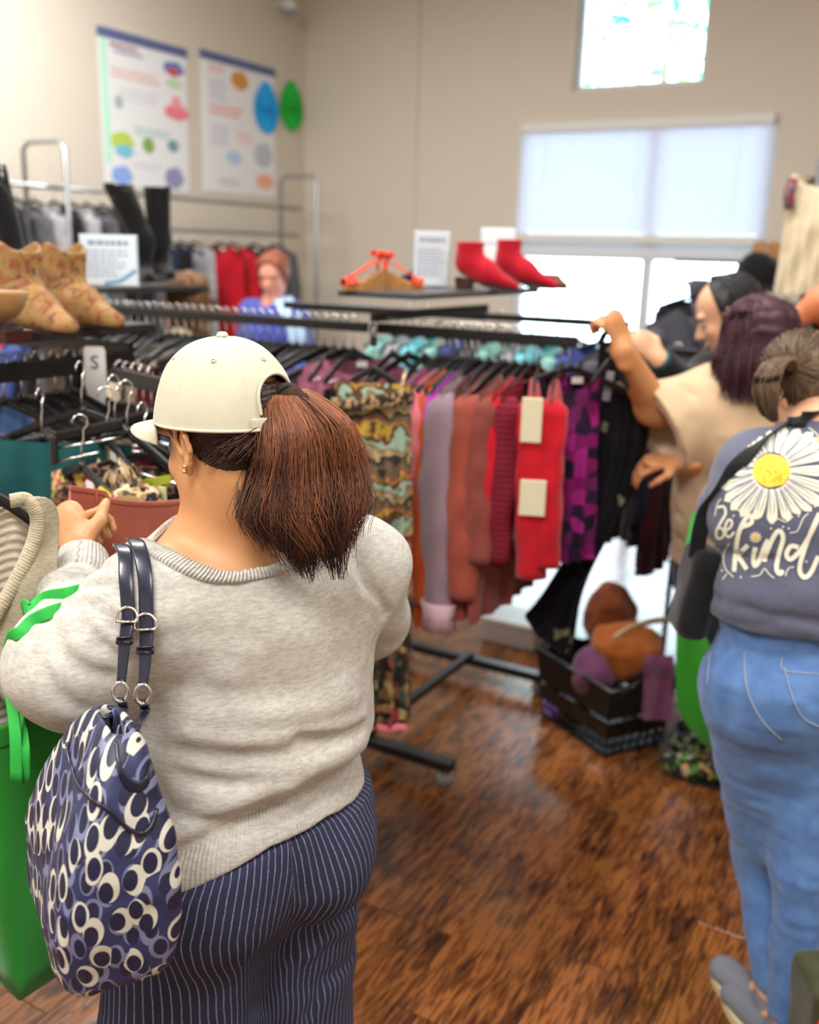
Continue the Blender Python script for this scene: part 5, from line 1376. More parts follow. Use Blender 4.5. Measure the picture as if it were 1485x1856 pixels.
for k in range(5):
    p = a1 + (a2 - a1) * (.42 + .1 * k) + A(0, 0, .022)
    hanger(p, -.55 + .12 * k, 'black hanger with chrome hook on the sloping arm of the left rack', 'hangers on the sloping arm', bar=(k % 2 == 0))
# clothes low in front of the woman's face
def hung(name, px, py, v, ang, label, cat, mat, drop=.0, hanger_label=None, **kw):
    """garment whose hanger neck is seen at px, py"""
    p = P(px, py, v) + A(0, 0, .10)
    t = garment(name, p, ang, label, cat, mat, **kw)
    hanger(p, ang, hanger_label or 'black hanger carrying the ' + label, None, bar=False); return t
hung('hanging_top_teal' if False else 'hanging_camisole', 78, 800, 2.08, -.08, 'dark teal camisole under a black clip hanger on the left rack', 'top', F_teal, w=.40, L=.55, Ls=0, seed=71, T=.03, neck=0, slope=.04, top=-.10, straight=True, tagged=False, hanger_label='black hanger holding the teal camisole')
hung('folded_jeans', 0, 738, 2.3, .5, 'blue denim jeans hanging at the left edge by the teal camisole', 'jeans', F_denim, w=.14, L=.5, seed=72, T=.04, neck=0, straight=True, tagged=False, hanger_label='black hanger holding the blue jeans at the left edge')
t = hung('hanging_blouse', 196, 800, 2.02, -.95, 'animal print blouse with a twisted shoulder on the left rack', 'blouse', F_ani, w=.40, L=.6, Ls=.25, seed=73, T=.03, hanger_label='black hanger holding the animal print blouse')
hung('hanging_blouse', 150, 852, 1.96, -.8, 'yellow and pink floral blouse edge beside the animal print blouse', 'blouse', F_yfl, w=.36, L=.5, Ls=0, seed=74, T=.02, hanger_label='black hanger holding the yellow and pink blouse')
t = hung('hanging_blouse', 262, 830, 1.98, -.35, 'dark dotted weave blouse with a yellow-green neck tag', 'blouse', F_dots, w=.42, L=.6, Ls=.25, seed=75, T=.03, tagged=False, hanger_label='black hanger holding the dark dotted blouse')
MB().box((.06, -.045, -.135), (.075, .004, .018), np.array(Matrix.Rotation(-.25, 3, 'Y')), .001).build('neck_label', plain('lime_label', rgb(150, 160, 30), .7), t)
MB().box((.075, -.05, -.165), (.02, .004, .045), None, .001).build('size_label', plain('pale_label', rgb(200, 205, 150), .7), t)
for k, (px, py, v) in enumerate(((150, 752, 2.1), (210, 778, 2.06), (232, 790, 2.0))):
    hanger(P(px, py, v) + A(0, 0, .10), -.2 - .25 * k, 'loose black hanger among the blouses of the left rack', 'loose hangers among the blouses')
# clip hanger
ch = P(158, 790, 1.98); t = empty('clip_hanger', ch + A(0, 0, .1), 'black clip hanger with two metal bars over the teal camisole', 'hanger')
b0 = ch + A(0, 0, .1)
ca_, cb_, cc_ = P(98, 792, 1.96), P(222, 768, 2.02), P(100, 838, 1.94)
bar_box(MB(), ca_, cb_, .014, .022, .004).build('top_bar', PLASTIC, t, False, b0)
MB().tube([P(106, 812, 1.955), P(222, 792, 2.0)], .0028, 6).build('metal_bar', CHROME, t, True, b0)
MB().tube([P(104, 836, 1.95), P(180, 820, 1.97)], .0028, 6).build('metal_bar', CHROME, t, True, b0)
bar_box(MB(), P(97, 790, 1.955), P(99, 842, 1.95), .014, .016, .003).build('clip', PLASTIC, t, False, b0)
# rust garment held up by the woman
rp = P(248, 902, 1.72)
t = empty('held_trousers', rp, 'rust red garment the capped woman holds up in front of her', 'garment')
g = []
tl, tr = P(128, 897, 1.60), P(372, 905, 1.80)
for i in range(26):
    s = i / 25; row = []
    for j in range(41):
        x = j / 40; q = tl + (tr - tl) * x
        q = q + A(0, 0, -.012 * sin(x * pi) - s * .42 + (.012 if x < .25 else 0) * (1 - s)) + A(.04 * s * (x - .3), .012 * sin(9 * x + 3 * s) * (.3 + s) + .01 * sin(21 * x - 2 * s) * s + .02 * s * sin(3 * x), 0)
        q = q + A(.05 * s * s * (1 - x), 0, 0)
        row.append(q)
    g.append(row)
RUST = fabric('terracotta_cotton', rgb(158, 84, 64), rgb(140, 70, 54), 12, bump=.15)
o = MB().grid(g).build('cloth_panel', RUST, t, True, rp); solid(o, .003); subsurf(o, 1)
MB().tube([A(*q) for q in np.array(g[0])], [1.0] * 41, 8, flat=(.010, .006, (0, 0, 1))).build('waist_hem', RUST, t, True, rp)
MB().tube([A(*q) - A(0, .004, 0) for q in np.array(g)[:22, 7]], .0022, 5).build('seam', RUST, t, True, rp)
# beige knit vest on a hanger, far left
vp = P(-12, 905, 1.42) + A(0, 0, .10)
BEI = knit_mat('beige_knit', rgb(196, 186, 164), rgb(162, 152, 132)); 
t = empty('knit_cardigan', vp, 'beige knitted cardigan with a ribbed V neck hanging at the left edge', 'cardigan')
band = catmull([(18, 908, 0), (48, 906, 0), (66, 934, 0), (63, 972, 0), (48, 1012, 0), (26, 1056, 0), (0, 1102, 0), (-30, 1150, 0), (-60, 1200, 0)], 40)[:, :2]
outer = catmull([(52, 904, 0), (84, 902, 0), (100, 918, 0), (106, 950, 0), (103, 1030, 0), (100, 1120, 0), (98, 1210, 0), (96, 1300, 0), (94, 1360, 0)], 40)[:, :2]
def vsurf(x, y, k=0): return 1.42 - .035 * sqrt(max(0, 1 - ((x - 20) / 92) ** 2)) + .004 * sin(x * .09 + y * .012) + .003 * sin(y * .045 + x * .02) + k
g = []
for i_ in range(40):
    row = []
    for j_ in range(21):
        q = band[i_] * (1 - j_ / 20) + outer[i_] * (j_ / 20); row.append(P(q[0], q[1], vsurf(*q)))
    g.append(row)
o = MB().grid(g).build('front_panel', BEI, t, True, vp); solid(o, .005, 0)
g = [[P(-60 + 154 * j_ / 20 + 6 * (i_ / 20), 1130 + 215 * i_ / 20, 1.455 + .01 * sin(j_)) for j_ in range(21)] for i_ in range(21)]
o = MB().grid(g).build('back_panel', BEI, t, True, vp); solid(o, .004, 0)
RIBV = knit_mat('beige_rib', rgb(206, 196, 170), rgb(170, 160, 136)); mb = MB(); nn_ = 200; bb_ = catmull([(x, y, 0) for x, y in band], nn_)[:, :2]; g = []
for i_ in range(nn_):
    tt = bb_[min(i_ + 1, nn_ - 1)] - bb_[max(i_ - 1, 0)]; tt = tt / np.hypot(*tt); n2 = np.array([tt[1], -tt[0]]); e_ = .0016 * (1 if i_ % 3 == 0 else 0); row = []
    for w_, k_ in ((-13, .003), (-12, -.005 - e_), (0, -.008 - e_), (12, -.006 - e_), (13, .003)): q = bb_[i_] + n2 * w_; row.append(P(q[0], q[1], vsurf(*bb_[i_], k_)))
    g.append(row)
mb.grid(g).build('rib_band', RIBV, t, True, vp)
hanger(vp, .12, 'black hanger holding the beige knitted cardigan', None, bar=False).scale = (.45, 1, 1)
it = empty('ribbed_shirt', vp + A(0, .03, 0), 'pale ribbed shirt inside the V neck of the beige cardigan', 'shirt'); g = []
for i_ in range(120):
    y = 925 + 420 * i_ / 119; e_ = .0022 * sin(i_ * 1.35); g.append([P(-70 + 132 * j_ / 16, y + 10 * sin(j_ * .4), 1.447 - .012 * sin(pi * j_ / 16) + e_ + .004 * sin(j_ * .9)) for j_ in range(17)])
o = MB().grid(g).build('cloth', knit_mat('pale_rib_knit', rgb(206, 198, 180), rgb(180, 170, 150)), it, True, vp + A(0, .03, 0)); solid(o, .003, 1)

# ------------------------------------------------------------------ boots and shoes
def print_mat(name):
    m, nt, b = _nt(name); L = nt.links; tc = N(nt, 'ShaderNodeTexCoord')
    n1 = N(nt, 'ShaderNodeTexNoise', Scale=20, Detail=3, Distortion=1.5); L.new(tc.outputs['Object'], n1.inputs['Vector'])
    cr = N(nt, 'ShaderNodeValToRGB'); e = cr.color_ramp.elements; e[0].position = .36; e[0].color = (*rgb(126, 70, 46), 1); e[1].position = .62; e[1].color = (*rgb(160, 124, 76), 1)
    k = e.new(.47); k.color = (*rgb(152, 100, 56), 1); k = e.new(.52); k.color = (*rgb(140, 124, 68), 1); k = e.new(.56); k.color = (*rgb(156, 106, 58), 1); L.new(n1.outputs['Fac'], cr.inputs[0])
    n2 = N(nt, 'ShaderNodeTexNoise', Scale=42, Detail=2, Distortion=2); L.new(tc.outputs['Object'], n2.inputs['Vector'])
    gt = N(nt, 'ShaderNodeMath', operation='GREATER_THAN'); gt.inputs[1].default_value = .63; L.new(n2.outputs['Fac'], gt.inputs[0])
    mx = N(nt, 'ShaderNodeMix', data_type='RGBA'); L.new(gt.outputs[0], mx.inputs['Factor']); L.new(cr.outputs[0], mx.inputs['A']); mx.inputs['B'].default_value = (*rgb(96, 70, 60), 1)
    L.new(mx.outputs['Result'], b.inputs['Base Color']); b.inputs['Roughness'].default_value = .8; return m
def ankle_boot(name, heel, toe_dir, label, mat, group=None, shaft=.13, sc=1.0, heel_h=.03, sole=None, lean=.0, carve_v=True, pointed=.5, up_mat=None, res=.004, shaft_r=.048, fat=1.0):
    """heel: floor point under the heel"""
    f = nrm(toe_dir); rgt = np.cross(f, UP); t = empty(name, heel, label, 'boot' if shaft > .04 else 'shoe', group)
    L_ = lambda y, x, z: heel + f * y * sc + rgt * x * sc + UP * z * sc
    hh = heel_h
    def fb(p):
        q = (p - heel.astype(np.float32)) / sc; y = q @ f; x = q @ rgt; z = q[:, 2]
        d = blend(p, [('f', L_(.035, 0, .05 + hh), L_(.10, 0, .042 + hh * .6), .040 * sc * fat, .042 * sc * fat, rgt, .85), ('k', .03, ('f', L_(.10, 0, .035 + hh * .6), L_(.215, 0, .020), .042 * sc * fat, (.028 - .012 * pointed) * sc * fat, UP, .85)),
                      ('k', .03, ('f', L_(.036, 0, .07 + hh), L_(.040 + lean, 0, .07 + hh + shaft), .043 * sc * fat, shaft_r * sc, rgt, .9))], .04)
        top = .045 + hh + shaft
        cut = z - (top + (.012 * np.cos((y - .04) * 60) if carve_v else 0)); d = smax(d, cut * sc, .004)
        inner = sd_flat(p, L_(.037, 0, .08 + hh), L_(.040 + lean, 0, .12 + hh + shaft), .036 * sc, (shaft_r - .004) * sc, rgt, .9); d = smax(d, -np.maximum(inner, -(z - .09 - hh) * sc), .003)
        solez = np.interp(y, [0, .06, .13, .25], [hh, hh * .85, .008, .006]); return smax(d, (solez - z) * sc, .003)
    lo = heel - .30 * sc; hi = heel + .30 * sc; lo[2] = heel[2] - .01; hi[2] = heel[2] + (shaft + hh + .12) * sc
    sdf_obj('upper', fb, lo, hi, res, mat, t, heel)
    sm = sole or plain('dark_sole', rgb(34, 26, 24), .5)
    poly = []
    for k in range(28):
        a = 2 * pi * k / 28; yy = .108 + .122 * cos(a); xx = .037 * sin(a) * (1 - .35 * pointed * max(0, cos(a)) ** 2) * (.88 if cos(a) < 0 else 1); poly.append((yy, xx))
    vs = []; 
    for lay in (0, 1):
        for (yy, xx) in poly:
            z = np.interp(yy, [0, .06, .13, .25], [hh, hh * .85, .008, .006]); vs.append(L_(yy, xx, z - .006 * (1 - lay) + .001))
    n = 28; fs = [tuple(range(n))[::-1], tuple(range(n, 2 * n))] + [(i, (i + 1) % n, n + (i + 1) % n, n + i) for i in range(n)]
    MB().add(vs, fs).build('sole', sm, t, False, heel)
    if hh > .01:
        hb = MB(); hb.add([L_(y, x, z) for z, k in ((0, .85), (hh - .004, 1.05)) for (y, x) in ((-.012 * k + .03 - .03 * k, -.026 * k), (.03 + .025 * k, -.026 * k), (.03 + .025 * k, .026 * k), (.03 - .042 * k, .026 * k))],
                          [(3, 2, 1, 0), (4, 5, 6, 7), (0, 1, 5, 4), (1, 2, 6, 5), (2, 3, 7, 6), (3, 0, 4, 7)]); hb.build('heel', plain('stacked_heel', rgb(66, 34, 26), .5), t, False, heel)
    return t
PAIS = print_mat('floral_boot_print')
SH = SHZ
ankle_boot('ankle_boot', PZ(26, 597, SH), A(.70, -.5, 0), 'tan and orange floral print ankle boot on the left shelf, nearer the frame edge', PAIS, 'floral ankle boots', shaft=.136, sc=.95, shaft_r=.064, heel_h=.022, fat=1.28, pointed=.35)
ankle_boot('ankle_boot', PZ(106, 588, SH), A(.74, -.45, 0), 'tan and orange floral print ankle boot on the left shelf, beside the price card', PAIS, 'floral ankle boots', shaft=.136, sc=.95, shaft_r=.064, heel_h=.022, fat=1.28, pointed=.35)
TANS = fabric('tan_suede', rgb(166, 128, 82), rgb(148, 110, 66), 40, bump=.3)
ankle_boot('suede_shoe', PZ(30, 622, SH), A(-.80, .6, 0), 'plain tan suede shoe with a stacked heel at the left shelf edge', TANS, None, shaft=.016, sc=1.2, heel_h=.026, carve_v=False)
# card on the shelf
def card(px0, px1, y0, y1, v, label, mat, head=True, name='sign_card', stand=True, tint=rgb(150, 160, 185), rows=7):
    a, b = P(px0, y1, v), P(px1, y1, v); top = P(px0, y0, v)[2]; bot = a[2]; w_ = b[0] - a[0]; h_ = top - bot; c = A((a[0] + b[0]) / 2, v, bot)
    t = empty(name, c, label, 'sign')
    MB().box((0, 0, h_ / 2), (w_, .003, h_), None, .001).build('card', mat, t)
    MB().box((0, .004, h_ / 2), (w_ + .008, .003, h_ + .008), None, .001).build('holder', plain('acrylic', rgb(190, 205, 215), .2), t)
    r = random.Random(int(px0)); tm = plain('print_%d' % int(px0), tint, .7)
    def row(z, hgt, x0, x1, nm):
        x = x0; mb = MB()
        while x < x1:
            q = min(r.uniform(.05, .14) * w_, x1 - x); mb.box((x + q / 2, -.0022, z), (q, .0008, hgt)); x += q + .03 * w_
        o = mb.build(nm, tm, t); o['kind'] = 'stuff'
    if head: row(h_ * .86, h_ * .09, -w_ * .36, w_ * .38, 'heading')
    for k in range(rows): row(h_ * (.70 - .5 * k / max(1, rows - 1)), h_ * .025, -w_ * .4, w_ * (.1 + .3 * r.random()), 'printed_line')
    if stand: MB().box((0, .03, .004), (w_ * .8, .06, .004)).build('stand_foot', MC['acrylic'], t)
    return t, w_, h_
t, w_, h_ = card(150, 250, 426, 516, 2.95, 'pale blue price card with a dark heading behind the floral boots', plain('pale_blue_card', rgb(222, 236, 246), .6))
MB().tube([A(-w_ * .1, -.002, h_ * .04), A(w_ * .2, -.002, h_ * .1), A(w_ * .48, -.002, h_ * .32)], [1.0] * 3, 8, flat=(.012, .0012, (0, 0, 1))).build('blue_swoosh', plain('swoosh_blue', rgb(120, 170, 205), .6), t)
# tall black boots on a further shelf
BSU = fabric('black_suede', rgb(14, 14, 17), rgb(8, 8, 10), 40)
def tall_boot(px, y_top, y_bot, v, label, toe, group=None, wpx=50, lean=.04):
    bot = P(px, y_bot, v); h_ = P(px, y_top, v)[2] - bot[2]; s = v / 1750
    t = empty('tall_boot', bot, label, 'boot', group); f = nrm(toe); rg = np.cross(f, UP)
    w_ = wpx * s / 2
    def fb(p):
        d = blend(p, [('f', bot + f * .0 + UP * .05, bot + f * .13 + UP * .025, .034, .024, UP, .8), ('k', .03, ('c', bot + UP * .06, bot + UP * h_ * .42, .034, w_ * .82)), ('k', .03, ('c', bot + UP * h_ * .42 + f * 0, bot + UP * h_ * .99 - A(lean, 0, 0), w_ * .82, w_))], .03)
        d = smax(d, p[:, 2] - (bot[2] + h_), .003); d = smax(d, -sd_cap(p, bot + UP * h_ * .8 - A(lean * .7, 0, 0), bot + UP * h_ * 1.1 - A(lean * 1.1, 0, 0), w_ * .8, w_ * .95), .003)
        return smax(d + .004 * vnoise(p, 22), bot[2] + .004 - p[:, 2], .003)
    sdf_obj('shaft', fb, bot - A(.2, .2, .01), bot + A(.2, .2, h_ + .05), .006, BSU, t, bot)
    MB().box(bot + A(0, 0, .004), (.07, .07, .008), None, .002).build('heel', plain('dark_sole', rgb(34, 26, 24), .5), t, False, bot)
tall_boot(262, 334, 512, 4.1, 'left one of the pair of tall black boots on the shelf below the posters', A(.4, -.9, 0), 'tall black boots', 48, .09)
tall_boot(292, 338, 508, 4.15, 'right one of the pair of tall black boots on the shelf below the posters', A(.5, -.8, 0), 'tall black boots', 46, .0)
tall_boot(38, 296, 606, 2.74, 'tall black boot cut by the left edge above the floral boots', A(.5, -.8, 0), None, 54, .05)
# ------------------------------------------------------------------ the other people
def shoe_sdf(fp, f, sc=1.0, w=.045):
    r = np.cross(f, UP)
    def g(p):
        d = blend(p, [('f', fp + UP * .05 * sc - f * .03, fp + UP * .030 * sc + f * .16 * sc, .043 * sc, .040 * sc, UP, .85), ('c', fp + UP * .07 * sc - f * .02, fp + UP * .085 * sc, .037 * sc, .04 * sc)], .025)
        return smax(d, .003 - p[:, 2], .003)
    return g
BOT = {}
def person(label, base, J, mats, res=.008, top_extra=None, top_g=.014, cut_arm=(1, 1), hair=None, head=True, faceyaw=0, headpitch=0, hand_cfg=(None, None), sc=1.0, sleeve='long', topfn=None, trouser=True, hem=None, kq=.06, hem_top=None):
    """J: joints (viewing frame): head, neck, sL, sR, eL, eR, wL, wR, chest, waist, hip, hipL, hipR, kL, kR, aL, aR, facing; each body is one surface, clothes lie over it"""
    t = empty('person', base, label, 'person')
    f = nrm(J['face']); Rr = nrm(np.cross(f, UP)); U = np.cross(Rr, f); MH_ = np.stack([Rr, f, U], 1)
    bf = nrm(J['front']); br = nrm(np.cross(bf, UP)); MB_ = np.stack([br, bf, UP], 1); hc = J['head']
    tr = J.get('tr', 1.0)
    torso = lambda g: [('e', J['hip'], (.185 * tr + g, .145 * tr + g, .15), MB_), ('e', J['waist'], (.165 * tr + g, .13 * tr + g, .17), MB_), ('e', J['chest'], (.175 * tr + g, .125 * tr + g, .17), MB_),
                       ('k', .06, ('c', J['sL'], J['sR'], .058 + g, .058 + g)), ('k', .05, ('c', J['neck'] - UP * .06, J['neck'], .07 + g, .056 + g * .3))]
    af = J.get('af', 1.0)
    armL = lambda g: [('k', .04, ('c', J['sL'], J['eL'], .054 * af + g, .047 * af + g)), ('k', .03, ('c', J['eL'], J['wL'], .046 * af + g, .029 * af + g))]
    armR = lambda g: [('k', .04, ('c', J['sR'], J['eR'], .054 + g, .045 + g)), ('k', .03, ('c', J['eR'], J['wR'], .043 + g, .028 + g))]
    legs = lambda g: [('k', .05, ('c', J['hipL'], J['kL'], .100 * tr + g, .066 + g)), ('k', .03, ('c', J['kL'], J['aL'], .062 + g, .040 + g)), ('k', .05, ('c', J['hipR'], J['kR'], .100 * tr + g, .066 + g)), ('k', .03, ('c', J['kR'], J['aR'], .062 + g, .040 + g))]
    prs = torso(-.02) + armL(0) + armR(0) + legs(-.004)
    prs += [('k', .02, ('c', a_ + UP * -.02, a_ - UP * .045 + bf * .09 - UP * .012, .028, .020)) for a_ in (J['aL'], J['aR'])]
    prs.append(('k', .03, ('c', J['neck'] - UP * .02, hc - f * .03 - U * .05, .056, .052)))
    hd = head_prims(hc, Rr, f, U, sc)
    hands = []
    for w_, e_, cfg, sd in ((J['wL'], J['eL'], hand_cfg[0], -1), (J['wR'], J['eR'], hand_cfg[1], 1)):
        D, Nn, cu = cfg if cfg else (nrm(w_ - e_), bf, (.5, .6, .4))
        hands.append(hand_prims(w_ + nrm(D) * .005, nrm(D), nrm(Nn), sd, cu, .98))
    def body(p):
        d = blend(p, prs, .045); d = smin(d, blend(p, hd, .022), .02)
        for h_ in hands: d = smin(d, blend(p, h_, .007), .012)
        for s in (-1, 1): d = smax(d, -sd_ell(p, hc + (Rr * s * .031 + f * .094 + U * .008) * sc, (.016, .012, .009), MH_), .006)
        return d
    allp = np.array([J[k] for k in ('head', 'sL', 'sR', 'eL', 'eR', 'wL', 'wR', 'hip', 'aL', 'aR')]); lo = allp.min(0) - .28; hi = allp.max(0) + .28; lo[2] = -.01
    sdf_obj('body', body, lo, hi, res, mats['skin'], t, base)
    eyes(hc, Rr, f, U, t, base, sc)
    # top
    def topf(p):
        d = blend(p, torso(top_g), kq)
        for ar, s_, e_, w_ in ((armL, 'sL', 'eL', 'wL'), (armR, 'sR', 'eR', 'wR')):
            a = J[s_].astype(np.float32); e = J[e_].astype(np.float32); w = J[w_].astype(np.float32)
            if sleeve == 'long':
                da = blend(p, ar(top_g * .9), .03); ax = nrm(w - e).astype(np.float32); da = smax(da, (p - w) @ ax - (-.005), .004)
            else:
                L_ = np.linalg.norm(e - a); ax = nrm(e - a).astype(np.float32); fl = J.get('flare', .03)
                e = J.get('slv_' + e_, J[e_]).astype(np.float32); L_ = np.linalg.norm(e - a); ax = nrm(e - a).astype(np.float32); da = sd_cap(p, a, e, .062 + top_g, .066 + top_g + fl); da = smax(da, (p - a) @ ax - L_ * J.get('slen', .72), .004); 
                da = smax(da, -sd_cap(p, a + ax * L_ * .45, e + ax * .1, .05 + top_g, .056 + top_g + fl), .004)
            d = smin(d, da, .04)
        d += .014 * vnoise(p * A(1, 1, .8).astype(np.float32), 8) + .006 * vnoise(p * A(1, 1, 1.6).astype(np.float32), 19)
        if top_extra: d = top_extra(p, d)
        hz_ = J.get('hem', J['hip'][2] - .06)
        d = smax(d, hz_ - p[:, 2], .004)
        nk = sd_cap(p, J['neck'] - UP * .01 + bf * .02, J['neck'] + UP * .15, .060 + J.get('nk', .006), .075); return smax(d, -nk, .004)
    to = sdf_obj(mats.get('topname', 'shirt'), topf, lo, hi, res, mats['top'], t, base)
    def botf(p):
        d = blend(p, [('e', J['hip'], (.188 * tr + .006, .148 * tr + .006, .15), MB_), ('e', J['waist'], (.158 * tr + .004, .123 * tr + .004, .17), MB_)] + legs(J.get('loose', .012)), .045)
        d += .008 * vnoise(p * A(1, 1, 1.5).astype(np.float32), 13) + .004 * vnoise(p * A(.6, .6, 2).astype(np.float32), 30)
        hz_ = J.get('hem', J['hip'][2] - .06); d += .010 * np.clip((p[:, 2] - hz_ - .01) / .03, 0, 1)
        d = smax(d, p[:, 2] - hz_ - .12, .004); return smax(d, J.get('cuffz', .06) - p[:, 2], .003)
    if trouser: bo = sdf_obj('trousers', botf, lo, hi, res, mats['bottom'], t, base)
    for a_ in (J['aL'], J['aR']):
        fp = A(a_[0], a_[1], 0); sdf_obj('shoe', shoe_sdf(fp, bf), fp + A(-.26, -.26, -.01), fp + A(.26, .26, .16), .007, mats['shoe'], t, base)
    if hair:
        hf = hair(hc, Rr, f, U, MH_); sdf_obj('hair', hf, hc - .24, hc + .24 - A(0, 0, .02), min(res, .006), mats['hair'], t, base)
    BOT['f'] = botf
    return t, topf, (hc, Rr, f, U)
def hair_long(l=.16, w=.095, wave=.008, back=.02):
    def mk(hc, Rr, f, U, M):
        def g(p):
            d = blend(p, [('e', hc - f * .022 + U * .045, (.090, .108, .094), M), ('k', .05, ('f', hc - f * .05 - U * .0, hc - f * (.05 + back) - UP * l, w, w * .9, f, .55))], .04)
            q = p - hc.astype(np.float32); y = q @ f; z = q @ U
            d += wave * np.sin(55 * z + 20 * vnoise(p, 12)) * .5 + .010 * vnoise(p * A(3, 3, .8).astype(np.float32), 12)
            cut = -(y - .052 - .0) ; face = np.maximum(y - .030 - .35 * np.maximum(z - .03, 0) * 0, z - .075)
            return smax(d, np.minimum(y - .022, -(z - .078) * -1 * 0 + np.maximum(y - .022, .072 - z)), .008)
        return g
    return mk
def hair_short(e=.006, line=0.0, mess=.006):
    def mk(hc, Rr, f, U, M):
        def g(p):
            d = sd_ell(p, hc - f * .014 + U * .045, (.080 + e, .100 + e, .088 + e), M)
            d = smin(d, sd_ell(p, hc - f * .05 - U * .02, (.056, .05, .055), M), .03) + mess * vnoise(p, 60)
            q = p - hc.astype(np.float32); y = q @ f; z = q @ U
            return smax(smax(d, y - .035 - .55 * (z - .03), .006), -(z + .055 - np.clip(y + .02, 0, 1)), .006)
        return g
    return mk
def falling(t, base, head4, l, mat, n=1400, seed=1, spread=.03, rad=.0018, tone=(0, 1), front=.5):
    """loose hair: strands leave the crown, follow the skull and fall past the neck"""
    hc, Rr, f, U = head4; r = np.random.RandomState(seed); pa = []; tn = []
    for k in range(n):
        a = r.uniform(-.9, pi + .9) + pi; side = Rr * cos(a) + f * sin(a)      # direction in which it falls, never over the face
        if np.dot(side, f) > front: continue
        c = hc + U * .045 - f * .018; crown_ = c + U * .096 + f * .02 + Rr * r.uniform(-.02, .02)
        e1 = c + U * .055 + side * .086; e2 = c + side * .104 - UP * .03
        e3 = e2 + side * r.uniform(-.005, spread) - UP * l * r.uniform(.45, .75) - f * .01; e4 = e2 + side * r.uniform(-.03, spread) - UP * l * r.uniform(.85, 1.1) - f * .015
        p = catmull([crown_, e1, e2, e3, e4], 12); ph = r.uniform(0, 6, 2); s = np.linspace(0, 1, 12)
        p = p + np.stack([.006 * s * np.sin(9 * s + ph[0]), .006 * s * np.sin(8 * s + ph[1]), 0 * s], 1) + r.normal(0, .002, 3); pa.append(p); tn.append(r.uniform(*tone))
    return strands('loose_hair', pa, t, base, mat, rad, 3, tn)
def std(u, v, H_, yaw, lean=0.0, pitch=.3, headyaw=None):
    """joints of a relaxed standing figure facing yaw (0 = away from the viewer)"""
    k = H_ / 1.65; fr = A(-sin(yaw), cos(yaw), 0); rt = np.cross(fr, UP); b = A(u, v, 0); hy_ = yaw if headyaw is None else headyaw
    fc = A(-sin(hy_), cos(hy_), 0) * cos(pitch) - UP * sin(pitch)
    z = lambda h, fwd=0.0, side=0.0: b + UP * h * k + fr * (fwd + lean * max(0, h - .9)) * k + rt * side * k
    return dict(head=z(1.53, .03), neck=z(1.41, .0), chest=z(1.22, 0), waist=z(1.05, 0), hip=z(.90, 0), sL=z(1.33, 0, -.155), sR=z(1.33, 0, .155), eL=z(1.06, .0, -.23), eR=z(1.06, 0, .23), wL=z(.98, .2, -.16), wR=z(.98, .2, .16),
                hipL=z(.86, 0, -.09), hipR=z(.86, 0, .09), kL=z(.47, .01, -.10), kR=z(.47, .01, .10), aL=z(.09, -.02, -.10), aR=z(.09, -.02, .10), front=fr, face=fc)
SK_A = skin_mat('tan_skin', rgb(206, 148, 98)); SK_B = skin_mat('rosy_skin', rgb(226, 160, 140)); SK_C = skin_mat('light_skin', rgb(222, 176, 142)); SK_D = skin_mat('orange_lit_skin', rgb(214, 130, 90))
JEAN = fabric('mid_blue_denim', rgb(74, 104, 148), rgb(56, 84, 128), 60, bump=.3); JEAND = fabric('dark_denim', rgb(48, 62, 88), rgb(36, 48, 70), 40)
BEIGE = fabric('beige_tee', rgb(206, 180, 146), rgb(196, 168, 134), 8, bump=.15)
SHOE = plain('dark_shoe', rgb(40, 38, 40), .5)

# ---- woman in the beige tee holding up a black dress
B = Q(1300, 0, 2.95); B[2] = 0
yb = radians(62); fr = A(-sin(yb), cos(yb), 0)
J = std(B[0], B[1], 1.62, yb, lean=.05, pitch=.12, headyaw=radians(8))
J['head'] = P(1372, 626, 2.80) ; J['neck'] = P(1378, 680, 2.84)
J['sL'] = P(1295, 722, 2.84); J['sR'] = P(1430, 712, 3.0); J['chest'] = P(1345, 790, 2.86); J['waist'] = P(1315, 920, 2.90); J['hip'] = P(1308, 1030, 2.93)
J['eL'] = P(1186, 738, 2.80); J['wL'] = P(1128, 636, 2.66); J['eR'] = P(1315, 850, 2.82); J['wR'] = P(1238, 838, 2.76)
J['hem'] = P(1240, 1043, 2.75)[2]; FILL = (P(1305, 742, 2.84), P(1322, 960, 2.90)); J['flare'] = .066; J['slen'] = 1.0; J['slv_eL'] = P(1190, 776, 2.80); J['af'] = 1.12; J['tr'] = 1.0; J['cuffz'] = .06; J['loose'] = .02; J['nk'] = .0
CLP = ((1316, 1425, fr), (1326, 1385, fr)); J['aL'] = PZ(CLP[0][0], CLP[0][1], 0) + UP * .09; J['aR'] = PZ(CLP[1][0], CLP[1][1], 0) + UP * .09; J['kL'] = (J['aL'] + J['hipL']) / 2 + fr * .03; J['kR'] = (J['aR'] + J['hipR']) / 2 + fr * .03
SLm = lambda p, d: smin(d, sd_cap(p, FILL[0], FILL[1], .125, .15), .08) + bf_(p)
bfold_base = lambda p: blend(p, [('e', J['chest'], (.19, .14, .17)), ('e', J['waist'], (.18, .14, .17)), ('c', J['sL'], J['eL'], .08, .1), ('c', J['sL'], J['sR'], .07, .07)], .05)
HL = lambda pts, r=.016, d=.009: (hits(bfold_base, pts, 1.5, 4), r, d)
bf_ = fold_field([HL([(1290, 690), (1305, 760), (1280, 830), (1262, 880)]), HL([(1350, 700), (1330, 790), (1290, 860)]), HL([(1240, 700), (1262, 740), (1300, 775)]), HL([(1225, 880), (1262, 905), (1320, 915)]),
                  HL([(1228, 930), (1270, 955), (1330, 945)]), HL([(1235, 975), (1280, 995), (1330, 990)])])
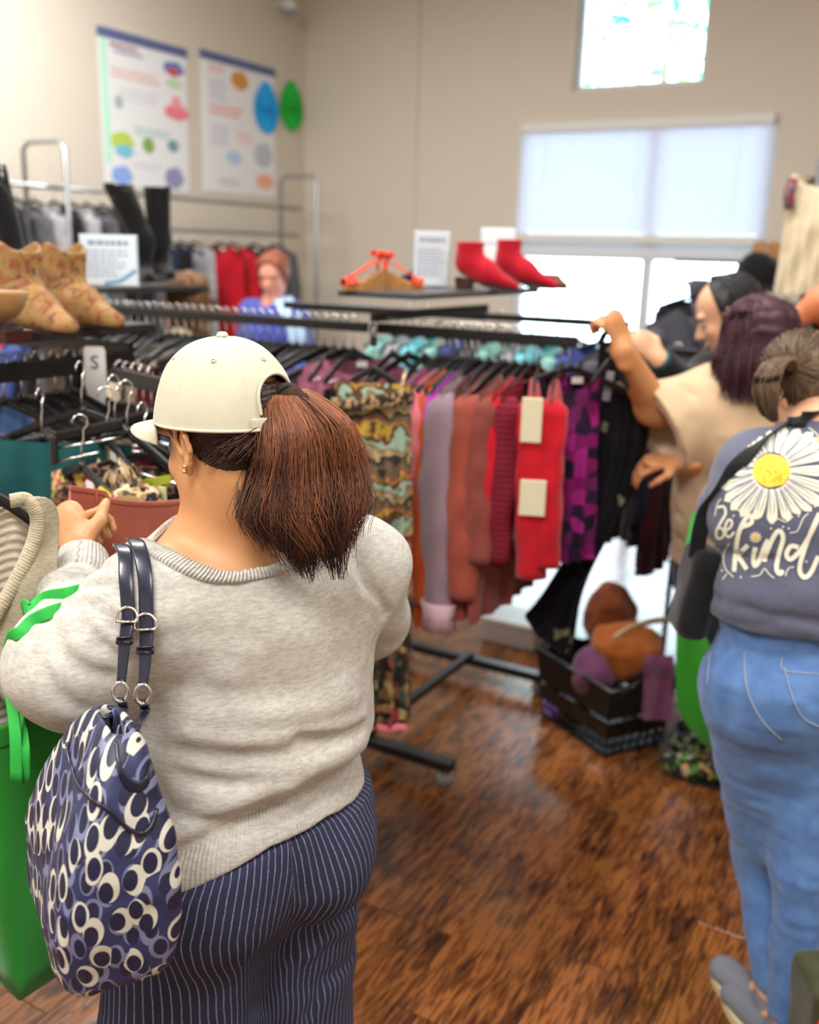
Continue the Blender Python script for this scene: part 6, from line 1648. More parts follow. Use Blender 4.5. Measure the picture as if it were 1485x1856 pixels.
t_beige, _, h4_beige = person('woman in a beige tee with burgundy hair holding up a black dress', B, J,
    dict(skin=SK_A, top=BEIGE, topname='tee', bottom=JEAND, hair=hair_mat('burgundy_hair', rgb(34, 18, 26), rgb(78, 38, 52), False, .5), shoe=SHOE), res=.006, top_extra=SLm, top_g=.016,
    hair=hair_long(.11, .082, .006, .0), sleeve='short', hand_cfg=((A(-.30, .05, .95), A(-.6, .75, -.1), (1.0, 1.2, .9)), (A(-1, .1, .0), A(0, .3, -1), (.5, .6, .4))))
falling(t_beige, B, h4_beige, .17, hair_mat('burgundy_strands', rgb(36, 19, 27), rgb(88, 44, 58)), 1800, 2)
# her patterned clogs cover the plain shoes
CLOG = blotch('floral_clog', [rgb(34, 44, 34), rgb(92, 130, 60), rgb(190, 150, 90), rgb(50, 56, 44), rgb(170, 170, 150), rgb(120, 160, 60)], [0, .3, .5, .62, .78, .9], 55)
for ch in list(t_beige.children):
    if ch.name.startswith('shoe'): bpy.data.objects.remove(ch)
for (x, y, d_) in CLP:
    hp_0 = PZ(x, y, 0); f_ = nrm(d_); rg_ = np.cross(f_, UP)
    def cf_(p, h0=hp_0, f_=f_):
        d = blend(p, [('f', h0 + UP * .05, h0 + f_ * .13 + UP * .045, .046, .052, UP, .8), ('k', .02, ('f', h0 + f_ * .13 + UP * .04, h0 + f_ * .185 + UP * .035, .05, .04, UP, .8))], .02)
        d = smax(d, .012 - p[:, 2], .003); return smax(d, -sd_cap(p, h0 + UP * .09 + f_ * .01, h0 + UP * .095 + f_ * .07, .032, .03), .006)
    cg = sdf_obj('clog', cf_, hp_0 - A(.3, .3, .01), hp_0 + A(.3, .3, .16), .005, CLOG, t_beige, B)
    poly = [(f_ * (.075 + .13 * cos(a)) + rg_ * .047 * sin(a)) for a in np.linspace(0, 2 * pi, 25)[:-1]]
    vs = [hp_0 + q + UP * z for z in (0.0, .014) for q in poly]; n = 24
    MB().add(vs, [tuple(range(n))[::-1], tuple(range(n, 2 * n))] + [(i, (i + 1) % n, n + (i + 1) % n, n + i) for i in range(n)]).build('sole', plain('clog_sole', rgb(26, 28, 26), .6), cg, False, B)

# ---- woman in the grey daisy tee
D0 = Q(1440, 0, 1.93); D0[2] = 0
yd = radians(20); bfd = A(-sin(yd), cos(yd), 0)
J = std(D0[0], D0[1], 1.60, yd, lean=.2, pitch=.75, headyaw=radians(25))
J['hip'] = P(1448, 1235, 1.96); J['waist'] = P(1452, 1080, 1.98); J['chest'] = P(1462, 930, 2.02); J['neck'] = P(1475, 775, 2.10)
J['head'] = P(1462, 715, 2.20); J['sL'] = P(1372, 850, 2.06); J['sR'] = P(1590, 850, 2.12)
J['eL'] = P(1330, 960, 2.22); J['wL'] = P(1345, 900, 2.42); J['eR'] = P(1640, 1000, 2.2); J['wR'] = P(1560, 950, 2.42)
J['hipL'] = P(1385, 1290, 1.94); J['hipR'] = P(1490, 1295, 1.93); J['kL'] = P(1388, 1560, 2.02); J['kR'] = P(1462, 1570, 1.86)
J['aL'] = PZ(1402, 1800, .10); J['aR'] = PZ(1428, 1850, .10)
J['hem'] = P(1400, 1168, 1.80)[2]; J['tr'] = 1.17; J['nk'] = .004; J['loose'] = .006; J['cuffz'] = .115
dt_base = lambda p: blend(p, [('e', J['hip'], (.23, .18, .164)), ('e', J['waist'], (.207, .166, .184)), ('e', J['chest'], (.219, .160, .184)), ('c', J['sL'], J['sR'], .072, .072)], .06)
DL = lambda pts, r=.012, d=.008: (hits(dt_base, pts, 1.2, 3), r * 1.2, d * .75)
dfold = fold_field([DL([(1270, 1008), (1320, 1003), (1400, 1012)], .010, .014), DL([(1285, 1080), (1360, 1100), (1430, 1118), (1490, 1130)], .012, .014), DL([(1290, 1110), (1350, 1130), (1400, 1130)], .01, .007),
                    DL([(1300, 1060), (1380, 1075), (1480, 1080)], .02, -.007), DL([(1290, 960), (1380, 960), (1480, 960)], .03, -.008), DL([(1280, 1140), (1380, 1160), (1470, 1160)], .01, .006)])
GT = fabric('heather_grey_tee', rgb(98, 102, 122), rgb(82, 86, 106), 120, bump=.2, mixs=.8)
t_daisy, dtop, hdc = person('woman from behind in a grey tee printed with a large daisy and light blue jeans', D0, J,
    dict(skin=SK_C, top=GT, topname='tee', bottom=fabric('washed_denim', rgb(96, 132, 184), rgb(72, 106, 160), 26, bump=.3), hair=hair_mat('ash_brown_hair', rgb(66, 48, 36), rgb(128, 104, 80), False, .45), shoe=plain('grey_sneaker', rgb(120, 124, 136), .7)),
    res=.006, top_extra=lambda p, d: d + dfold(p), top_g=.014, hair=lambda *a: (lambda g: (lambda p: g(p)))(hair_short(.008, 0, .008)(*a)), sleeve='short')
hc, Rr, f_, U_ = hdc; BOTD = BOT['f']
# her ponytail flips up and hooks down on the left
pt = [P(1436, 668, 2.13), P(1418, 652, 2.11), P(1398, 668, 2.09), P(1388, 705, 2.08), P(1394, 745, 2.09), P(1404, 762, 2.09)]
sp_ = catmull(pt, 14); rs2 = np.random.RandomState(4); pa = []; tn = []; brush = []; btn = []
for k in range(900):
    a = rs2.uniform(0, 2 * pi); r_ = sqrt(rs2.rand()); w0 = np.interp(np.linspace(0, 1, 14), [0, .2, .6, 1], [.016, .028, .030, .008])
    pa.append(sp_ + np.outer(w0 * r_ * cos(a), A(.9, 0, .2)) + np.outer(w0 * r_ * sin(a), A(0, 1, 0)) + rs2.normal(0, .0012, (14, 3))); tn.append(rs2.uniform(.1, .9))
strands('ponytail', pa, t_daisy, D0, hair_mat('ash_brown_strands', rgb(66, 48, 36), rgb(140, 114, 88)), .0014, 3, tn)
for k in range(900):
    a = rs2.uniform(0, 2 * pi); b_ = rs2.uniform(0, 1.9); dvec = nrm(Rr * cos(a) * sin(b_) + U_ * sin(a) * sin(b_) - f_ * cos(b_)) ; c_ = hc + U_ * .045 - f_ * .014; st = c_ + dvec * A(.09, .105, .098).mean() * 1.04
    if np.dot(st - hc, f_) > .02 and np.dot(st - hc, U_) < .06: continue
    md = (st + pt[0]) / 2; dv = nrm(md - c_); md = c_ + dv * .108
    brush.append(catmull([st, md, pt[0] + rs2.normal(0, .006, 3)], 9)); btn.append(rs2.uniform(0, .9))
strands('brushed_hair', brush, t_daisy, D0, hair_mat('ash_brushed', rgb(60, 44, 32), rgb(134, 110, 84)), .0013, 3, btn)
MB().tube([pt[0] + A(.016 * cos(a), .012 * cos(a) * .3, .016 * sin(a)) for a in np.linspace(0, 2 * pi, 15)[:-1]], .006, 6, closed=True).build('hair_tie', plain('hair_tie_black', rgb(18, 18, 20), .7), t_daisy, True, D0)
# the print, pressed on the cloth
def on_tee(x, y, e=.0022): 
    q = hit(dtop, x, y, 1.4, 2.6, 160); n_ = nrm(q - A(0, 0, CAM_H)); return q - n_ * e
class Decal:
    def __init__(s): s.v = []; s.f = []
    def poly(s, pts, e=.0022):                      # convex-ish outline filled as a fan with inner rings
        pts = np.array(pts, float); c = pts.mean(0); n = len(pts); o = len(s.v)
        rings = [.0, .5, 1.0]; s.v.append(on_tee(*c, e))
        for rr_ in rings[1:]:
            for q in pts: s.v.append(on_tee(*(c + (q - c) * rr_), e))
        for k in range(n):
            k2 = (k + 1) % n; s.f.append((o, o + 1 + k2, o + 1 + k)); s.f.append((o + 1 + k, o + 1 + k2, o + 1 + n + k2, o + 1 + n + k))
    def stroke(s, pts, w, e=.0024, taper=False):
        pts = catmull([(x, y, 0) for x, y in pts], max(6, int(sum(np.hypot(*(np.array(b) - np.array(a))) for a, b in zip(pts[:-1], pts[1:])) / 5)))[:, :2]; m = len(pts); o = len(s.v)
        for i, q in enumerate(pts):
            t_ = pts[min(i + 1, m - 1)] - pts[max(i - 1, 0)]; t_ = t_ / (np.hypot(*t_) + 1e-9); n_ = np.array([-t_[1], t_[0]]); ww = w / 2 * ((sin(pi * (i + .6) / (m + .2)) ** .5) if taper else 1)
            for k in (-1, 0, 1): s.v.append(on_tee(*(q + n_ * ww * k), e))
        for i in range(m - 1):
            for k in (0, 1): a = o + i * 3 + k; s.f.append((a, a + 1, a + 4, a + 3))
    def done(s, name, mat, flip=False):
        me = bpy.data.meshes.new(name); me.from_pydata([tuple(np.array(q) - D0) for q in s.v], [], s.f); me.update(); return link(name, me, mat, t_daisy, False)
CRM = plain('print_cream', rgb(228, 228, 206), .8); YEL = plain('print_yellow', rgb(246, 190, 60), .8); GRL = plain('print_grey_line', rgb(110, 112, 132), .8); ORG = plain('print_orange_dot', rgb(232, 160, 20), .8)
cx, cy = 1399, 853
pang = np.arange(0, 360, 15.0); RAD = np.interp(pang, [0, 20, 40, 60, 75, 90, 105, 120, 140, 155, 165, 180, 195, 210, 230, 250, 265, 280, 300, 320, 340, 360], [124, 118, 105, 95, 98, 100, 97, 105, 107, 103, 98, 70, 66, 64, 60, 62, 68, 80, 92, 108, 120, 124])
petals = [(a + 4 * sin(3 * a), (r_ - 34) / .86 * (1 + .05 * cos(5 * a)), .95 if r_ > 80 else .78) for a, r_ in zip(pang, RAD)]
GRP = []
for i, (a, L_, w_) in enumerate(petals):
    a = radians(a); dx = A(cos(a), sin(a)); n_ = A(-dx[1], dx[0]); pts = []
    r0, r1 = 34, 34 + L_ * .86
    if cx + dx[0] * r1 > 1560: r1 = (1560 - cx) / dx[0]
    m = 9
    for s_ in (1, -1):
        rng = range(m) if s_ > 0 else range(m - 1, -1, -1)
        for k in rng:
            t_ = k / (m - 1); ww = 10.4 * w_ * (.30 + .70 * sin(min(1, t_ * 1.25 + .12) * pi / 2) if t_ < .75 else (1 - ((t_ - .75) / .25) ** 2) ** .5 * 1.0 if t_ < 1 else 0.02)
            pts.append(A(cx, cy) + dx * (r0 + (r1 - r0) * t_) + n_ * ww * s_)
    D = Decal(); D.poly(pts, .0022); D.done('printed_petal', CRM)
    D = Decal()
    for o_ in (-4, 3): D.stroke([A(cx, cy) + dx * (r0 + 4) + n_ * o_ * .5, A(cx, cy) + dx * (r0 + (r1 - r0) * .4) + n_ * o_, A(cx, cy) + dx * (r0 + (r1 - r0) * .72) + n_ * o_ * .9], 1.6, .0034, True)
    am = a + radians(7.5); dm = A(cos(am), sin(am)); D.stroke([A(cx, cy) + dm * 36, A(cx, cy) + dm * (36 + (r1 - r0) * .4), A(cx, cy) + dm * (34 + (r1 - r0) * .86)], 2.6, .0036)
    GRP.append(D)
G = Decal()
for D in GRP: n0 = len(G.v); G.v += D.v; G.f += [tuple(i + n0 for i in q) for q in D.f]
G.done('petal_lines', GRL)
D = Decal(); D.poly([(cx + 34 * cos(a) * (1 + .03 * sin(9 * a)), cy - 0 + 30 * sin(a) * (1 + .03 * cos(7 * a))) for a in np.linspace(0, 2 * pi, 33)[:-1]], .0040); D.done('printed_flower_centre', YEL)
D = Decal(); rd = random.Random(9)
for k in range(46):
    a = rd.uniform(0, 2 * pi); r_ = 26 * sqrt(rd.random()); x, y = cx + r_ * cos(a), cy + 4 + r_ * .82 * sin(a)
    if y < cy - 6 and rd.random() < .7: continue
    D.poly([(x + 1.7 * cos(b), y + 1.4 * sin(b)) for b in np.linspace(0, 2 * pi, 6)[:-1]], .0052)
D.done('printed_flower_dots', ORG)
letters = dict(
 letter_b=[[(1301, 920), (1312, 918), (1316, 930), (1308, 945), (1299, 962), (1300, 975), (1309, 975), (1313, 965), (1306, 956), (1298, 962)]],
 letter_e=[[(1316, 962), (1325, 955), (1327, 945), (1321, 942), (1315, 954), (1316, 970), (1324, 973), (1331, 964)]],
 letter_k=[[(1346, 955), (1362, 948), (1362, 935), (1352, 940), (1340, 965), (1334, 1000), (1331, 1036)], [(1356, 988), (1344, 1000), (1338, 1008), (1345, 1018), (1354, 1032)]],
 letter_i=[[(1370, 992), (1366, 1010), (1368, 1026), (1374, 1022)]],
 letter_n=[[(1374, 1022), (1386, 992), (1392, 980), (1388, 1000), (1386, 1018)], [(1386, 1012), (1400, 978), (1412, 962), (1420, 975), (1412, 1005), (1408, 1030), (1414, 1040), (1420, 1034)]],
 letter_d=[[(1448, 992), (1434, 990), (1426, 1004), (1432, 1014), (1444, 1006), (1458, 988), (1476, 955), (1486, 930)], [(1486, 930), (1468, 970), (1454, 1010), (1450, 1034), (1458, 1046), (1470, 1038), (1484, 1008)]])
for nm, ss in letters.items():
    D = Decal()
    for k in ss: D.stroke(k, 8.5 if nm not in ('letter_b', 'letter_e') else 5.0, .0026)
    D.done(nm, CRM)
D = Decal()
for k in range(10):
    a = 2 * pi * k / 10; D.stroke([(1370 + 4 * cos(a), 974 + 4 * sin(a)), (1370 + 11 * cos(a), 974 + 10 * sin(a))], 3, .003, False)
D.done('small_printed_daisy', CRM)
D = Decal(); D.poly([(1370 + 4.6 * cos(a), 974 + 4.6 * sin(a)) for a in np.linspace(0, 2 * pi, 11)[:-1]], .0042); D.done('small_daisy_centre', YEL)
D = Decal()
for k in ([(1322, 985), (1312, 1005), (1315, 1030), (1330, 1046)], [(1362, 1045), (1378, 1042), (1386, 1030), (1394, 1040), (1404, 1048)], [(1395, 948), (1410, 940), (1425, 946), (1438, 936)], [(1432, 966), (1446, 962), (1456, 940), (1466, 930)],
          [(1424, 1044), (1430, 1030), (1440, 1028)], [(1296, 935), (1301, 912), (1308, 904)], [(1310, 1050), (1318, 1040)], [(1466, 775), (1476, 782), (1484, 790)]): D.stroke(k, 2.0, .0026)
for (x, y) in ((1330, 935), (1340, 925), (1302, 996), (1300, 1012), (1309, 1034), (1346, 1005), (1448, 935), (1430, 958), (1398, 958), (1450, 1020), (1462, 1018), (1343, 1046), (1478, 918), (1420, 955)): D.poly([(x + 2 * cos(b), y + 2 * sin(b)) for b in np.linspace(0, 2 * pi, 7)[:-1]], .0026)
D.done('print_swirls', CRM)
# jeans details
JB = BOTD
jb = lambda p: blend(p, [('e', J['hip'], (.188 * 1.1 + .006, .148 * 1.1 + .006, .15), np.stack([np.cross(bfd, UP), bfd, UP], 1)), ('c', J['hipL'], J['kL'], .116, .072), ('c', J['kL'], J['aL'], .068, .046), ('c', J['hipR'], J['kR'], .116, .072), ('c', J['kR'], J['aR'], .068, .046)], .045)
ST = plain('jean_thread', rgb(150, 160, 170), .7)
for nm, pts in (('centre_seam', [(1350, 1182), (1352, 1230), (1362, 1270), (1385, 1310), (1420, 1345)]), ('side_seam', [(1288, 1182), (1284, 1215), (1282, 1240)]), ('pocket_seam', [(1418, 1192), (1422, 1215), (1485, 1222)]), ('pocket_seam', [(1422, 1210), (1436, 1260), (1455, 1300), (1485, 1318)])):
    pp = [q - nrm(q - A(0, 0, CAM_H)) * .0015 for q in hits(JB, catmull([(x, y, 0) for x, y in pts], 24)[:, :2], 1.3, 2.8)]; MB().tube(catmull(pp, 24), .0016, 5).build(nm, ST, t_daisy, True, D0)
# sneaker sole
for a_ in (J['aL'], J['aR']):
    fp = A(a_[0], a_[1], 0); rg_ = np.cross(bfd, UP); poly = [fp + bfd * (.062 + .142 * cos(a)) + rg_ * .050 * sin(a) for a in np.linspace(0, 2 * pi, 29)[:-1]]; n = 28
    vs = [q + UP * z for z in (0, .022) for q in poly] ; MB().add(vs, [tuple(range(n))[::-1], tuple(range(n, 2 * n))] + [(i, (i + 1) % n, n + (i + 1) % n, n + i) for i in range(n)]).build('shoe_sole', plain('cream_sole', rgb(214, 206, 160), .6), t_daisy, False, D0)
# her cross-body bag
BK = fabric('black_bag_cloth', rgb(20, 20, 24), rgb(12, 12, 16), 30)
bgc = P(1262, 1070, 2.02)
cb = empty('crossbody_bag', bgc, 'black cross-body bag strapped across the back of the grey daisy tee', 'bag')
def cbf(p): 
    return sd_box(p, bgc, (.035, .06, .10), np.array(Matrix.Rotation(.15, 3, 'Y')), .025) + .01 * vnoise(p, 16)
sdf_obj('bag_body', cbf, bgc - .18, bgc + .18, .006, BK, cb, bgc)
spx = [(1500, 742), (1462, 752), (1420, 766), (1380, 790), (1342, 828), (1310, 868), (1285, 915), (1270, 960), (1262, 1010)]
sv = [on_tee(x + 6, y + 4, .006) if x > 1290 else P(x, y, 2.0) for x, y in spx]
MB().tube(catmull(sv, 40), [1.0] * 40, 8, flat=(.036, .004, (.8, 0, .6))).build('strap', BK, cb, True, bgc)

# ---- dark haired woman in black behind the beige tee
B = Q(1318, 0, 3.35); B[2] = 0
J = std(B[0], B[1], 1.62, radians(70), lean=.05, pitch=.45, headyaw=radians(78)); J['head'] = P(1318, 575, 3.3); J['neck'] = P(1335, 640, 3.35)
J['sL'] = P(1290, 680, 3.22); J['sR'] = P(1360, 672, 3.48); J['chest'] = P(1320, 730, 3.36); J['eL'] = P(1240, 700, 3.12); J['wL'] = P(1196, 652, 3.05)
t_blk, _, h4b = person('woman in black with straight black hair looking down beside the tweed jacket', B, J, dict(skin=SK_C, top=F_black, bottom=F_black, hair=hair_mat('black_hair', rgb(18, 18, 20), rgb(44, 44, 48), False, .35), shoe=SHOE), hair=hair_long(.17, .06, .004, .0),
       hand_cfg=((A(-.8, 0, .7), A(-.5, .8, -.1), (.7, .7, .5)), None))
cf0 = P(1204, 662, 3.06); tcu = MB().tube([P(1196, 650, 3.045), P(1214, 672, 3.08)], [.036, .040], 14)
o = tcu.build('teal_cuff', F_teal, None, True, cf0); o.parent = bpy.data.objects[[k.name for k in bpy.data.objects if k.name.startswith('person')][-1]]
par = [k for k in bpy.data.objects if k.get('label', '').startswith('woman in black with')][0]; o.parent = par; o.data.transform(Matrix.Translation(Vector(cf0 - B)))
falling(t_blk, B, h4b, .24, hair_mat('black_strands', rgb(14, 14, 16), rgb(44, 42, 46)), 1500, 3, .02, front=-.15)
# ---- man in a black cap further back
B = Q(1362, 0, 5.2); B[2] = 0
J = std(B[0], B[1], 1.66, radians(-150), pitch=.5, headyaw=radians(-140)); J['head'] = P(1364, 512, 5.2)
t, _, (hc, Rr, f_, U_) = person('person in a black cap and dark top bending over a rack by the back wall', B, J, dict(skin=SK_B, top=F_black, bottom=F_black, hair=hair_mat('dark_short_hair', rgb(24, 22, 22), rgb(50, 46, 44), False), shoe=SHOE), res=.01, hair=hair_short())
cpb = A(*hc); ct = empty('baseball_cap', cpb, 'black cap on the person near the back wall', 'cap'); Mh_ = np.stack([Rr, f_, U_], 1)
MB().lathe([(.094, -.0), (.096, .02), (.092, .06), (.072, .095), (.035, .115), (.001, .12)], hc + U_ * .04 - cpb, 24, Mh_, 1, 1.15).build('crown', F_black, ct, True)
o = MB().grid([[hc + U_ * (.045 - .02 * j / 5) + Rr * .08 * u * (1 - .1 * j / 5) + f_ * (.08 + .075 * j / 5 * sqrt(max(0, 1 - u * u))) - cpb for j in range(6)] for u in np.linspace(-1, 1, 13)]).build('visor', F_black, ct, True); solid(o, .004)
# ---- person at the right edge, only an arm and a dark shirt in view
B = Q(1570, 0, 3.5); B[2] = 0
J = std(B[0], B[1], 1.68, radians(60), pitch=.3); J['sL'] = P(1520, 560, 3.35); J['eL'] = P(1448, 580, 3.1); J['wL'] = P(1400, 620, 2.98)
J['sL'] = P(1530, 612, 3.3); J['eL'] = P(1492, 548, 3.1); J['wL'] = P(1430, 586, 3.15)
J['flare'] = .01
person('person in a dark grey shirt at the right edge reaching out a bare arm', B, J, dict(skin=SK_D, top=F_tweed, bottom=F_black, hair=hair_mat('dark_short_hair2', rgb(30, 24, 22), rgb(60, 50, 44), False), shoe=SHOE), res=.009, hair=hair_short(), sleeve='short')
# ---- woman in blue by the left wall and the brown haired head in front of her
B = Q(500, 0, 5.6); B[2] = 0
J = std(B[0], B[1], 1.70, radians(150), pitch=.25, headyaw=radians(165)); J['head'] = P(496, 502, 5.6)
t, tf, _ = person('woman with short reddish hair in a blue cardigan over a pale blue top', B, J, dict(skin=SK_B, top=fabric('royal_blue_cardigan', rgb(74, 88, 170), rgb(58, 72, 150), 12), topname='cardigan', bottom=F_navy, hair=hair_mat('auburn_hair', rgb(110, 56, 40), rgb(160, 90, 62), False), shoe=SHOE), res=.010, hair=hair_short(.012, 0, .012))
pn = [hit(tf, x, y, 4.5, 6.5) - A(0, .006, 0) for x, y in ((512, 540), (524, 560), (534, 585), (540, 610), (544, 640))]
MB().tube(pn, [1.0] * 5, 8, flat=(.11, .006, (1, 0, 0))).build('pale_blue_top', plain('pale_blue_cloth', rgb(176, 206, 240), .8), t, True, B)
B = Q(345, 0, 4.3); B[2] = 0
J = std(B[0], B[1], 1.62, radians(100), pitch=.35, headyaw=radians(80)); J['head'] = P(340, 552, 4.3)
t_bob, _, h4c = person('person with brown hair bent behind the hanger row, in front of the woman in blue', B, J, dict(skin=SK_C, top=F_cream, bottom=F_navy, hair=hair_mat('brown_bob', rgb(84, 56, 34), rgb(128, 92, 56), False), shoe=SHOE), res=.010, hair=hair_long(.10, .085, .008, .02))

falling(t_bob, B, h4c, .12, hair_mat('brown_bob_strands', rgb(80, 54, 32), rgb(146, 106, 66)), 700, 5, .02, .0025)
# ------------------------------------------------------------------ things on the centre rack's shelf
SZ = 1.609
REDS = fabric('red_suede', rgb(190, 18, 40), rgb(164, 10, 32), 30, bump=.2)
ankle_boot('ankle_boot', P(832, 521, 3.28) * A(1, 1, 0) + UP * SZ, A(.97, -.25, 0), 'red suede ankle boot on the centre shelf, nearer the paper notice', REDS, 'red ankle boots', shaft=.088, sc=.86, heel_h=.045, carve_v=False, pointed=.9, res=.005, shaft_r=.056, fat=1.1)
ankle_boot('ankle_boot', P(902, 510, 3.50) * A(1, 1, 0) + UP * SZ, A(.97, -.25, 0), 'red suede ankle boot on the centre shelf, nearer the window', REDS, 'red ankle boots', shaft=.092, sc=.92, heel_h=.045, carve_v=False, pointed=.9, res=.005, shaft_r=.05)
CORK = fabric('woven_cork', rgb(186, 136, 78), rgb(150, 104, 58), 90, bump=.5); OSTR = fabric('coral_orange_strap', rgb(236, 74, 34), rgb(214, 58, 26), 30)
def wedge(heel, toe, label, k=1.0):
    f = nrm(toe); rg = np.cross(f, UP); t = empty('wedge_sandal', heel, label, 'sandal', 'wedge sandals'); L = lambda y, x, z: heel + (f * y + rg * x + UP * z) * k
    top = lambda y: np.interp(y, [0, .05, .13, .19, .235], [.10, .085, .04, .022, .022]); vs = []; n = 26
    for lay in (0, 1):
        for i in range(n):
            a = 2 * pi * i / n; y = .115 + .12 * cos(a); x = .038 * sin(a) * (.85 if cos(a) < 0 else 1.05); y0 = y if lay else (.02 + (y) * .92)
            vs.append(L(y0, x, top(y) if lay else 0))
    MB().add(vs, [tuple(range(n))[::-1], tuple(range(n, 2 * n))] + [(i, (i + 1) % n, n + (i + 1) % n, n + i) for i in range(n)]).build('wedge_sole', CORK, t, False, heel)
    def band(y, h_, w_, nm):
        pts = [L(y + .01 * sin(a), .042 * cos(a), top(y) + h_ * sin(a)) for a in np.linspace(0, pi, 13)]
        MB().tube(pts, [1.0] * 13, 8, flat=(w_ * k, .004, f)).build(nm, OSTR, t, True, heel)
    band(.205, .035, .03, 'toe_strap'); band(.175, .045, .018, 'toe_strap')
    band(.02, .055, .014, 'ankle_strap')
    MB().tube([L(.19, 0, .065), L(.12, .02, .10), L(.05, .03, .14)], [1.0] * 3, 8, flat=(.014, .004, rg)).build('instep_strap', OSTR, t, True, heel)
    MB().tube([L(.19, 0, .065), L(.12, -.02, .10), L(.05, -.03, .14)], [1.0] * 3, 8, flat=(.014, .004, rg)).build('instep_strap', OSTR, t, True, heel)
    for s in (-1, 1):
        MB().tube(catmull([L(.02, 0, .155), L(.03, .03 * s, .185), L(.05, .045 * s, .17), L(.03, .015 * s, .155)], 14), [1.0] * 14, 8, flat=(.018, .003, f), closed=False).build('bow_loop', OSTR, t, True, heel)
    return t
wedge(P(698, 541, 3.0) * A(1, 1, 0) + UP * SZ, A(-.8, -.45, 0), 'orange strapped wedge sandal standing with its cork heel to the aisle', .62)
wedge(P(690, 538, 3.14) * A(1, 1, 0) + UP * SZ, A(.95, -.1, 0), 'orange wedge sandal with its toe pointing at the notice', .6)
card(750, 812, 420, 517, 3.32, 'grey paper notice with text lines between the sandals and red boots', plain('pale_grey_card', rgb(208, 218, 224), .6), rows=9)
card(870, 930, 414, 500, 3.7, 'white framed notice behind the red boots', PAPER, head=False, rows=2)
ankle_boot('flat_shoe', P(800, 520, 3.5) * A(1, 1, 0) + UP * SZ, A(-.95, .1, 0), 'small dark purple shoe beside the red boots', fabric('dark_purple_leather', rgb(70, 44, 66), rgb(50, 30, 48), 20), None, shaft=.0, sc=.7, heel_h=.04, carve_v=False, res=.005)
ankle_boot('flat_shoe', P(975, 508, 3.62) * A(1, 1, 0) + UP * SZ, A(.5, -.8, 0), 'dull brown shoe at the window end of the centre shelf', fabric('brown_leather', rgb(120, 72, 56), rgb(90, 54, 44), 20), None, shaft=.0, sc=.7, heel_h=.03, carve_v=False, res=.005)

# ------------------------------------------------------------------ the black dress she holds up, and dark clothes around it
dp = P(1112, 592, 2.66)
BFL = blotch('black_with_pale_flowers', [rgb(14, 14, 20), rgb(18, 18, 26), rgb(12, 12, 16), rgb(120, 124, 96), rgb(20, 20, 24)], [0, .3, .6, .90, .95], 34)
hanger(dp + A(0, 0, .004), .25, 'black hanger in the raised hand of the woman in the beige tee', None, bar=False).scale = (.3, 1, 1)
t = empty('held_dress', dp, 'long black dress with small pale flowers held up by the woman in beige', 'dress')
lf = [(1086, 622), (1082, 700), (1076, 800), (1062, 900), (1030, 1000), (985, 1080), (950, 1118)]; rt_ = [(1140, 618), (1178, 700), (1176, 800), (1150, 890), (1108, 960), (1062, 1060), (1040, 1196)]
V0 = 2.86; g = [[], []]
lfc = catmull([(x, y, 0) for x, y in lf], 30); rtc = catmull([(x, y, 0) for x, y in rt_], 30)
for i in range(30):
    for sd in (0, 1):
        row = []
        for j in range(25):
            x = j / 24; e = sin(pi * x) ** .5; q = P(*(lfc[i][:2] * (1 - x) + rtc[i][:2] * x), V0); s = i / 29
            off = (-1 if sd == 0 else 1) * (.03 + .05 * s) * e + .018 * s * sin(13 * x + 2 * s) + .012 * s * sin(29 * x + 5 * s) + .006 * sin(9 * s + 5 * x)
            row.append(q + A(0, off, 0))
        g[sd].append(row)
mb = MB(); mb.grid([r_[::-1] for r_ in g[0]]); mb.grid(g[1]); o = mb.build('dress_cloth', BFL, t, True, dp); subsurf(o, 1)
MB().tube([P(1088, 622, V0), P(1096, 606, V0), P(1104, 600, V0 - .01)], [1.0] * 3, 8, flat=(.02, .004, (1, 0, 0))).build('shoulder_strap', F_black, t, True, dp)
MB().tube([P(1138, 620, V0), P(1128, 606, V0), P(1120, 600, V0 - .01)], [1.0] * 3, 8, flat=(.02, .004, (1, 0, 0))).build('shoulder_strap', F_black, t, True, dp)
MB().box(P(1103, 700, V0 - .06), (.022, .002, .085), np.array(Matrix.Rotation(.1, 3, 'Y')), .0005).build('swing_tag', plain('grey_swing_tag', rgb(150, 150, 156), .7), t, False, dp)
def lonely(name, px, py, v, ang, label, cat, mat, zrail=None, **kw):
    p = P(px, py, v)
    garment(name, p, ang, label, cat, mat, **kw); hanger(p, ang, 'black hanger carrying the ' + label[:60], None, bar=False)
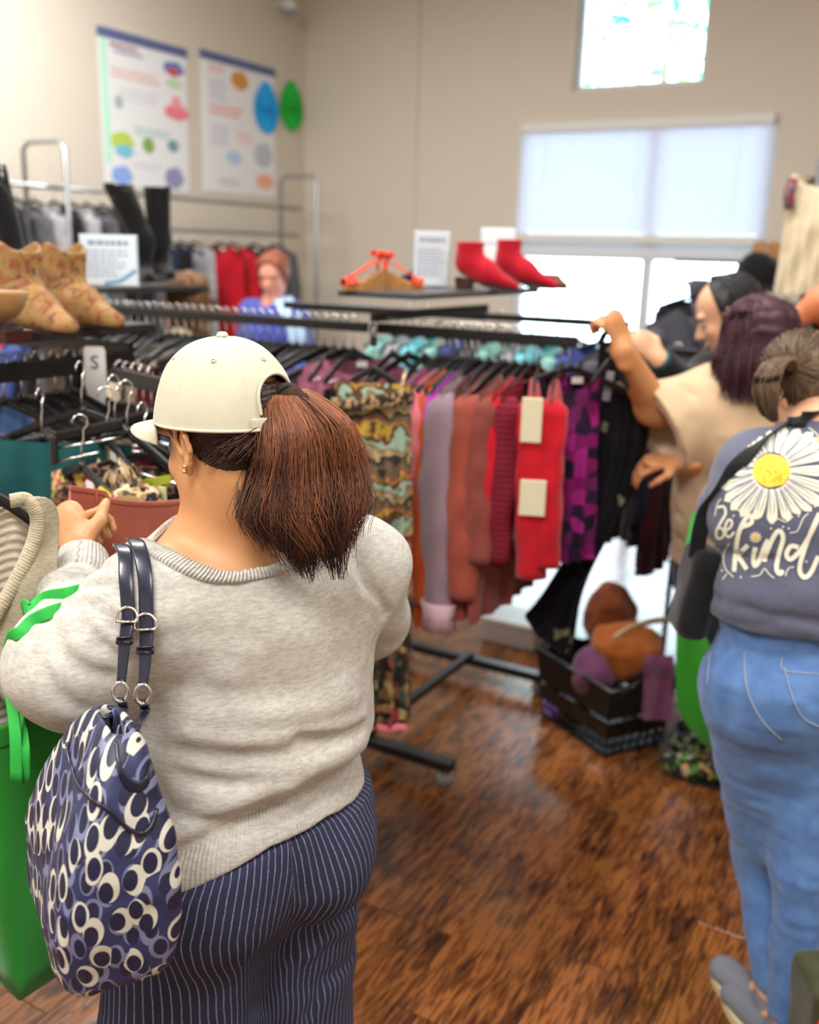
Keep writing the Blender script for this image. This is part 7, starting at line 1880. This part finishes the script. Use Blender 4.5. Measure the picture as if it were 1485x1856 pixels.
# far rack by the window: bar parallel to the back wall with dark and burgundy clothes
fr0 = P(1115, 588, 3.62); fr0[2] = 1.40; fb = A(fr0[0], fr0[1], 0)
rk3 = empty('clothes_rack', fb, 'black clothes rack behind the woman in beige, hung with burgundy and navy clothes', 'rack')
bar_box(MB(), fr0 - RX * .0, fr0 + RX * .75, .02, .03).build('hanging_bar', BLACK, rk3, False, fb)
for s_ in (.02, .75):
    bar_box(MB(), fb + RX * s_ + UP * .06, fb + RX * s_ + UP * 1.4, .035, .035).build('post', BLACK, rk3, False, fb)
    bar_box(MB(), fb + RX * s_ - RY * .3 + UP * .03, fb + RX * s_ + RY * .3 + UP * .03, .04, .06).build('foot', BLACK, rk3, False, fb)
BUR = fabric('burgundy_cloth', rgb(78, 10, 26), rgb(54, 8, 20), 12)
for k, (s_, mt, nm, lb, L_) in enumerate(((.06, BUR, 'hanging_dress', 'burgundy dress on the rack behind the black dress', .62), (.15, F_navy, 'hanging_jacket', 'navy jacket on the rack behind the black dress', .60), (.24, BUR, 'hanging_dress', 'dark burgundy dress right of the navy jacket', .70),
                                          (.35, F_purple, 'hanging_shirt', 'plum shirt under the hands of the woman in beige', .6), (.47, F_tweed, 'hanging_coat', 'dark grey coat at the right of the burgundy rack', .66), (.6, F_black, 'hanging_coat', 'black coat at the right end of the burgundy rack', .7))):
    p = fr0 + RX * s_ + UP * .016; garment(nm, p, right_angle + .2 * (k % 2), lb, 'clothes', mt, .42, L_, .45 if nm != 'hanging_dress' else 0, seed=120 + k, T=.035); hanger(p, right_angle + .2 * (k % 2), 'black hanger on the rack of burgundy and navy clothes', 'hangers of the burgundy rack', bar=False)
# the tweed jacket standing high on a valet stand
tp = P(1268, 520, 3.9); tj = garment('hanging_jacket', tp, .25, 'charcoal tweed jacket hung high in front of the right window pane', 'jacket', F_tweed, .43, .62, .55, seed=131, T=.07, slope=.55, top=-.05, r0=.07, r1=.055, tagged=False)
MB().tube(catmull([A(-.05, -.07, -.06), A(-.03, -.09, -.16), A(.0, -.1, -.24)], 8), [1.0] * 8, 8, flat=(.035, .006, (1, 0, 0))).build('lapel', F_tweed, tj, True)
MB().tube(catmull([A(.05, -.07, -.06), A(.03, -.09, -.16), A(.0, -.1, -.24)], 8), [1.0] * 8, 8, flat=(.035, .006, (1, 0, 0))).build('lapel', F_tweed, tj, True)
MB().lathe([(.03, -.06), (.04, -.02), (.045, .01), (.03, .03)], (0, 0, 0), 16).build('collar', F_tweed, tj, True)
sb = A(tp[0], tp[1], 0); st = empty('valet_stand', sb, 'thin black stand carrying the charcoal tweed jacket', 'stand')
MB().tube([sb + UP * .02, sb + UP * (tp[2] - .01)], .012, 10).build('pole', BLACK, st, True, sb); MB().lathe([(.15, 0), (.15, .012), (.02, .03)], sb, 24).build('base', BLACK, st, False, sb)
hanger(tp, .25, 'black hanger carrying the charcoal tweed jacket', None, bar=False)

# ------------------------------------------------------------------ shopping basket with clothes
c0 = PZ(1096, 1374, 0); bu, bv = nrm(A(.80, .40, 0)), nrm(A(-.5, .86, 0))
bW_, bD_, bH_ = .25, .36, .26
corner = c0; ctr = c0 + bu * bW_ / 2 + bv * bD_ / 2
bk_ = empty('shopping_basket', ctr, 'black plastic shopping basket of clothes on the floor', 'basket')
BP = plain('basket_plastic', rgb(16, 16, 18), .28)
def wallp(a, b, nm):
    """slatted basket side from floor corner a to b, flaring outwards"""
    d = b - a; L_ = np.linalg.norm(d); x = d / L_; out = nrm(np.cross(x, UP)); mb = MB(); n = max(5, int(L_ / .032))
    out = out if np.dot(out, (a + b) / 2 - ctr) > 0 else -out
    pt = lambda s, h_: a + d * s + (a + d * s - ctr) * A(1, 1, 0) * .16 * h_ + UP * (.01 + bH_ * h_)
    for i in range(n + 1): bar_box(mb, pt(i / n, 0), pt(i / n, .95), .004, .009, .001)
    for h_ in (.0, .14, .28, .62, .8): bar_box(mb, pt(0, h_), pt(1, h_), .004, .012, .001)
    R_ = np.stack([x, out, UP], 1)
    for (h0_, h1_) in ((.30, .50), (.56, .98)):
        qs = [pt(0, h0_), pt(1, h0_), pt(1, h1_), pt(0, h1_)]; mb.add([q + out * e_ for e_ in (-.002, .002) for q in qs], [(3, 2, 1, 0), (4, 5, 6, 7), (0, 1, 5, 4), (1, 2, 6, 5), (2, 3, 7, 6), (3, 0, 4, 7)])
    o = mb.build(nm, BP, bk_, False, ctr); o['kind'] = 'stuff'
    return pt
cs_ = [c0, c0 + bu * bW_, c0 + bu * bW_ + bv * bD_, c0 + bv * bD_]; rim = []
for a, b in zip(cs_, cs_[1:] + cs_[:1]): pt = wallp(a, b, 'side_lattice'); rim.append(pt(0, 1))
MB().tube(rim, .011, 8, closed=True).build('rim', BP, bk_, True, ctr)
MB().add([q + UP * z for z in (.002, .012) for q in cs_], [(3, 2, 1, 0), (4, 5, 6, 7), (0, 1, 5, 4), (1, 2, 6, 5), (2, 3, 7, 6), (3, 0, 4, 7)]).build('base', BP, bk_, False, ctr)
for (a, b) in ((rim[0], rim[1]), (rim[2], rim[3])):
    MB().tube(catmull([a + (b - a) * .15, a + (b - a) * .12 + UP * -.02 + (b - a) * .02, a + (b - a) * .5 + UP * .025, a + (b - a) * .88 - UP * .02, a + (b - a) * .85], 14), .007, 8).build('handle', BP, bk_, True, ctr)
LUMP = {}
def lump(name, label, c, r, mat, cat='clothes', seed=0, R=None, amp=.05, fr=9, res=.008, fl=None):
    f_ = lambda p: sd_ell(p, c, r, R) + amp * vnoise(p + seed, fr) + amp * .35 * vnoise(p + seed, fr * 2.6)
    t = empty(name, c - UP * r[2] * .8, label, cat); m_ = max(r) + amp + .02
    f2 = f_ if fl is None else (lambda p: smax(f_(p), fl - p[:, 2], .004))
    sdf_obj('cloth', f2, c - m_, c + m_, res, mat, t, c - UP * r[2] * .8); LUMP['f'] = f2; return t
CAR = fabric('caramel_suede', rgb(176, 98, 34), rgb(142, 74, 24), 16, bump=.3)
cc = ctr + UP * .33 + bu * .03
t = lump('folded_trousers', 'caramel brown trousers with a pale waistband heaped in the basket', cc + A(.06, 0, .0), (.13, .15, .10), CAR, 'trousers', 3, amp=.075, fr=8)
wbp = [q - A(0, .006, 0) for q in hits(LUMP['f'], [(1112, 1158), (1132, 1144), (1158, 1132), (1186, 1124), (1214, 1122)], 2.2, 3.8)]
MB().tube(catmull(wbp, 16), [1.0] * 16, 8, flat=(.030, .006, (0, -.3, 1))).build('waistband', plain('cream_waistband', rgb(222, 208, 172), .8), t, True, (cc + A(.06, 0, .0)) - UP * .08)
bar_ = (cc + A(.03, 0, .02)) - UP * .08
lump('plum_garment', 'plum coloured top stuffed in the basket corner', ctr + UP * .25 - bu * .07 - bv * .02, (.08, .11, .09), F_purple, 'clothes', 5, amp=.035)
lump('rust_garment', 'rust brown garment rising behind the basket heap', ctr + UP * .42 + bu * .08 + bv * .10, (.10, .08, .12), fabric('rust_brown', rgb(140, 74, 32), rgb(110, 54, 24), 12), 'clothes', 9, amp=.04)
# plum sleeve hanging over the rim
rr0 = P(1180, 1190, 2.92); g = []
for i in range(18):
    s = i / 17; row = []
    for j in range(13):
        x = j / 12; q = P(1168 + 54 * x - 4 * s, 1188 + 118 * s, 2.90 - .012 * sin(8 * x + 2 * s) * (.4 + s) - .02 * sin(pi * min(1, s * 3)))
        row.append(q)
    g.append(row)
t = empty('draped_sleeve', rr0, 'plum ribbed garment draped over the right rim of the basket', 'clothes'); o = MB().grid(g).build('cloth', F_purple, t, True, rr0); solid(o, .006); subsurf(o, 1)
# violet cloth on the floor
vc = PZ(1008, 1292, 0) + UP * .03
lump('dropped_cloth', 'violet cloth lying on the floor by the basket', vc, (.07, .09, .035), fabric('violet_cloth', rgb(132, 92, 172), rgb(108, 72, 148), 12), 'clothes', 2, amp=.03, fl=.002)
# second green bag
cB = P(1240, 1310, 2.62)
g = []
out_ = [((1228, 1078), (1240, 1078)), ((1226, 1130), (1262, 1120)), ((1226, 1180), (1290, 1172)), ((1225, 1240), (1310, 1235)), ((1226, 1290), (1328, 1300)), ((1262, 1338), (1340, 1360)), ((1318, 1384), (1350, 1398))]
GREEN2 = fabric('lime_green_bag_cloth', rgb(56, 160, 34), rgb(40, 132, 26), 7, bump=.1, mixs=.9)
mb = MB()
for sd in (0, 1):
    g = []
    for i, (a, b) in enumerate(out_):
        row = []
        for j in range(9):
            x = j / 8; q = P(a[0] + (b[0] - a[0]) * x, a[1] + (b[1] - a[1]) * x, 2.55 + (.0 if sd == 0 else .07) * sin(pi * x) ** .5 - (.03 * sin(pi * x) * (1 - sd)) + .012 * sin(7 * x + 2 * i)); row.append(q)
        g.append(row)
    mb.grid(g if sd else [r_[::-1] for r_ in g])
t = empty('shopping_bag', P(1300, 1390, 2.56), 'green cloth shopping bag hanging beside the jeans of the woman in beige', 'bag'); b0 = P(1300, 1390, 2.56)
o = mb.build('cloth', GREEN2, t, True, b0); subsurf(o, 2)
MB().tube(catmull([P(1236, 1082, 2.555), P(1240, 1040, 2.6), P(1252, 980, 2.66), P(1262, 930, 2.72)], 12), [1.0] * 12, 8, flat=(.022, .003, (1, 0, 0))).build('handle', GREENL, t, True, b0)
# olive bag with red piping, cut by the right edge
ob = P(1545, 1760, 1.60); ob[2] = .20
t = empty('shoulder_bag', ob - UP * .19, 'olive bag with red piping at the bottom right corner', 'bag')
sdf_obj('bag_body', lambda p: sd_box(p, ob, (.085, .07, .19), np.array(Matrix.Rotation(-.06, 3, 'Y')), .02) + .008 * vnoise(p, 15), ob - .25, ob + .25, .006, fabric('olive_canvas', rgb(70, 72, 46), rgb(52, 54, 34), 30), t, ob - UP * .19)
MB().tube(catmull([ob + A(-.070, -.068, .175), ob + A(-.086, -.07, .09), ob + A(-.090, -.07, -.02), ob + A(-.088, -.07, -.12)], 14), .006, 8).build('red_piping', plain('red_piping', rgb(214, 40, 50), .6), t, True, ob - UP * .19)

# ------------------------------------------------------------------ background racks
def wall_rail():
    z0 = 2.03; X0 = XL + .34; y0, y1 = 3.55, 6.35
    t = empty('wall_rail', (X0, (y0 + y1) / 2, 0), 'long grey tube clothes rail high along the left wall', 'rail', rz=0, world=True); b = Vector((X0, (y0 + y1) / 2, 0))
    MB().tube([(X0, y0, z0), (X0, y1, z0)], .013, 8).build('rail_tube', GREYMETAL, t, True, b)
    MB().tube([(X0, y0 + .9, z0 - .2), (X0, y1, z0 - .2)], .013, 8).build('rail_tube', GREYMETAL, t, True, b)
    for yy in (3.95, y1):
        hoop = MB().tube([(X0 - .17, yy, 0.0), (X0 - .17, yy, z0 + .2), (X0 - .12, yy, z0 + .24), (X0 + .12, yy, z0 + .24), (X0 + .17, yy, z0 + .2), (X0 + .17, yy, 0.0)], .015, 8).build('end_frame', GREYMETAL, t, True, b)
        MB().tube([(X0 - .17, yy, z0), (X0 + .17, yy, z0)], .010, 6).build('cross_tube', GREYMETAL, t, True, b)
    return X0, z0
X0, z0 = wall_rail()
r = random.Random(21)
seqs = [(3.62, F_black, 'black coat', 'coat'), (3.74, F_grey, 'grey jacket', 'jacket'), (3.86, F_lgrey, 'light grey sweater', 'sweater'), (4.0, F_black, 'black jacket', 'jacket'), (4.12, F_lgrey, 'pale grey cardigan', 'cardigan'), (4.24, F_grey, 'mid grey coat', 'coat'), (4.36, F_black, 'black cardigan', 'cardigan'),
        (4.5, F_black, 'black shirt', 'shirt'), (4.6, F_grey, 'grey shirt', 'shirt'), (4.7, F_teal, 'dark teal shirt', 'shirt'), (4.82, F_navy, 'navy dress', 'dress'), (4.92, F_black, 'black dress', 'dress'), (5.03, F_blue, 'blue scarf top', 'top'), (5.16, F_lgrey, 'pale grey dress', 'dress'),
        (5.42, F_red, 'bright red dress', 'dress'), (5.56, F_red, 'bright red coat', 'coat'), (5.8, F_black, 'black coat', 'coat'), (6.05, F_grey, 'grey coat', 'coat')]
for k, (yy, mt, nm, ct) in enumerate(seqs):
    p = unroom((X0, yy, z0 + .014 - (.2 if k >= 7 else 0))); where = 'near end of the wall rail' if k < 7 else ('middle of the wall rail' if k < 14 else 'far end of the wall rail')
    dn = -.25 if 7 <= k else 0
    garment('hanging_' + ct if ct != 'top' else 'hanging_scarf', p + UP * (dn * 0), atan2(RX[1], RX[0]) + r.uniform(-.12, .12), nm + ' hanging at the ' + where + (', %s the red dress' % ('right of' if k > 14 else 'left of') if nm.startswith('black') and k > 6 else ''), ct, mt, .40 if k != 12 else .2, .62 if k < 7 else .85, .5 if ct not in ('dress', 'top') else 0, seed=200 + k, T=.05, top=-.093)
    hanger(p, atan2(RX[1], RX[0]), 'black hanger on the wall rail', 'hangers on the wall rail', bar=False)
# rack C behind the left rack, with a shelf of tall boots
cC = A(P(262, 512, 4.15)[0], 4.15, 0); tz = P(262, 514, 4.15)[2] - .006
rk4 = empty('clothes_rack', cC, 'black clothes rack below the posters with tall black boots on its shelf', 'rack')
MB().box(cC - RY * .15 + UP * (tz - .01), (.34, .72, .02), np.stack([RX, RY, UP], 1), .003).build('shelf_board', MC['dark_shelf'], rk4, False, cC)
bar_box(MB(), cC - RX * .02 + UP * .05 - RY * .45, cC - RX * .02 + UP * (tz - .02) - RY * .45, .04, .04).build('post', BLACK, rk4, False, cC)
bar_box(MB(), cC + UP * .05 + RY * .18, cC + UP * (tz - .02) + RY * .18, .04, .04).build('post', BLACK, rk4, False, cC)
bar_box(MB(), cC - RY * .45 - RX * .3 + UP * .035, cC - RY * .45 + RX * .3 + UP * .035, .05, .07).build('foot', BLACK, rk4, False, cC); bar_box(MB(), cC + RY * .18 - RX * .3 + UP * .035, cC + RY * .18 + RX * .3 + UP * .035, .05, .07).build('foot', BLACK, rk4, False, cC)
bar_box(MB(), cC - RY * .45 - RX * .75 + UP * 1.49, cC - RY * .45 + RX * .48 + UP * 1.49, .02, .03).build('hanging_bar', BLACK, rk4, False, cC)
CL4 = [(F_cream, 'cream top'), (F_cream, 'pale cream blouse'), (F_pink, 'peach pink top'), (F_navy, 'navy top'), (F_purple, 'purple top'), (F_red, 'red top'), (F_blue, 'blue top'), (F_black, 'black top'), (F_grey, 'grey top'), (F_black, 'black blouse'), (F_mint, 'mint top'), (F_cream, 'ivory top')]
for k, (mt, nm) in enumerate(CL4):
    p = cC - RY * .45 + RX * (-.7 + .105 * k) + UP * 1.506
    garment('hanging_shirt', p, right_angle + .15 * sin(k * 2), nm + ' on the rack of the tall boots', 'shirt', mt, .40, .58, .3, seed=300 + k, T=.035); hanger(p, right_angle + .15 * sin(k * 2), 'black hanger on the rack of the tall boots', 'hangers of the tall boot rack', bar=False)
# rack behind the centre: small pale and mint clothes
cD = P(930, 572, 4.1); cD[2] = 1.47; fD = A(cD[0], cD[1], 0)
rk5 = empty('clothes_rack', fD, 'black clothes rack of mint and pale clothes before the back window', 'rack')
bar_box(MB(), cD - RX * .55, cD + RX * .50, .02, .03).build('hanging_bar', BLACK, rk5, False, fD)
for s_ in (-.55, .50):
    bar_box(MB(), fD + RX * s_ + UP * .06, fD + RX * s_ + UP * 1.47, .035, .035).build('post', BLACK, rk5, False, fD); bar_box(MB(), fD + RX * s_ - RY * .28 + UP * .03, fD + RX * s_ + RY * .28 + UP * .03, .04, .06).build('foot', BLACK, rk5, False, fD)
for k in range(12):
    mt, nm = [(F_mint, 'mint blouse'), (F_lgrey, 'pale grey blouse'), (fabric('aqua_cloth', rgb(130, 210, 222), rgb(100, 184, 200), 12), 'aqua blouse'), (F_mint, 'pale mint top'), (F_blue, 'pale blue top'), (F_grey, 'grey top')][k % 6]
    p = cD + RX * (-.5 + .088 * k) + UP * .016; nm2 = nm if k < 6 else 'second ' + nm
    garment('hanging_blouse', p, .3 + .2 * sin(k * 3), nm2 + ' on the rack before the back window', 'blouse', mt, .36, .55, .25, seed=330 + k, T=.03); hanger(p, .3 + .2 * sin(k * 3), 'black hanger on the rack of mint clothes', 'hangers of the mint rack', bar=False)
# pale box and blue-grey crate under the racks
pb_ = PZ(935, 1158, 0); t = empty('storage_box', pb_, 'pale low box on the floor behind the centre rack', 'box')
MB().box(pb_ + UP * .05, (.26, .2, .10), np.stack([RX, RY, UP], 1), .006).build('box_body', plain('pale_box', rgb(196, 190, 188), .6), t, False, pb_); MB().box(pb_ + UP * .108, (.27, .21, .02), np.stack([RX, RY, UP], 1), .004).build('lid', WHITE, t, False, pb_)
# right back: shelf with tan boots and a rack of dark clothes, cream garment hung high
cE = P(1430, 478, 5.6); fE = A(cE[0], cE[1], 0)
rk6 = empty('clothes_rack', fE, 'black clothes rack by the back wall at the right with tan boots on its shelf', 'rack')
MB().box(cE, (1.2, .34, .02), np.stack([RX, RY, UP], 1), .003).build('shelf_board', MC['dark_shelf'], rk6, False, fE)
bar_box(MB(), cE - RX * .6 - UP * .12 - RY * .1, cE + RX * .7 - UP * .12 - RY * .1, .02, .03).build('hanging_bar', BLACK, rk6, False, fE)
for s_ in (-.55, .6): bar_box(MB(), fE + RX * s_ + UP * .05, cE + RX * s_, .035, .035).build('post', BLACK, rk6, False, fE); bar_box(MB(), fE + RX * s_ - RY * .28 + UP * .03, fE + RX * s_ + RY * .28 + UP * .03, .04, .06).build('foot', BLACK, rk6, False, fE)
TB = fabric('tan_leather', rgb(176, 130, 82), rgb(150, 104, 62), 20); TBP = fabric('pale_tan_leather', rgb(214, 186, 146), rgb(190, 160, 120), 20)
for k, px in enumerate((1368, 1394, 1418, 1440)):
    q = P(px, 470, 5.55); q[2] = cE[2] + .01
    ankle_boot('ankle_boot', q, A(.4, -.9, 0), ['tan boot first from the window on the far right shelf', 'tan boot second from the window on the far right shelf', 'pale boot third from the window on the far right shelf', 'pale boot fourth from the window on the far right shelf'][k], TB if k < 2 else TBP, 'boots on the far right shelf', shaft=.07, sc=.75, carve_v=False, res=.007, shaft_r=.04)
for k in range(9):
    mt, nm = [(F_black, 'black coat'), (F_grey, 'grey coat'), (F_teal, 'teal coat'), (F_black, 'black jacket'), (F_lgrey, 'pale grey jacket'), (F_navy, 'navy jacket'), (F_blue, 'blue jacket'), (F_tweed, 'charcoal jacket'), (F_dred, 'dark red coat')][k]
    p = cE - RX * .5 + RX * .13 * k - UP * .104 - RY * .1; garment('hanging_coat', p, .2 + .5 * sin(k * 2), nm + ' on the rack under the far right boots', 'coat', mt, .40, .7, .5, seed=350 + k, T=.04); hanger(p, .2 + .5 * sin(k * 2), 'black hanger on the far right rack', 'hangers of the far right rack', bar=False)
cg = P(1490, 278, 4.2); cgp = A(cg[0], cg[1], 0)
t = garment('hanging_cardigan', cg, -.5, 'cream cardigan with a dark red collar trim hung high at the right edge', 'cardigan', F_cream, .22, .50, .0, seed=370, T=.06, slope=.3, top=-.06, tagged=False)
MB().tube([A(-.09, -.05, -.10), A(-.10, -.06, -.16), A(-.09, -.06, -.22)], .022, 8).build('collar_trim', blotch('red_grey_trim', [rgb(150, 60, 70), rgb(120, 110, 120), rgb(90, 60, 80)], [0, .4, .7], 60), t, True)
hanger(cg, -.5, 'black hanger carrying the cream cardigan', None, bar=False).scale = (.5, 1, 1)
s2 = empty('display_stand', cgp, 'tall grey pole carrying the cream cardigan', 'stand'); MB().tube([cgp, cgp + UP * (cg[2] - .015)], .014, 10).build('pole', GREYMETAL, s2, True, cgp); MB().lathe([(.17, 0), (.17, .012), (.02, .03)], cgp, 24).build('base', GREYMETAL, s2, False, cgp)
